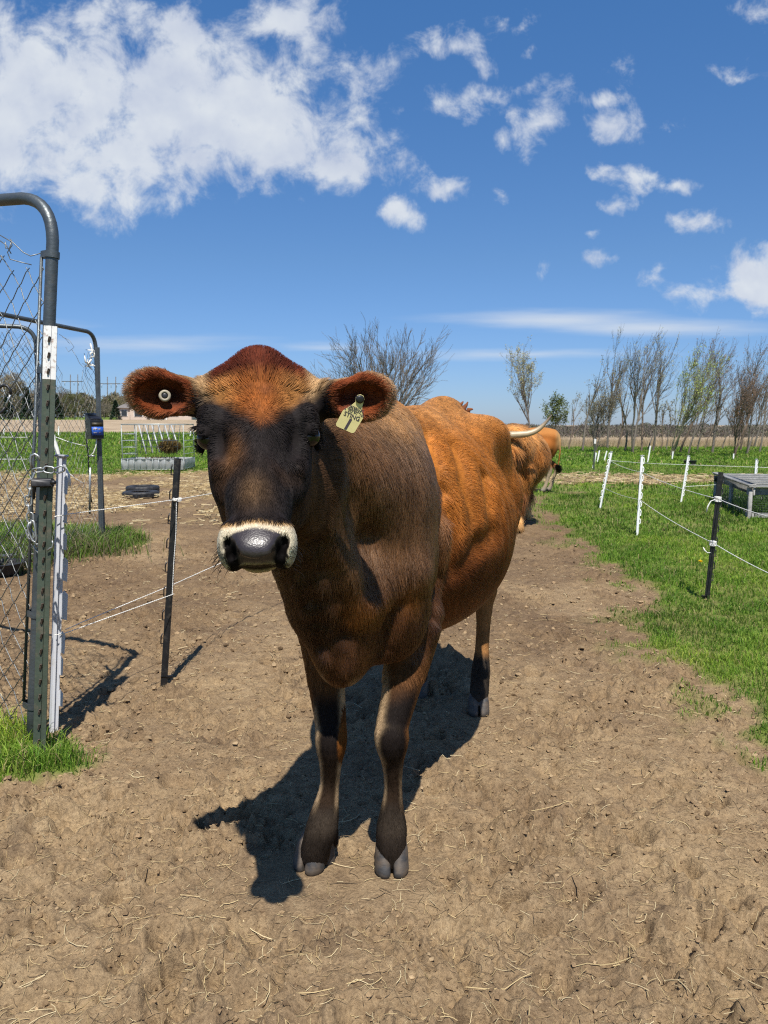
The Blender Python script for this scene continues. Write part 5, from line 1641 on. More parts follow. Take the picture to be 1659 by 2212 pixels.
# wires
def frac(p0, p1, v_u):  # point on a leaning post at image height v
    b_ = [p0 + (p1 - p0) * t for t in np.linspace(0, 1, 60)]
    def vimg(p):
        q = p - np.array([0, 0, CAM_Z]); c, s = math.cos(PITCH), math.sin(PITCH)
        return 1106 - F_PX * (q[1] * s + q[2] * c) / (q[1] * c - q[2] * s)
    return min(b_, key=lambda p: abs(vimg(p) - v_u))


wE1 = frac(E0, E1, 1076); wE2 = frac(E0, E1, 1171); wC = frac(C0, C1, 1052); wB1 = frac(B0, B1, 1021); wB2 = frac(B0, B1, 1080); wA1 = frac(A0, A1, 996); wA2 = frac(A0, A1, 1055)
R1 = P(1700, 1126, 3.9); R2 = P(1700, 1256, 3.9)
fw = np.array([0, -0.02, 0])
for pts, lab, sag in (([R1, wE1 + fw], "white polywire from the black lawn post off to the right, upper strand", 0.01), ([R2, wE2 + fw], "white polywire from the black lawn post off to the right, lower strand", 0.01),
                      ([wE1 + fw, wB1 + fw], "white polywire between the black lawn post and second white post, upper strand", 0.02), ([wB1 + fw, wA1 + fw], "white polywire between the two left white posts, upper strand", 0.02),
                      ([wE2 + fw, wB2 + fw], "white polywire between the black lawn post and second white post, lower strand", 0.02), ([wB2 + fw, wA2 + fw], "white polywire between the two left white posts, lower strand", 0.02),
                      ([wA1, P(1400, 1001, 17.5), P(1540, 1006, 17), P(1720, 1012, 16.5)], "pale polywire running level across the far side of the paddock", 0.0), ([wC, P(1548, 1047, 11.0)], "pale polywire from the third white post to the wooden coop", 0.0)):
    pts = [np.asarray(p) for p in pts]
    n = 14; path = []
    for a, b_ in zip(pts[:-1], pts[1:]):
        for t in np.linspace(0, 1, n): 
            q = a + (b_ - a) * t; q = q - np.array([0, 0, sag * 4 * t * (1 - t)]); path.append(q)
    mb = MB(); mb.tube(np.array(path), 0.0024 if pts[0][1] < 8 else 0.0036, 5); tag(mb.build("polywire", m_rope), lab, "fence wire", "electric fence wires")
for c_, lab in ((wE1, "white polywire knot on the black lawn post, upper"), (wE2, "white polywire knot on the black lawn post, lower")):
    mb = MB()
    for k in range(5):
        th = np.linspace(0, 2 * np.pi, 12); mb.tube(c_ + np.stack([0.021 * np.cos(th), 0.017 * np.sin(th), (k - 2) * 0.006 + 0.004 * np.sin(th + k)], -1), 0.003, 5, caps=False)
    s_ = 1 if lab.endswith("upper") else -1
    mb.tube([c_ + [-0.018, -0.012, 0], c_ + [-0.05, -0.015, -0.012], c_ + [-0.068, -0.015, -0.045], c_ + [-0.075, -0.015, -0.085]] if s_ > 0 else [c_ + [-0.015, -0.015, -0.06], c_ + [-0.04, -0.015, -0.06], c_ + [-0.058, -0.015, -0.045], c_ + [-0.068, -0.015, -0.025]], [.002, .003, .005, .003], 5)
    tag(mb.build("wire_knot", m_rope), lab, "wire knot")
# wooden poultry coop ------------------------------------------------------
m_wood = mat_simple("weathered_wood", (0.30, 0.29, 0.27), 0.85, var=0.35, scale=9, bump=0.4, bscale=50, dirt=(0.08, 0.08, 0.075), dirt_amt=0.5)
m_netm, nt, b, out = new_mat("fine_netting")
b.inputs["Base Color"].default_value = (0.05, 0.065, 0.06, 1); b.inputs["Roughness"].default_value = 0.6
k0 = G(1618, 1122); kH = 0.36
kc = np.array([k0[0], k0[1], 0.0])
kfar = np.array([P(1547, 1025, 11.4)[0], 11.4, 0.0]); kX = unit(kfar - kc); kL = np.linalg.norm(kfar - kc)
kY = np.array([kX[1], -kX[0], 0]); kW = 1.5
if kY[0] < 0: kY = -kY
coop = empty("poultry_coop", kc); tag(coop, "low weathered wooden poultry coop with netting sides at right edge", "coop")
corners = [kc, kc + kX * kL, kc + kX * kL + kY * kW, kc + kY * kW]
up = np.array([0, 0, 1.0])
for c_ in corners + [kc + kX * kL / 2, kc + kX * kL / 2 + kY * kW]:
    mb = MB(); mb.box(c_ + up * (kH / 2 - 0.02), (0.045, 0.045, kH + 0.02), np.stack([kX, kY, up], 1), 0.003); mb.build("leg", m_wood, coop)
for a, b_ in ((0, 1), (1, 2), (2, 3), (3, 0)):
    d = unit(corners[b_] - corners[a]); s_ = np.cross(up, d)
    for zz_, hh in ((kH - 0.02, 0.09), (0.05, 0.06)):
        mb = MB(); mb.box((corners[a] + corners[b_]) / 2 + up * zz_ - s_ * 0.034, (np.linalg.norm(corners[b_] - corners[a]) + 0.07, 0.022, hh), np.stack([d, s_, up], 1), 0.003); mb.build("rail", m_wood, coop)
for k, tt in enumerate(np.linspace(0.0, 1.0, 6)):
    mb = MB(); mb.box(kc + kX * kL * tt + kY * kW / 2 + up * (kH + 0.045), (0.11, kW + 0.06, 0.02), np.stack([kX, kY, up], 1), 0.003); mb.build("roof_slat", m_wood, coop)
for sd in (0, 1):
    mb = MB(); mb.box(kc + kX * kL / 2 + kY * (kW * sd) + up * (kH + 0.062), (kL + 0.1, 0.10, 0.018), np.stack([kX, kY, up], 1), 0.003); mb.build("roof_slat", m_wood, coop)
def net(mb, O, X, w, Z, h, stp=0.028, r=0.0012):
    for x in np.arange(0, w, stp): mb.tube([O + X * x, O + X * x + Z * h], r, 3, caps=False)
    for z in np.arange(0, h, stp): mb.tube([O + Z * z, O + X * w + Z * z], r, 3, caps=False)
mb = MB(); net(mb, kc + up * 0.03, kX, kL, up, kH - 0.05); net(mb, kc + kY * kW + up * 0.03, kX, kL, up, kH - 0.05); net(mb, kc + kX * kL + up * 0.03, kY, kW, up, kH - 0.05); net(mb, kc + up * 0.03, kY, kW, up, kH - 0.05); net(mb, kc + up * (kH + 0.035), kX, kL, kY, kW)
mb.build("netting", m_netm, coop)
# black tub far out
def tub(c, r0, r1, h, label, wall=0.02):
    ph = np.linspace(0, 2 * np.pi, 30, endpoint=False)
    prof = [(0.01, 0.0), (r0, 0.0), (r1, h * 0.92), (r1 + 0.02, h), (r1 - wall, h), (r0 - wall, 0.03), (0.01, 0.03)]
    V = np.concatenate([np.stack([c[0] + r_ * np.cos(ph), c[1] + r_ * np.sin(ph), np.full(30, c[2] + z_)], -1) for r_, z_ in prof])
    i = np.arange(len(prof) - 1)[:, None] * 30; j = np.arange(30)[None]; j2 = (j + 1) % 30
    mb = MB(); mb.add(V, np.stack([i + j, i + j2, i + 30 + j2, i + 30 + j], -1).reshape(-1, 4))
    o = mb.build("feed_tub", m_rubber, autosmooth=40); tag(o, label, "tub", "black rubber tubs"); return o
m_rubber = mat_simple("black_rubber", (0.017, 0.017, 0.018), 0.55, var=0.3, scale=6, bump=0.1, dirt=(0.12, 0.10, 0.08), dirt_amt=0.3)
tub(G(1490, 1005), 0.14, 0.17, 0.13, "small black tub far out on the grass below the trees")
tub(np.array([P(-6, 1240, 5.7)[0], 5.75, 0.02]), 0.13, 0.165, 0.085, "black rubber pan at the left edge on the dirt")
# tyres lying on the dirt ----------------------------------------------------
def tyre(c, R_, w, label, tilt=(0, 0)):
    r_ = empty("tyre", c); tag(r_, label, "tyre", "old tyres")
    n = 72; ph = np.linspace(0, 2 * np.pi, n, endpoint=False)
    prof = [(0.56, 0.10), (0.60, 0.0), (0.78, -0.04), (0.93, 0.02), (0.985, 0.12), (1.0, 0.30), (1.0, 0.36), (0.965, 0.38), (0.965, 0.44), (1.0, 0.46), (1.0, 0.54), (0.965, 0.56), (0.965, 0.62), (1.0, 0.64), (1.0, 0.70), (0.985, 0.88), (0.93, 0.98), (0.78, 1.04), (0.60, 1.0), (0.56, 0.90), (0.60, 0.80), (0.85, 0.75), (0.88, 0.5), (0.85, 0.25), (0.60, 0.20)]
    R2 = Matrix.Rotation(tilt[0], 3, 'X') @ Matrix.Rotation(tilt[1], 3, 'Y'); R2 = np.array(R2)
    V = []
    for a, z_ in prof:
        lug = np.where((np.arange(n) % 4 < 2) & (a > 0.975), 1.0, 0.975 if a > 0.975 else 1.0)
        V.append(np.stack([R_ * a * lug * np.cos(ph), R_ * a * lug * np.sin(ph), np.full(n, z_ * w)], -1))
    V = np.concatenate(V) @ R2.T + np.asarray(c)
    k = len(prof); i = np.arange(k)[:, None] * n; j = np.arange(n)[None]; j2 = (j + 1) % n; i2 = (np.arange(k)[:, None] + 1) % k * n
    mb = MB(); mb.add(V, np.stack([i + j, i + j2, i2 + j2, i2 + j], -1).reshape(-1, 4)); mb.build("carcass", m_rubber, r_, autosmooth=50)
    return r_
ty = G(285, 1078)
tyre(ty + [0.06, 0.25, 0.0], 0.28, 0.10, "black tyre lying flat on the dirt, front one of the pair")
tyre(ty + [-0.10, 0.86, 0.0], 0.27, 0.135, "black tyre lying flat on the dirt, rear one of the pair")
# hay feeder ----------------------------------------------------------------
f0 = G(333, 1018); FY = f0[1]; fx0 = P(265, 1000, FY)[0]; fx1 = P(398, 1000, FY)[0]; FW = fx1 - fx0
fd = empty("hay_feeder", ((fx0 + fx1) / 2, FY, 0)); tag(fd, "galvanized slant-bar hay feeder with tray standing on the pasture", "feeder")
FD = 1.0; m_fbar = mat_simple("feeder_bar", (0.34, 0.37, 0.36), 0.5, metal=0.4, var=0.3, scale=8); m_tray = mat_simple("feeder_tray", (0.44, 0.45, 0.45), 0.5, metal=0.2, var=0.25, scale=4, dirt=(0.30, 0.27, 0.2), dirt_amt=0.5)
def V3(x, y, z): return np.array([fx0 + x, FY + y, z])
rb = 0.013; zt = 1.13; zb = 0.30
mb = MB()
for pts in ([V3(0, 0, zt), V3(FW, 0, zt), V3(FW, FD, zt), V3(0, FD, zt), V3(0, 0, zt)],): mb.tube(pts, 0.017, 6)
for x, y in ((0, 0), (FW, 0), (FW, FD), (0, FD)): mb.tube([V3(x, y, 0.02), V3(x, y, zt)], 0.010, 6)
for z_ in (0.42, 0.58, 0.74, 0.90): 
    mb.tube([V3(0, 0, z_), V3(FW * 0.24, 0, z_)], 0.008, 5); mb.tube([V3(0, 0, z_), V3(0, FD, z_)], 0.008, 5); mb.tube([V3(FW, 0, z_), V3(FW, FD, z_)], 0.007, 5)
mb.tube([V3(FW * 0.24, 0, 0.32), V3(FW * 0.24, 0, zt)], 0.010, 5)
mb.build("frame", m_fbar, fd)
for k in range(8):                          # front slanted bars, lean to the right going up
    x1 = FW * (0.36 + 0.085 * k); x0 = x1 - FW * 0.17
    mb = MB(); mb.tube([V3(x1, 0.0, zt), V3(x0 + FW * 0.02, FD * 0.42, 0.42)], 0.009, 6); mb.build("bar", m_fbar, fd)
for k in range(6):                          # rear slanted bars, sunlight on them put in by the paler tray material
    x1 = FW * (0.07 + 0.11 * k); mb = MB(); mb.tube([V3(x1, FD, zt), V3(x1 + FW * 0.20, FD * 0.58, 0.40 + 0.02 * k)], 0.017, 6); mb.build("bar", m_tray, fd)
for z_ in (0.90, 0.74, 0.58):
    t = (z_ - 0.42) / (zt - 0.42); mb = MB(); mb.tube([V3(FW * 0.24, FD * 0.42 * (1 - t), z_), V3(FW * 0.98 - 0.25 * (1 - t), FD * 0.42 * (1 - t), z_)], 0.008, 5); mb.build("rail", m_fbar, fd)
tr = MB()
for (a, b_) in ((V3(-0.02, -0.05, 0), V3(FW + .02, -0.05, 0)), (V3(FW + .02, -0.05, 0), V3(FW + .02, FD, 0)), (V3(-0.02, FD, 0), V3(-0.02, -0.05, 0)), (V3(FW + .02, FD, 0), V3(-.02, FD, 0))):
    n = 40; t = np.linspace(0, 1, n)[:, None]; nn_ = np.cross(unit(b_ - a), up)
    wv = 0.022 * np.sin(np.arange(n) * 1.25)[:, None]
    rows_ = [a + (b_ - a) * t + nn_ * (wv * s_ + o_f) + up * z_ for z_, s_, o_f in ((0.04, 1, -0.05), (0.12, 0.6, -0.02), (0.19, 1, 0.0), (0.30, 0.3, 0.01))]
    V = np.concatenate(rows_); i = np.arange(3)[:, None] * n; j = np.arange(n - 1)[None]
    tr.add(V, np.stack([i + j, i + j + 1, i + n + j + 1, i + n + j], -1).reshape(-1, 4))
tr.box(V3(FW / 2, FD / 2, 0.06), (FW * 0.98, FD * 0.95, 0.02))
tr.build("tray", m_tray, fd)
mb = MB(); mb.tube([V3(-0.02, -0.065, 0.30), V3(FW + .02, -0.065, 0.30)], 0.010, 5); mb.tube([V3(-0.02, -0.09, 0.05), V3(FW + .02, -0.09, 0.05)], 0.008, 5)
for k in range(11): x = FW * k / 10; mb.tube([V3(x, -0.095, 0.04), V3(x, -0.07, 0.30)], 0.007, 5)
mb.build("tray_wire", m_fbar, fd)
m_hay = mat_tint("hay", 0.95, 0.15)
def hay_heap(c, rad, n, seed, tone=1.0):
    rg = np.random.default_rng(seed); mb = MB()
    for k in range(n):
        d = unit(rg.normal(0, 1, 3)); p = c + d * np.asarray(rad) * rg.uniform(0.55, 1) ; a = unit(rg.normal(0, 1, 3)); ln = rg.uniform(0.05, 0.13)
        col = np.array([0.22, 0.155, 0.06]) * rg.uniform(0.35, 1.5) * tone
        s_ = unit(np.cross(a, [0.3, 0.5, 0.8])) * 0.004
        mb.add([p - a * ln - s_, p - a * ln + s_, p + a * ln + s_ + [0, 0, -0.02], p + a * ln - s_ + [0, 0, -0.02]], [[0, 1, 2, 3]], None, col)
    return mb
o = hay_heap(V3(FW * 0.68, FD * 0.5, 0.60), (0.26, 0.24, 0.125), 2600, 5).build("hay", m_hay, smooth=False); tag(o, "clump of brown hay caught inside the feeder", "hay")
o = hay_heap(V3(FW * 0.5, FD * 0.45, 0.18), (0.6, 0.35, 0.14), 1500, 6).build("hay", m_hay, smooth=False); tag(o, "hay scraps lying in the feeder tray", "hay")
print("right", time.time() - T0)
# ------------------------------------------------------------------ the two cattle behind
m_skin2 = skin_mat("far_cow_skin", 0.8, 0.1)
def herd_animal(name_label, origin, yaw_axis, scale, h, build, colour, hair=None):
    """origin: ground point under the fore feet; yaw_axis: unit vector towards the tail"""
    o2 = np.asarray(origin, float); ax = unit(yaw_axis); lt = np.array([ax[1], -ax[0]])
    Bq = lambda s, l, z: np.array([o2[0] + scale * (s * ax[0] + l * lt[0]), o2[1] + scale * (s * ax[1] + l * lt[1]), scale * z])
    R = np.array([[ax[0], ax[1], 0], [lt[0], lt[1], 0], [0, 0, 1.0]])
    cor = np.array([Bq(s, l, z) for s in (-0.75, 1.7) for l in (-0.6, 0.6) for z in (-0.02, 1.5)])
    fl = Field(cor.min(0) - 0.05, cor.max(0) + 0.05, h)
    build(fl, Bq, R, scale)
    V, Q = fl.mesh(2); N = vnormals(V, Q)
    root = empty("cow", (o2[0] + 0.5 * scale * ax[0], o2[1] + 0.5 * scale * ax[1], 0)); tag(root, name_label, "cow", "cattle in the yard")
    inv = lambda p: np.stack([((p[:, :2] - o2[:2]) @ ax) / scale, ((p[:, :2] - o2[:2]) @ lt) / scale, p[:, 2] / scale], -1)
    col = colour(inv(V), V)
    me = raw_mesh("body", V - np.array(root.location), Q, np.zeros((0, 3), int)); set_color(me, col)
    g_ = me.attributes.new("gloss", 'FLOAT', 'POINT'); g_.data.foreach_set("value", np.zeros(len(V), np.float32))
    me.materials.append(m_skin2); link(bpy.data.objects.new("body", me), root)
    return root, V, Q, N, inv, Bq


def trunk_and_legs(fl, B, R, sc, belly=0.0, fore=0.0):
    S = lambda *r: tuple(sc * x for x in r)
    fl.ell(B(0.15, 0, 0.84), S(0.30, 0.20, 0.33), R, 0.06); fl.ell(B(0.60, 0, 0.84), S(0.52, 0.29 + belly, 0.33), R, 0.08); fl.ell(B(1.1, 0, 0.95), S(0.36, 0.21, 0.23), R, 0.08); fl.ell(B(1.18, 0, 0.84), S(0.24, 0.21, 0.26), R, 0.08)
    fl.chain([B(0.1, 0, 1.12), B(0.5, 0, 1.11), B(1.1, 0, 1.15), B(1.36, 0, 1.12)], [0.05 * sc] * 4, 0.08)
    for sg in (-1, 1):
        fl.cone(B(1.02, sg * .17, 1.06), B(1.36, sg * .1, 1.04), .05 * sc, .05 * sc, .08)
        fl.chain([B(0.08, sg * .13, .75), B(.05, sg * .13, .52), B(.0, sg * .12, .40), B(.02, sg * .12, .22), B(0, sg * .12, .12), B(-.02, sg * .12, .05)], [.11 * sc, .062 * sc, .044 * sc, .030 * sc, .038 * sc, .045 * sc], .03)
        s1 = 1.2 + (0.10 if sg < 0 else 0.0)
        fl.chain([B(1.2, sg * .15, .86), B(1.12, sg * .16, .66), B(s1 + .10, sg * .14, .48), B(s1 + .06, sg * .135, .26), B(s1 + .02, sg * .135, .13), B(s1 - .02, sg * .135, .05)], [.15 * sc, .10 * sc, .050 * sc, .032 * sc, .040 * sc, .046 * sc], .035)
    fl.chain([B(1.36, 0, 1.12), B(1.45, 0, 1.05), B(1.47, 0.02, .75), B(1.44, 0.05, .50)], [.035 * sc, .024 * sc, .018 * sc, .016 * sc], .03)


# tan cow grazing behind, side on, rump to the right
def build_tan(fl, B, R, sc):
    trunk_and_legs(fl, B, R, sc)
    fl.cone(B(0.05, 0, 1.0), B(-0.45, 0.0, 0.95), .17 * sc, .11 * sc, .06)
    fl.cone(B(-0.45, 0, 0.98), B(-0.68, 0, 0.72), .10 * sc, .065 * sc, .04)
    for sg in (-1, 1): fl.cone(B(-0.42, sg * .08, 1.02), B(-0.42, sg * .22, 1.0), .03 * sc, .035 * sc, .02)
    fl.cone(B(0.85, 0.03, .56), B(0.82, 0.03, .47), .03 * sc, .018 * sc, .03)
def col_tan(q, p):
    n1 = noise3(p, 5, 1); z = q[:, 2]; s = q[:, 0]
    c = np.tile([.29, .098, .022], (len(q), 1)); mixv = lambda a, b_, t: a + (np.asarray(b_) - a) * np.clip(t, 0, 1)[:, None]
    c = mixv(c, [.36, .15, .042], sstep(1.0, 1.15, z)); c = mixv(c, [.20, .075, .025], sstep(.72, .55, z + .05 * n1)); c = mixv(c, [.42, .24, .10], sstep(1.36, 1.46, s) * sstep(.7, .9, z))
    c = mixv(c, [.34, .26, .165], sstep(.52, .42, z)); c = mixv(c, [.30, .25, .19], sstep(.14, .08, z)); c = mixv(c, [.02, .018, .016], sstep(.07, .05, z))
    return c * (1 + .2 * n1)[:, None]
tan_rump = G(1212, 1066)
tan_root, tV, tQ, tN, _, tB = herd_animal("tan cow with pale legs standing side-on behind the shaggy one", (tan_rump[0] - 1.33, tan_rump[1] + 0.28), (0.97, -0.22), 0.90, 0.016, build_tan, col_tan)
tt = tB(1.44, 0.05, .50)
rg = np.random.default_rng(2); k = 260
hair_object("tail_switch", tt + rg.normal(0, .02, (k, 3)), unit(np.array([0.1, -0.2, -1.0])) * np.ones((k, 1)), np.tile([0.2, 0, -1.0], (k, 1)), 0.06, 2.0, np.tile([.02, .015, .012], (k, 1)), hair_mat("tail_hair"), tan_root, width=0.003, npts=4)

# shaggy long-horned cow, facing the camera, half hidden
def build_high(fl, B, R, sc):
    trunk_and_legs(fl, B, R, sc, belly=0.09)
    fl.cone(B(0.02, 0, 0.98), B(-0.28, -0.16, 0.98), .20 * sc, .14 * sc, .07)
    fl.ell(B(-0.36, -0.20, 1.00), (0.13 * sc, 0.12 * sc, 0.13 * sc), R, .05)
    fl.cone(B(-0.38, -0.21, 0.98), B(-0.58, -0.25, 0.72), .105 * sc, .065 * sc, .04)
    fl.ell(B(-0.60, -0.26, 0.70), (0.06 * sc, 0.065 * sc, 0.06 * sc), R, .03)
    fl.cone(B(-0.1, -0.02, 0.62), B(0.1, 0, 0.55), .13 * sc, .14 * sc, .05)
    for sg in (-1, 1): fl.cone(B(-0.33, -0.20 + sg * .10, 1.02), B(-0.33, -0.20 + sg * .27, 0.93), .035 * sc, .035 * sc, .02)
def col_high(q, p):
    n1 = noise3(p, 6, 4); z = q[:, 2]
    c = np.tile([.30, .115, .026], (len(q), 1)); mixv = lambda a, b_, t: a + (np.asarray(b_) - a) * np.clip(t, 0, 1)[:, None]
    c = mixv(c, [.42, .19, .055], sstep(.95, 1.1, z)); c = mixv(c, [.24, .09, .028], sstep(.62, .45, z + .05 * n1)); c = mixv(c, [.46, .25, .09], sstep(.35, .2, z)); c = mixv(c, [.12, .09, .06], sstep(.05, .03, z))
    return c * (1 + .3 * n1)[:, None]
hf = G(1112, 1152)
HSC = 0.94
high_root, hV, hQ, hNm, hinv, hB = herd_animal("shaggy golden long-haired cow with upswept horn behind the brown cow", (hf[0] - 0.05, hf[1] + 0.10), (0.24, 0.97), HSC, 0.016, build_high, col_high)
p_, n_, _, _ = sample_surface(hV, hQ, hNm, 50000)
q_ = hinv(p_)
fl2 = np.zeros_like(p_); fl2[:, 2] = -1; fl2[:, 1] = 0.25
hm_ = q_[:, 0] < -0.15
ln_ = np.where(q_[:, 2] < 0.3, 0.05, 0.13) * rng.uniform(0.6, 1.2, len(p_)); ln_ = np.where(hm_ & (q_[:, 2] > 0.85), 0.16 * rng.uniform(.6, 1.1, len(p_)), ln_)
ln_ = np.where(hm_ & (q_[:, 2] < 0.80), 0.03, ln_)
cl = col_high(q_, p_) * np.clip(1 + 1.3 * noise3(p_ * np.array([1, 1, .35]), 14, 7) + rng.normal(0, .2, len(p_)), .35, 1.9)[:, None]
fl2 += 0.5 * np.stack([noise3(p_, 9, 21), noise3(p_, 9, 22), noise3(p_, 9, 23)], -1)
hair_object("coat", p_, n_, fl2, ln_, 0.30, np.clip(cl, .01, .8), hair_mat("shaggy_hair", 0.4, 0.5, 0.3), high_root, width=0.0030, npts=5, droop=0.25, frizz=0.22)
m_horn, nt, b, out = new_mat("horn")
tc = nd(nt, "ShaderNodeTexCoord"); n1 = nd(nt, "ShaderNodeTexNoise", inp={"Scale": 14.0, "Detail": 5.0}); L(nt, tc.outputs["Object"], n1.inputs["Vector"])
at = nd(nt, "ShaderNodeAttribute", attribute_name="tint"); r_ = ramp(nt, n1.outputs["Fac"], [(0.3, (.75, .72, .66)), (0.7, (1.15, 1.1, 1.0))]); L(nt, mixc(nt, .8, at.outputs["Color"], r_.outputs[0], 'MULTIPLY'), b.inputs["Base Color"]); b.inputs["Roughness"].default_value = 0.4
def horn(pts, rs):
    pts = np.array(pts); t = np.linspace(0, 1, 24); s = np.linspace(0, 1, len(pts))
    c = np.stack([np.interp(t, s, pts[:, k]) for k in range(3)], -1); k3 = np.array([.25, .5, .25])
    for _ in range(3): c[1:-1] = .25 * c[:-2] + .5 * c[1:-1] + .25 * c[2:]
    r = np.interp(t, s, rs); col = np.stack([np.interp(t, [0, .55, .8, 1], v_) for v_ in ((.42, .40, .20, .10), (.34, .31, .15, .075), (.22, .20, .10, .055))], -1)
    mb = MB(); mb.tube(c, r, 12, col=np.vstack([np.repeat(col, 12, 0), col[:1], col[-1:]])); mb.build("horn", m_horn, high_root)
HY = hf[1] - 0.22
hp = [P(u, v, HY) for u, v in ((1100, 940), (1118, 939), (1136, 938), (1152, 934), (1166, 926), (1178, 914), (1186, 904), (1192, 896))]
horn(hp, [.036, .035, .033, .029, .024, .017, .011, .004])
cx_ = hB(-0.36, -0.20, 1.0)[0]
horn([np.array([2 * cx_ - p[0], p[1] + 0.05, p[2]]) for p in hp], [.036, .035, .033, .029, .024, .017, .011, .004])
print("herd", time.time() - T0)
# ------------------------------------------------------------------ trees and far things
def bark(name, c):
    return mat_simple(name, c, 0.9, var=0.35, scale=5, bump=0.3, bscale=30)
m_bark = bark("grey_bark", (0.14, 0.12, 0.098)); m_bark2 = bark("brown_bark", (0.15, 0.108, 0.078)); m_bark3 = bark("olive_bark", (0.17, 0.155, 0.088))
m_leaf = mat_tint("spring_leaf", 0.7, 0.35)


def grow(mbT, mbB, rg, p, d, ln, r, lvl, maxl, wind, upb, kids, spread, tips, wig=0.10, rmin=0.006, nseg=None):
    n = nseg or max(3, 6 - lvl)
    pts = [p]; dd = d.copy()
    for i in range(n):
        dd = unit(dd + rg.normal(0, wig, 3) + wind * 0.05 * (1 + lvl) + np.array([0, 0, upb * 0.10]))
        pts.append(pts[-1] + dd * ln / n)
    pts = np.array(pts); rs = np.linspace(r, max(r * (0.45 if lvl < maxl else 0.25), rmin * 0.6), n + 1)
    (mbT if lvl == 0 else mbB).tube(pts, rs, 7 if lvl == 0 else (5 if lvl == 1 else 3), caps=False)
    if lvl >= maxl:
        tips.append((pts[-1], pts[n // 2])); return
    k = kids[min(lvl, len(kids) - 1)]
    for j in range(k):
        t = rg.uniform(0.28 if lvl == 0 else 0.15, 1.0) if j else 1.0
        f = t * n; i = min(int(f), n - 1); q = pts[i] + (pts[i + 1] - pts[i]) * (f - i)
        base = unit(pts[min(i + 1, n)] - pts[i])
        a = rg.uniform(0, 2 * np.pi); side = unit(np.cross(base, [math.cos(a), math.sin(a), 0.3]))
        sp = spread[min(lvl, len(spread) - 1)] * rg.uniform(0.6, 1.25) * (0.45 if j == 0 else 1)
        nd_ = unit(base * math.cos(sp) + side * math.sin(sp))
        l2 = ln * rg.uniform(0.38, 0.66) * (1.05 - 0.45 * t if lvl == 0 else 1)
        rr = np.interp(t, [0, 1], [rs[0], rs[-1]]) * rg.uniform(0.5, 0.75)
        grow(mbT, mbB, rg, q, nd_, l2, max(rr, rmin), lvl + 1, maxl, wind, upb, kids, spread, tips, wig, rmin)


def leaves(mb, rg, tips, n, size, cols, spread):
    T = np.array([t[0] for t in tips]); M_ = np.array([t[1] for t in tips])
    k = rg.integers(0, len(T), n); w = rg.random(n)[:, None]
    c = T[k] * w + M_[k] * (1 - w) + rg.normal(0, spread, (n, 3))
    a = rg.normal(0, 1, (n, 3)); a /= np.linalg.norm(a, axis=1, keepdims=True); b_ = np.cross(a, rg.normal(0, 1, (n, 3))); b_ /= np.linalg.norm(b_, axis=1, keepdims=True)
    s = (size * rg.uniform(0.6, 1.4, n))[:, None]
    V = np.stack([c - a * s, c + b_ * s * 0.6, c + a * s, c - b_ * s * 0.6], 1).reshape(-1, 3)
    Q = np.arange(n * 4).reshape(-1, 4)
    cc_ = np.array(cols)[rg.integers(0, len(cols), n)] * rg.uniform(0.6, 1.3, (n, 1))
    mb.add(V, Q, None, np.repeat(cc_, 4, 0))


def tree(label, u, v, Y, top_v, seed, lean=0.1, maxl=3, kids=(9, 5, 4), spread=(0.55, 0.5, 0.45), mat=None, leaf=None, r0=0.02, wind=0.35, upb=1.1, stems=1, wig=0.1, rmin=0.006, group="bare spring trees", trunk_frac=0.78, z0=None, cat="tree", stem_spread=0.35):
    rg = np.random.default_rng(seed)
    b0 = P(u, v, Y); b0[2] = float(ground_z(b0[0:1], b0[1:2])[0]) if z0 is None else z0
    H = (P(u, top_v, Y)[2] - b0[2]) * 1.05; lean = lean * 0.65
    r_ = empty("tree", b0); tag(r_, label, cat, group)
    T_, B_ = MB(), MB(); tips = []
    for s_ in range(stems):
        a = 2 * np.pi * s_ / stems + rg.uniform(0, 1)
        rad_ = rg.uniform(.1, 1.0) if stems > 1 else 0
        d = unit(np.array([lean, 0, 1.0]) + np.array([math.cos(a), math.sin(a), 0]) * rad_ * stem_spread)
        grow(T_, B_, rg, b0 - np.array([0, 0, .05]), d, H * trunk_frac * rg.uniform(.9, 1.05) * (1 - .22 * rad_ * min(stem_spread, 1)), r0 * H * (1 if stems == 1 else .6), 0, maxl, np.array([wind, 0, 0]) * (1 if lean > 0 else .3), upb, kids, spread, tips, wig, rmin)
    # scale so that the tallest twig meets the height seen
    zmax = max(v_[:, 2].max() for v_ in B_.v); k = H / (zmax - b0[2])
    for M_ in (T_, B_): M_.v = [b0 + (v_ - b0) * np.array([min(k, 1.15), min(k, 1.15), k]) for v_ in M_.v]
    tips = [(b0 + (a - b0) * k, b0 + (c - b0) * k) for a, c in tips]
    T_.build("trunk", mat or m_bark, r_); B_.build("crown", mat or m_bark, r_)
    if leaf:
        n, size, cols = leaf; mb = MB(); leaves(mb, rg, tips, n, size, cols, size * 1.6); mb.build("leaves", m_leaf, r_, smooth=False)
    return r_


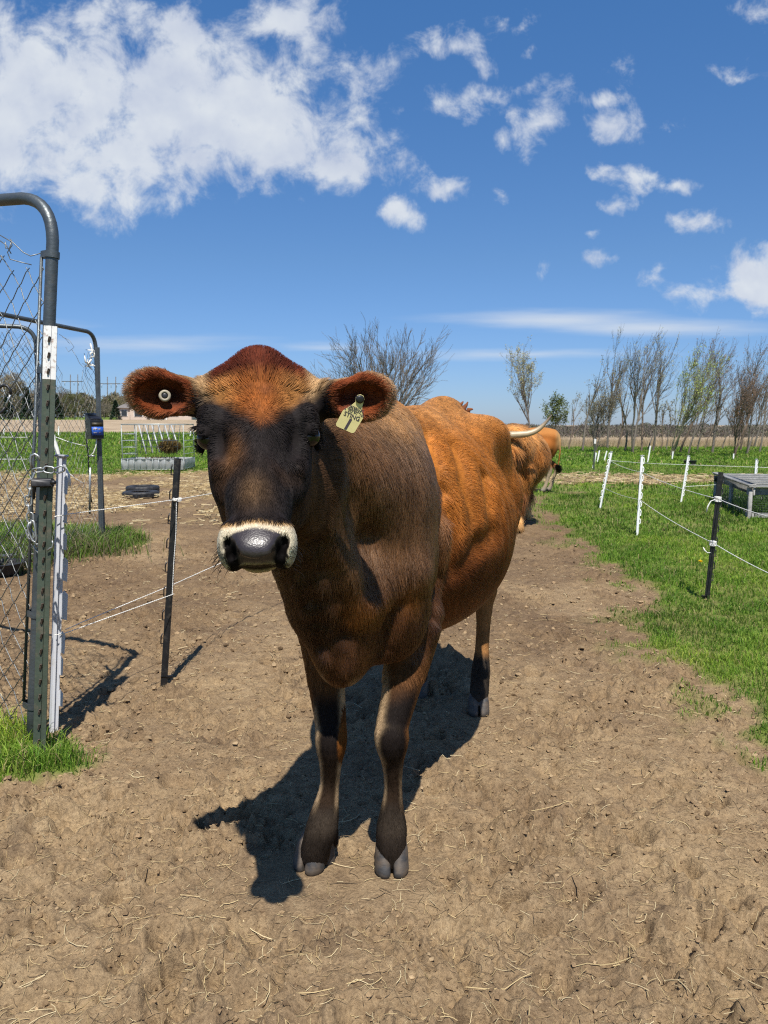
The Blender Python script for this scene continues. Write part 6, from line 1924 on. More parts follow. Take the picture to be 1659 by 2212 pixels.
PALE = [(.40, .40, .20), (.34, .35, .17), (.44, .41, .25)]; YG = [(.36, .44, .09), (.30, .38, .08), (.42, .46, .14)]; BUD = [(.27, .23, .12), (.30, .26, .13), (.23, .20, .11)]; REDB = [(.30, .18, .12), (.26, .15, .10), (.34, .22, .14)]
tree("broad bare tree with fan of upright limbs behind the brown cow's ear", 822, 957, 44, 697, 1, lean=0.0, stems=16, kids=(8, 6, 3), spread=(.5, .45, .42), wind=0.0, upb=0.5, r0=0.014, trunk_frac=.72, rmin=.010, stem_spread=1.05)
tree("small bare shrub tree just left of the broad bare tree", 712, 955, 50, 795, 21, lean=0.0, stems=3, kids=(6, 5, 3), spread=(.35, .4, .4), upb=1.2, r0=.014, wind=0.0)
tree("tall slim tree with pale spring haze standing alone left of the windbreak", 1148, 940, 66, 732, 2, lean=0.03, stems=2, kids=(10, 6, 4), spread=(.48, .45, .45), leaf=(2600, .055, PALE), r0=.017, wind=.15, rmin=.010, mat=m_bark)
tree("small leafy green tree behind the tan cow", 1196, 940, 60, 850, 3, lean=0.02, stems=2, kids=(7, 5, 3), spread=(.6, .55, .5), leaf=(2600, .06, [(.13, .17, .05), (.17, .20, .07), (.10, .13, .04)]), r0=.018, mat=m_bark3, wind=.1)
tree("low wide-crowned tree with brownish buds at left end of the windbreak", 1286, 977, 31, 818, 4, lean=0.02, stems=5, kids=(9, 6, 4), spread=(.7, .55, .5), leaf=(2600, .022, BUD), r0=.020, mat=m_bark, wind=.15, stem_spread=.75)
tree("tall bare tree rising behind the low wide crown", 1312, 970, 36, 716, 5, lean=.05, kids=(11, 6, 4), spread=(.36, .4, .4), r0=.013, upb=1.5, leaf=(600, .022, PALE))
tree("tall forked bare tree leaning right, second in the windbreak", 1366, 985, 30, 714, 6, lean=.14, stems=2, kids=(10, 6, 4), spread=(.42, .42, .4), r0=.016, upb=1.2, stem_spread=.2, leaf=(600, .022, PALE))
tree("tall slim bare tree leaning right, third in the windbreak", 1410, 978, 32, 716, 7, lean=.16, kids=(10, 6, 4), spread=(.36, .4, .4), r0=.012, upb=1.2, leaf=(700, .022, PALE))
tree("wind-bent willow with yellow-green leaves in mid windbreak", 1450, 990, 27, 752, 8, lean=.20, stems=3, kids=(9, 6, 4), spread=(.42, .45, .45), leaf=(2400, .024, YG), r0=.014, mat=m_bark3, stem_spread=.3)
tree("tall bare tree leaning hard right beside the willow", 1486, 985, 29, 716, 9, lean=.27, stems=2, kids=(10, 6, 4), spread=(.36, .4, .4), r0=.014, stem_spread=.15, leaf=(500, .022, REDB))
tree("tall bare tree leaning right with pinkish twigs, fourth from the right", 1538, 985, 30, 730, 10, lean=.24, kids=(10, 6, 4), spread=(.34, .4, .4), r0=.013, leaf=(500, .022, REDB))
tree("dense cone-shaped tree with reddish twig tips near the right edge", 1585, 992, 27, 790, 11, lean=.04, stems=4, kids=(11, 7, 4), spread=(.42, .42, .4), leaf=(2400, .018, REDB), r0=.015, mat=m_bark2, wind=.2, stem_spread=.45)
tree("tall bare tree at the right edge of the picture", 1612, 988, 29, 736, 12, lean=.16, stems=2, kids=(10, 6, 4), spread=(.38, .4, .4), r0=.013, stem_spread=.2, leaf=(500, .022, REDB))
tree("tall slim bare tree behind the reddish cone-shaped tree", 1640, 984, 31, 760, 13, lean=.12, kids=(9, 5, 4), spread=(.36, .4, .4), r0=.012)
rs_ = np.random.default_rng(77)
ordn = ["first", "second", "third", "fourth", "fifth", "sixth", "seventh", "eighth", "ninth", "tenth", "eleventh", "twelfth", "thirteenth", "fourteenth"]
for k, u in enumerate([1228, 1258, 1334, 1350, 1385, 1398, 1428, 1440, 1468, 1505, 1522, 1560, 1600, 1628]):
    tree(f"thin bare sapling, {ordn[k]} from the left along the windbreak", u, 972 + rs_.uniform(-4, 14), rs_.uniform(30, 37), 850 - rs_.uniform(-30, 95), 100 + k, lean=.06 + .10 * (u > 1380) * rs_.uniform(.5, 1.5), kids=(6, 4, 2), spread=(.4, .4, .4), r0=.013, maxl=2, group="saplings along the windbreak", mat=m_bark if k % 2 else m_bark2, leaf=(160, .03, BUD))
# background trees on the left: each with a fine twiggy crown
def far_tree(label, u, v, Y, top_v, width_px, seed, cols, conifer=False, n=5200, group="background trees", size=None):
    rg = np.random.default_rng(seed)
    b0 = P(u, v, Y); b0[2] = float(terrain(b0[0:1], b0[1:2])[0]); H = P(u, top_v, Y)[2] - b0[2]; W = width_px / F_PX * Y / 2
    r_ = empty("tree", b0); tag(r_, label, "tree", group)
    mb = MB(); mb.tube([b0 - [0, 0, .2], b0 + [0.05 * W, 0, H * .5], b0 + [0, 0, H * .9]], [H * .022, H * .014, H * .004], 6, caps=False); mb.build("trunk", m_bark, r_)
    mb = MB()
    if conifer:
        n = 3600; t = rg.random(n) ** 0.75; a = rg.uniform(0, 2 * np.pi, n); tier = 0.78 + 0.22 * np.sin(t * 38 + 2 * np.sin(a * 3))
        rad = W * (1 - t) * tier * rg.uniform(0.35, 1.05, n) ** .5 + .02 * W
        c = np.stack([rad * np.cos(a), rad * np.sin(a), H * (0.04 + 0.96 * t) - rad * .22], -1)
        d = np.stack([np.cos(a), np.sin(a), np.full(n, -.25)], -1); s = H * .045
    else:
        nb = 26; bc_ = rg.normal(0, 1, (nb, 3)); bc_ /= np.linalg.norm(bc_, axis=1, keepdims=True); bc_ *= rg.uniform(.35, .85, (nb, 1)); br = rg.uniform(.18, .36, nb)
        k = rg.integers(0, nb, n); o = rg.normal(0, 1, (n, 3)); o /= np.linalg.norm(o, axis=1, keepdims=True)
        c = bc_[k] + o * br[k][:, None] * rg.uniform(.3, 1, (n, 1)); c = c * np.array([W, W, H * .42]) + np.array([0, 0, H * .57])
        d = unit(np.array([0, 0, 1.0])) * np.ones((n, 1)) + rg.normal(0, .6, (n, 3)) + c * np.array([1 / W, 1 / W, 0]) * .5; s = H * .030
        for j in range(22):
            q = bc_[j % nb] * np.array([W, W, H * .42]) + np.array([0, 0, H * .57]); B2 = MB
            mb.tube([b0 + [0, 0, H * rg.uniform(.12, .4)], b0 + q * [.4, .4, .75], b0 + q], [H * .010, H * .006, H * .002], 4, caps=False, col=np.tile([.12, .10, .08], (12, 1)))
    d = d / np.linalg.norm(d, axis=1, keepdims=True); sd = np.cross(d, rg.normal(0, 1, (n, 3))); sd /= np.linalg.norm(sd, axis=1, keepdims=True)
    ln = s * rg.uniform(.6, 1.5, (n, 1)); wd = ln * (.35 if conifer else .13)
    V = np.stack([b0 + c - sd * wd, b0 + c + sd * wd, b0 + c + d * ln + sd * wd * .3, b0 + c + d * ln - sd * wd * .3], 1).reshape(-1, 3)
    cc_ = np.array(cols)[rg.integers(0, len(cols), n)] * rg.uniform(.6, 1.35, (n, 1))
    mb.add(V, np.arange(n * 4).reshape(-1, 4), None, np.repeat(cc_, 4, 0)); mb.build("crown", m_leaf, r_, smooth=False)
    return r_


TANC = [(.30, .235, .135), (.25, .19, .115), (.34, .28, .16), (.20, .16, .10)]; GRYB = [(.20, .17, .13), (.16, .135, .105), (.25, .21, .15)]; OLV = [(.17, .17, .07), (.13, .13, .06), (.21, .20, .09)]; CON = [(.022, .045, .022), (.03, .058, .028), (.016, .033, .018)]
far_tree("large tan-crowned tree on the skyline at the left edge", 22, 900, 215, 788, 96, 31, TANC); far_tree("tan-crowned tree on the skyline seen through the gate mesh", 68, 902, 220, 815, 80, 32, TANC)
far_tree("dark spruce seen through the near gate mesh", 60, 905, 190, 836, 34, 33, CON, True); far_tree("second dark spruce at the left edge below the tan tree", 18, 905, 190, 850, 30, 40, CON, True); far_tree("grey-brown tree behind the torn kennel mesh", 135, 903, 210, 832, 74, 34, GRYB)
far_tree("olive spring tree behind the kennel mesh left of the energizer", 162, 904, 200, 842, 52, 35, OLV); far_tree("dark spruce behind the kennel mesh near the T-post", 124, 906, 185, 852, 30, 41, CON, True); far_tree("grey-brown bushy tree behind the energizer post", 225, 905, 205, 862, 60, 36, GRYB)
far_tree("tan tree rising behind the house roof", 288, 902, 225, 838, 74, 37, TANC); far_tree("dark spruce left of the house", 251, 909, 178, 864, 30, 38, CON, True); far_tree("dark green treetop beside the cow's poll", 486, 905, 120, 786, 74, 39, [(.05, .085, .03), (.07, .11, .04), (.035, .06, .022)]); far_tree("grey-brown tree right of the house under the cow's ear", 395, 905, 215, 855, 90, 42, GRYB); far_tree("olive shrub tree at the house's far side", 345, 907, 200, 880, 40, 43, OLV)
# brush along the left skyline
rg = np.random.default_rng(19); n = 16000
az = rg.uniform(-0.62, -0.18, n); Yf = rg.uniform(228, 245, n); x = az * Yf
zb = terrain(x, Yf); hgt = (6.0 + 3.0 * fbm(az * 45, az * 0 + 5, 3, 73)) * rg.random(n) ** .8
c = np.stack([x, Yf, zb + hgt], -1); d = np.stack([rg.normal(0, .4, n), rg.normal(0, .4, n), np.ones(n)], -1); s = rg.uniform(.4, 1.2, n)[:, None]
sd = np.stack([np.ones(n), rg.normal(0, .5, n), rg.normal(0, .2, n)], -1) * .18
cc_ = np.array([(.19, .16, .115), (.15, .13, .09), (.23, .19, .12), (.15, .15, .07)])[rg.integers(0, 4, n)] * rg.uniform(.6, 1.3, (n, 1))
mb = MB(); mb.add(np.stack([c - sd, c + sd, c + d * s + sd * .4, c + d * s - sd * .4], 1).reshape(-1, 3), np.arange(n * 4).reshape(-1, 4), None, np.repeat(cc_, 4, 0))
o = mb.build("far_brush", m_leaf, smooth=False); tag(o, "brown brush and bare trees massed along the left skyline", "brush", kind="stuff")
# far wood on the right horizon: reads as one mass
rg = np.random.default_rng(9); n = 26000
az = rg.uniform(-0.02, 0.62, n); Yf = rg.uniform(290, 330, n); x = az * Yf
zb = terrain(x, Yf); hgt = (4.6 + 1.6 * fbm(az * 40, az * 0 + 3, 3, 71)) * rg.random(n) ** .8
c = np.stack([x, Yf, zb + hgt], -1); d = np.stack([rg.normal(0, .4, n), rg.normal(0, .4, n), np.ones(n)], -1); s = rg.uniform(.3, .9, n)[:, None]
sd = np.stack([np.ones(n), rg.normal(0, .5, n), rg.normal(0, .2, n)], -1) * .16
cc_ = np.array([(.15, .13, .115), (.12, .105, .095), (.18, .16, .13), (.13, .14, .08)])[rg.integers(0, 4, n)] * rg.uniform(.6, 1.3, (n, 1))
mb = MB(); mb.add(np.stack([c - sd, c + sd, c + d * s + sd * .4, c + d * s - sd * .4], 1).reshape(-1, 3), np.arange(n * 4).reshape(-1, 4), None, np.repeat(cc_, 4, 0))
o = mb.build("far_wood", m_leaf, smooth=False); tag(o, "low grey-brown wood along the right horizon", "wood", kind="stuff")
# a dry weedy strip of grass along the field edge under the windbreak
n = 9000; az = rg.uniform(0.2, 0.62, n); Yf = rg.uniform(37, 46, n); x = az * Yf; zb = terrain(x, Yf); c = np.stack([x, Yf, zb], -1); hh = rg.uniform(.15, .55, n)[:, None]
sd = np.stack([np.ones(n), rg.normal(0, .5, n), np.zeros(n)], -1) * .012; tp_ = np.stack([rg.normal(.12, .15, n), rg.normal(0, .15, n), np.ones(n)], -1) * hh
cc_ = np.array([(.42, .32, .19), (.36, .27, .15), (.50, .40, .25)])[rg.integers(0, 3, n)] * rg.uniform(.6, 1.2, (n, 1))
mb = MB(); mb.add(np.stack([c - sd, c + sd, c + tp_], 1).reshape(-1, 3), None, np.arange(n * 3).reshape(-1, 3), np.repeat(cc_, 3, 0)); o = mb.build("dry_grass", m_leaf, smooth=False); tag(o, "tall dry tan grass along the stubble field edge", "dry grass", kind="stuff")
# house --------------------------------------------------------------------
HYd = 178.0; hp0 = P(262, 905, HYd); hz = float(terrain(np.array([hp0[0]]), np.array([HYd]))[0]); pxm = HYd / F_PX
hx = lambda u: (u - 829.5) * pxm * 1.0
house = empty("house", (hx(315), HYd, hz)); tag(house, "beige house with grey hip roof and arched gable window", "house")
m_wall = mat_simple("beige_siding", (0.52, 0.42, 0.34), 0.85, var=0.08, scale=.6); m_roof = mat_simple("grey_shingle", (0.15, 0.135, 0.125), 0.9, var=0.25, scale=1.2); m_glass = mat_simple("dark_glass", (0.03, 0.035, 0.04), 0.12, var=0.2); m_trim = mat_simple("white_trim", (0.72, 0.70, 0.66), 0.6, var=0.05)
W_, D_, Hw = 17.0, 9.0, 2.7; hx0 = hx(258)
def hv(x, y, z): return np.array([hx0 + x, HYd + y, hz + z])
mb = MB(); mb.box(hv(W_ / 2, D_ / 2, Hw / 2 - .2), (W_, D_, Hw + .4)); mb.build("wall", m_wall, house, smooth=False)
mb = MB(); e_ = .5; V = [hv(-e_, -e_, Hw), hv(W_ + e_, -e_, Hw), hv(W_ + e_, D_ + e_, Hw), hv(-e_, D_ + e_, Hw), hv(4.2, D_ / 2, Hw + 2.6), hv(W_ - 4.2, D_ / 2, Hw + 2.6)]
mb.add(V, [[0, 1, 5, 4], [2, 3, 4, 5], [0, 3, 2, 1]], [[0, 4, 3], [1, 2, 5]]); rf = mb.build("roof", m_roof, house, smooth=False)
mb = MB(); mb.box(hv(9.5, 6.0, Hw + 2.6), (.8, .8, 1.2)); mb.build("chimney", m_wall, rf, smooth=False)
gx, gw = 3.4, 3.8                       # projecting gable
mb = MB(); mb.prism([(0, 0), (gw, 0), (gw, Hw), (gw / 2, Hw + 1.7), (0, Hw)], 1.4, hv(gx, -1.4, 0), np.array([1., 0, 0]), np.array([0, 0, 1.]), np.array([0, 1., 0])); mb.build("gable", m_wall, house, smooth=False)
mb = MB()
for sg in (-1, 1):
    a = hv(gx + gw / 2, -1.75, Hw + 1.95); b_ = hv(gx + gw / 2 + sg * (gw / 2 + .4), -1.75, Hw - .1); dY = np.array([0, 4.2, 0]); th = np.array([0, 0, -.16])
    mb.add([a, b_, b_ + dY, a + dY, a + th, b_ + th, b_ + dY + th, a + dY + th], [[0, 1, 2, 3], [4, 7, 6, 5], [0, 4, 5, 1], [1, 5, 6, 2], [3, 2, 6, 7]])
mb.build("gable_roof", m_roof, house, smooth=False)
ph = np.linspace(0, np.pi, 12); arch = [(.9 * math.cos(a), 1.1 + .9 * math.sin(a)) for a in ph] + [(-.9, 0), (.9, 0)]
mb = MB(); mb.prism([(x * 1.16, y * 1.08 - .06) for x, y in arch], .06, hv(gx + gw / 2, -1.47, .75), np.array([1., 0, 0]), np.array([0, 0, 1.]), np.array([0, 1., 0])); wn_ = mb.build("window", m_trim, house, smooth=False)
mb = MB(); mb.prism(arch, .05, hv(gx + gw / 2, -1.50, .75), np.array([1., 0, 0]), np.array([0, 0, 1.]), np.array([0, 1., 0])); mb.build("pane", m_glass, wn_, smooth=False)
for (x, w_, h_, z_) in ((1.6, 1.3, 1.3, .9), (9.6, 2.6, 1.9, .2), (13.2, 1.6, 1.3, .9)):
    mb = MB(); mb.box(hv(x, -.04, z_ + h_ / 2), (w_ + .2, .10, h_ + .2)); wn_ = mb.build("window", m_trim, house, smooth=False)
    mb = MB(); mb.box(hv(x, -.10, z_ + h_ / 2), (w_, .08, h_)); mb.build("pane", m_glass, wn_, smooth=False)
for x in (8.0, 11.4):
    mb = MB(); mb.box(hv(x, -.30, Hw / 2), (.25, .25, Hw)); mb.build("porch_post", m_trim, house, smooth=False)
# power line -----------------------------------------------------------------
m_pole = bark("utility_pole", (0.10, 0.085, 0.07))
for (u0, u1, vt, lab) in ((232, 250, 814, "H-shaped wooden power pole right of the energizer post"), (152, 168, 809, "H-shaped wooden power pole seen through the kennel mesh")):
    Yp = 330.0; r_ = empty("power_pole", P((u0 + u1) / 2, 905, Yp)); tag(r_, lab, "power pole", "power poles")
    for u in (u0, u1): mb = MB(); mb.tube([P(u, 912, Yp), P(u, vt, Yp)], [.20, .16], 7); mb.build("pole", m_pole, r_)
    mb = MB(); mb.box(P((u0 + u1) / 2 - 4, vt + 15, Yp), (9.0, .25, .3)); mb.build("crossarm", m_pole, r_)
    for u in (u0 - 12, u0 + 8, u1 + 2): mb = MB(); mb.tube([P(u, vt + 16, Yp), P(u, vt + 24, Yp)], .10, 6); mb.build("insulator", m_galv, r_)
    mb = MB(); mb.tube([P(u0, vt + 35, Yp), P(u0 - 14, 905, Yp)], .05, 4); mb.tube([P(u0, vt + 35, Yp), P(u1 - 2, vt + 62, Yp)], .05, 4); mb.build("guy_wire", m_galv, r_)
print("trees", time.time() - T0)
# ------------------------------------------------------------------ grass, straw, clods
def blades(x, y, h, w, lean, col, rg, z=None):
    n = len(x); z = ground_z(x, y) if z is None else z
    a = rg.uniform(0, 2 * np.pi, n); la = rg.uniform(0, 2 * np.pi, n)
    sx, sy = np.cos(a) * w, np.sin(a) * w; lx, ly = np.cos(la) * lean * h, np.sin(la) * lean * h
    b0 = np.stack([x - sx, y - sy, z - .006], -1); b1 = np.stack([x + sx, y + sy, z - .006], -1)
    m0 = np.stack([x - sx * .8 + lx * .35, y - sy * .8 + ly * .35, z + h * .58], -1); m1 = np.stack([x + sx * .8 + lx * .35, y + sy * .8 + ly * .35, z + h * .58], -1)
    tp_ = np.stack([x + lx, y + ly, z + h * (1 - .25 * lean)], -1)
    V = np.stack([b0, b1, m1, m0, tp_], 1).reshape(-1, 3); i = np.arange(n)[:, None] * 5
    c = np.repeat(col, 5, 0).reshape(n, 5, 3)
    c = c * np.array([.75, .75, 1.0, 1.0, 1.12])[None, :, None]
    return V, i + np.array([[0, 1, 2, 3]]), i + np.array([[3, 2, 4]]), c.reshape(-1, 3)


GC = np.array([(.135, .262, .022), (.098, .208, .017), (.172, .295, .032), (.230, .315, .052), (.070, .155, .014)])


def grass_cols(n, rg, x, y, dry=0.04):
    c = GC[rg.integers(0, len(GC), n)] * rg.uniform(.7, 1.3, (n, 1))
    p = fbm(x * .9, y * .9, 3, 81); c = c * (1 + .75 * p)[:, None]
    c[:, 0] *= 1 + .5 * np.clip(p, 0, 1)
    d = rg.random(n) < dry + .25 * np.clip(-p - .1, 0, 1); c[d] = np.array([.38, .31, .14]) * rg.uniform(.6, 1.2, (d.sum(), 1))
    return c


m_blade = mat_tint("grass_blade", 0.55, 0.38, 0.3)
rg = np.random.default_rng(15)
mb = MB()
def lawn(y0, y1, per, hmu, wid, x_of=lambda y: (-0.66 * y - .3, 0.66 * y + .3), sel=None, dry=.04):
    lo, hi = x_of(y1); area = (hi - lo) * (y1 - y0); n = int(area * per)
    y = rg.uniform(y0, y1, n); x = rg.uniform(lo, hi, n)
    a, b_ = x_of(y); k = (x > a) & (x < b_); x, y = x[k], y[k]
    g, hay, f = masks(x, y); thin = fbm(x * 3, y * 3, 2, 91)
    k = (rg.random(len(x)) < np.clip(g * (1 - hay * .75) * (1 - f) * (1 + .5 * thin), 0, 1)) & (g > .06)
    if sel is not None: k &= sel(x, y)
    x, y, g = x[k], y[k], g[k]; n = len(x)
    cl = np.clip(1 + .6 * fbm(x * 2.2, y * 2.2, 3, 95), .5, 1.7)
    h = hmu * rg.uniform(.5, 1.35, n) * cl * (.55 + .45 * g)
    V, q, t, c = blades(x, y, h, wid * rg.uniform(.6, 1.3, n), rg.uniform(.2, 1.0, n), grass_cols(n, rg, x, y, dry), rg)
    mb.add(V, q, t, c); return n
tot = lawn(2.2, 4.5, 11500, .040, .0017, x_of=lambda y: (1.15 + 0 * y, .62 * y + .45)); tot += lawn(4.5, 8, 5200, .044, .0026, x_of=lambda y: (1.2 + 0 * y, .60 * y + .3)); tot += lawn(8, 13, 1300, .052, .0048, x_of=lambda y: (1.5 + 0 * y, .58 * y + .3)); tot += lawn(13, 21, 380, .062, .0078, x_of=lambda y: (-.62 * y, .58 * y)); tot += lawn(21, 38, 110, .08, .015, x_of=lambda y: (-.60 * y, .58 * y)); tot += lawn(38, 62, 36, .13, .03, x_of=lambda y: (-.58 * y, .05 * y))
tot += lawn(2.5, 12, 800, .05, .005, x_of=lambda y: (.60 * y + .3, 1.05 * y + .3))
o = mb.build("grass", m_blade, smooth=False); tag(o, "short bright green pasture grass", "grass", kind="stuff"); print("grass", tot, time.time() - T0)
mb = MB()
n1 = lawn(2.15, 2.95, 13000, .075, .0018, x_of=lambda y: (-2.1 + 0 * y, -.85 + 0 * y), dry=.10)
o = mb.build("grass", m_blade, smooth=False); tag(o, "tuft of long grass at the foot of the gate post", "grass", kind="stuff")
mb = MB()
n2 = lawn(6.1, 8.7, 3800, .12, .0034, x_of=lambda y: (-5.3 + 0 * y, -2.2 + 0 * y), dry=.10)
o = mb.build("grass", m_blade, smooth=False); tag(o, "tall green grass growing round the kennel corner", "grass", kind="stuff")
# taller growth hugging the kennel posts and dry weed stalks
mb = MB(); n = 1500; t = rg.random(n); cx = np.where(rg.random(n) < .6, pA[0] + (pB[0] - pA[0]) * t, P(150, 1100, 6.6)[0] + rg.normal(0, .25, n)); isp = rg.random(n) < .6; cx = np.where(isp, pA[0] + (pB[0] - pA[0]) * t, P(150, 1100, 6.6)[0] + rg.normal(0, .25, n)); cy = np.where(isp, np.interp(t, [0, 1], [pA[1], pB[1]]), 6.7) + rg.normal(0, .16, n); cx = cx + rg.normal(0, .14, n)
cc_ = np.where((rg.random(n) < .45)[:, None], np.array([.25, .20, .12]) * rg.uniform(.5, 1.3, (n, 1)), np.array([.12, .20, .03]) * rg.uniform(.6, 1.4, (n, 1)))
V, q, t_, c = blades(cx, cy, rg.uniform(.10, .30, n), .0030 * rg.uniform(.6, 1.3, n), rg.uniform(.2, .9, n), cc_, rg); mb.add(V, q, t_, c)
o = mb.build("weeds", m_blade, smooth=False); tag(o, "dry weeds and rank grass along the kennel panel", "weeds", kind="stuff")
# coop: rank grass at its foot
mb = MB(); n = 3000; s_ = rg.random(n); w_ = rg.random(n); cp = kc + kX * (s_ * kL)[:, None] + kY * (w_ * 1.5)[:, None] + rg.normal(0, .07, (n, 3))
V, q, t_, c = blades(cp[:, 0], cp[:, 1], rg.uniform(.08, .26, n), .005 * rg.uniform(.6, 1.3, n), rg.uniform(.2, .9, n), np.array([.06, .125, .02]) * rg.uniform(.6, 1.4, (n, 1)), rg); mb.add(V, q, t_, c)
o = mb.build("grass", m_blade, smooth=False); tag(o, "rank dark grass under and beside the wooden coop", "grass", kind="stuff")
# straw ---------------------------------------------------------------------
m_straw = mat_tint("straw", 0.8, 0.1)
def straw(n, y0, y1, x_of, lo, hi, r, seed, cmul=1.0, sel=None, up=0.0):
    rg = np.random.default_rng(seed)
    y = y0 * (y1 / y0) ** rg.random(n); a, b_ = x_of(y); x = a + (b_ - a) * rg.random(n)
    g, hay, f = masks(x, y); k = g < .4
    if sel is not None: k = sel(x, y, g, hay, rg)
    x, y = x[k], y[k]; n = len(x); z = ground_z(x, y) + .002 + up * rg.random(n)
    ang = rg.uniform(0, 2 * np.pi, n); ln = rg.uniform(lo, hi, n) * rg.uniform(.4, 1, n); bend = rg.normal(0, .5, n); rise = rg.uniform(0, .25, n)
    rr = r * rg.uniform(.5, 1.5, n) * np.clip(y / 2, 1, 3)
    K = 5; t = np.linspace(-.5, .5, K)
    th = ang[:, None] + bend[:, None] * t[None]
    px = x[:, None] + ln[:, None] * t[None] * np.cos(th); py = y[:, None] + ln[:, None] * t[None] * np.sin(th); pz = np.maximum(z[:, None] + (rise * ln)[:, None] * (t[None] + .5) * .4, ground_z(px.ravel(), py.ravel()).reshape(px.shape) + .0015)
    C = np.stack([px, py, pz], -1)
    nx, ny = -np.sin(th), np.cos(th); S = np.stack([nx, ny, np.zeros_like(nx)], -1) * rr[:, None, None]; U = np.array([0, 0, 1.0]) * rr[:, None, None] * 1.1
    V = np.stack([C - S, C + U, C + S], 2).reshape(-1, 3)
    i = (np.arange(n)[:, None, None] * K + np.arange(K - 1)[None, :, None]) * 3
    Q = np.concatenate([np.stack([i, i + 1, i + 4, i + 3], -1).reshape(-1, 4), np.stack([i + 1, i + 2, i + 5, i + 4], -1).reshape(-1, 4)])
    pal = np.array([(.42, .32, .165), (.33, .24, .12), (.48, .39, .23), (.23, .16, .09), (.15, .105, .06)])
    c = pal[rg.integers(0, 5, n)] * rg.uniform(.7, 1.15, (n, 1)) * cmul
    mb = MB(); mb.add(V, Q, None, np.repeat(c, K * 3, 0)); return mb
wide = lambda y: (-.60 * y - .2, .60 * y + .2)
o = straw(9000, 1.05, 6.5, wide, .015, .065, .0006, 51).build("straw", m_straw, smooth=True); tag(o, "short bits of straw trodden into the dirt yard", "straw", kind="stuff")
o = straw(170, 1.1, 5.5, wide, .07, .17, .0009, 52).build("straw", m_straw, smooth=True); tag(o, "long curved straw stalks lying on the dirt", "straw", kind="stuff")
o = straw(9000, 8.5, 19, lambda y: (-.55 * y, -.05 * y), .06, .22, .0022, 53, sel=lambda x, y, g, h, r: r.random(len(x)) < h * .9 + .06, up=.05).build("hay_litter", m_straw); tag(o, "trampled hay litter between the tyres and the feeder", "hay litter", kind="stuff")
o = straw(5200, 13.5, 18.5, lambda y: (.10 * y, .52 * y), .08, .30, .0026, 54, sel=lambda x, y, g, h, r: r.random(len(x)) < h * 1.1, up=.06).build("hay_litter", m_straw); tag(o, "golden hay spread across the grass behind the white posts", "hay litter", kind="stuff")
# clods ---------------------------------------------------------------------
ico_v = []; ph_ = (1 + 5 ** .5) / 2
for a in (-1, 1):
    for b_ in (-ph_, ph_): ico_v += [(0, a, b_), (a, b_, 0), (b_, 0, a)]
ico_v = np.array(ico_v) / math.sqrt(1 + ph_ ** 2)
from itertools import combinations
el = 2 / math.sqrt(1 + ph_ ** 2); ico_f = []
for i, j, k in combinations(range(12), 3):
    if all(abs(np.linalg.norm(ico_v[p] - ico_v[q]) - el) < 1e-3 for p, q in ((i, j), (j, k), (i, k))):
        nrm_ = np.cross(ico_v[j] - ico_v[i], ico_v[k] - ico_v[i]); ico_f.append((i, j, k) if nrm_.dot(ico_v[i]) > 0 else (i, k, j))
ico_f = np.array(ico_f)
def clods(n, y0, y1, r0, r1, seed, pw=3.0):
    rg = np.random.default_rng(seed); y = y0 * (y1 / y0) ** rg.random(n); a, b_ = wide(y); x = a + (b_ - a) * rg.random(n)
    g, hay, f = masks(x, y); cl = fbm(x * 3.3, y * 3.3, 3, 97); k = (g < .35) & (rg.random(n) < .35 + 1.1 * np.clip(cl + .1, 0, 1))
    for (fx, fy, fr) in FEET: k &= np.hypot(x - fx, y - fy) > fr * 1.25
    x, y = x[k], y[k]; n = len(x)
    r = (r0 + (r1 - r0) * rg.random(n) ** pw) * np.clip(y / 2.2, .8, 1.8); z = ground_z(x, y) + r * .12
    sc = rg.uniform(.65, 1.35, (n, 1, 3)) * np.array([1, 1, .68]); jit = rg.uniform(.5, 1.35, (n, 12, 1))
    V = ico_v[None] * jit * sc * r[:, None, None] + np.stack([x, y, z], -1)[:, None]
    T = ico_f[None] + np.arange(n)[:, None, None] * 12
    pal = np.array([(.24, .165, .096), (.20, .138, .08), (.28, .198, .115), (.15, .102, .06), (.31, .225, .134)])
    c = pal[rg.integers(0, 5, n)] * rg.uniform(.75, 1.2, (n, 1))
    mb = MB(); mb.add(V.reshape(-1, 3), None, T.reshape(-1, 3), np.repeat(c, 12, 0)); return mb
m_clod, nt, b, out = new_mat("dirt_clod")
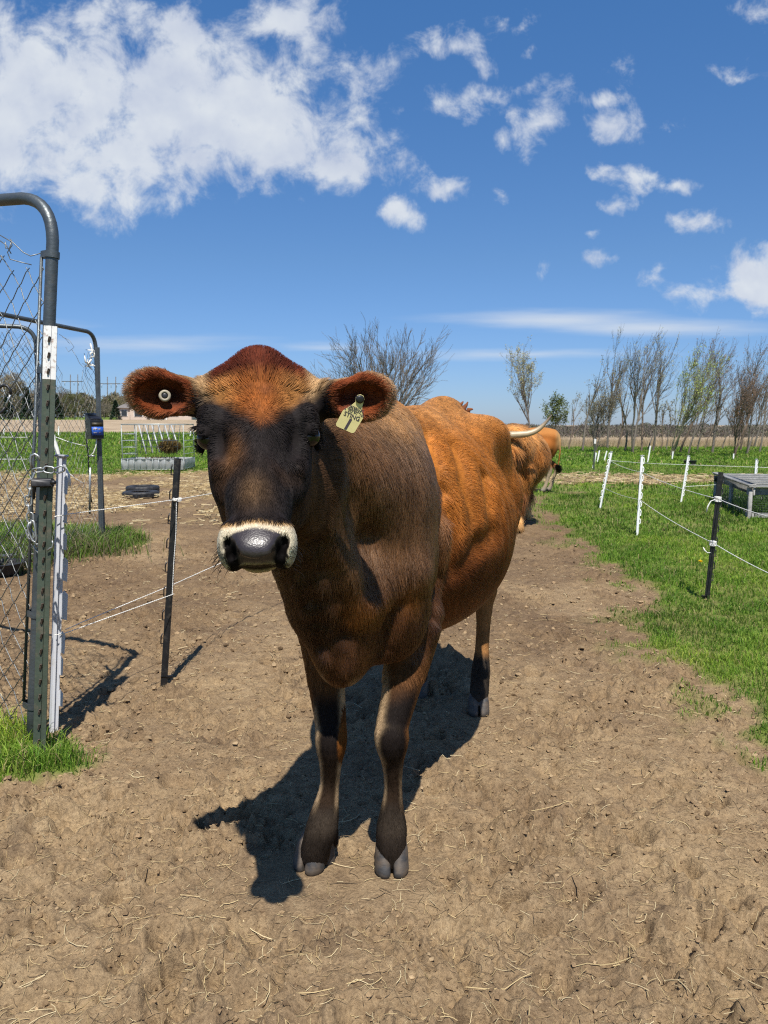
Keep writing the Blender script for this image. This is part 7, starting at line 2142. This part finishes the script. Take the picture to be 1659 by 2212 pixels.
at = nd(nt, "ShaderNodeAttribute", attribute_name="tint"); tc = nd(nt, "ShaderNodeTexCoord"); n1_ = nd(nt, "ShaderNodeTexNoise", inp={"Scale": 180.0, "Detail": 5.0, "Roughness": .7}); L(nt, tc.outputs["Object"], n1_.inputs["Vector"])
r_ = ramp(nt, n1_.outputs["Fac"], [(0.3, (.6, .58, .56)), (.7, (1.25, 1.22, 1.15))]); L(nt, mixc(nt, .8, at.outputs["Color"], r_.outputs[0], 'MULTIPLY'), b.inputs["Base Color"]); b.inputs["Roughness"].default_value = .95; b.inputs["Specular IOR Level"].default_value = .1
bp = nd(nt, "ShaderNodeBump", inp={"Strength": .6, "Distance": .004}); L(nt, n1_.outputs["Fac"], bp.inputs["Height"]); L(nt, bp.outputs[0], b.inputs["Normal"])
o = clods(36000, 1.05, 7.5, .0020, .0095, 61, 3.2).build("dirt_clods", m_clod, smooth=False); tag(o, "crumbs and clods of dry dirt scattered over the yard", "dirt clods", kind="stuff")
# dandelion ------------------------------------------------------------------
dd0 = G(1511, 1236); dn = empty("dandelion", dd0); tag(dn, "yellow dandelion flower in the lawn beside the black post", "flower")
m_dand = mat_simple("dandelion_petal", (.85, .60, .02), .7, var=.15, scale=90); m_stem = mat_simple("dandelion_stem", (.14, .22, .05), .6, var=.2)
mb = MB(); mb.tube([dd0, dd0 + [0, 0, .05], dd0 + [.004, 0, .075]], .002, 5); mb.build("stem", m_stem, dn)
mb = MB(); rgd = np.random.default_rng(4)
for k in range(60):
    a = rgd.uniform(0, 2 * np.pi); e = rgd.uniform(.1, 1.3); d = np.array([math.cos(a) * math.cos(e), math.sin(a) * math.cos(e), math.sin(e)]); s_ = np.cross(d, [0, 0, 1.0]); s_ = s_ / max(np.linalg.norm(s_), .01) * .002; c_ = dd0 + [.004, 0, .078]
    mb.add([c_ - s_, c_ + s_, c_ + d * .02 + s_, c_ + d * .02 - s_], [[0, 1, 2, 3]])
mb.build("flower_head", m_dand, dn, smooth=False)
print("cover", time.time() - T0, sum(sum(len(p.vertices) - 2 for p in o.data.polygons) if len(o.data.polygons) < 5000 else len(o.data.loops) - 2 * len(o.data.polygons) for o in bpy.data.objects if o.type == 'MESH'))
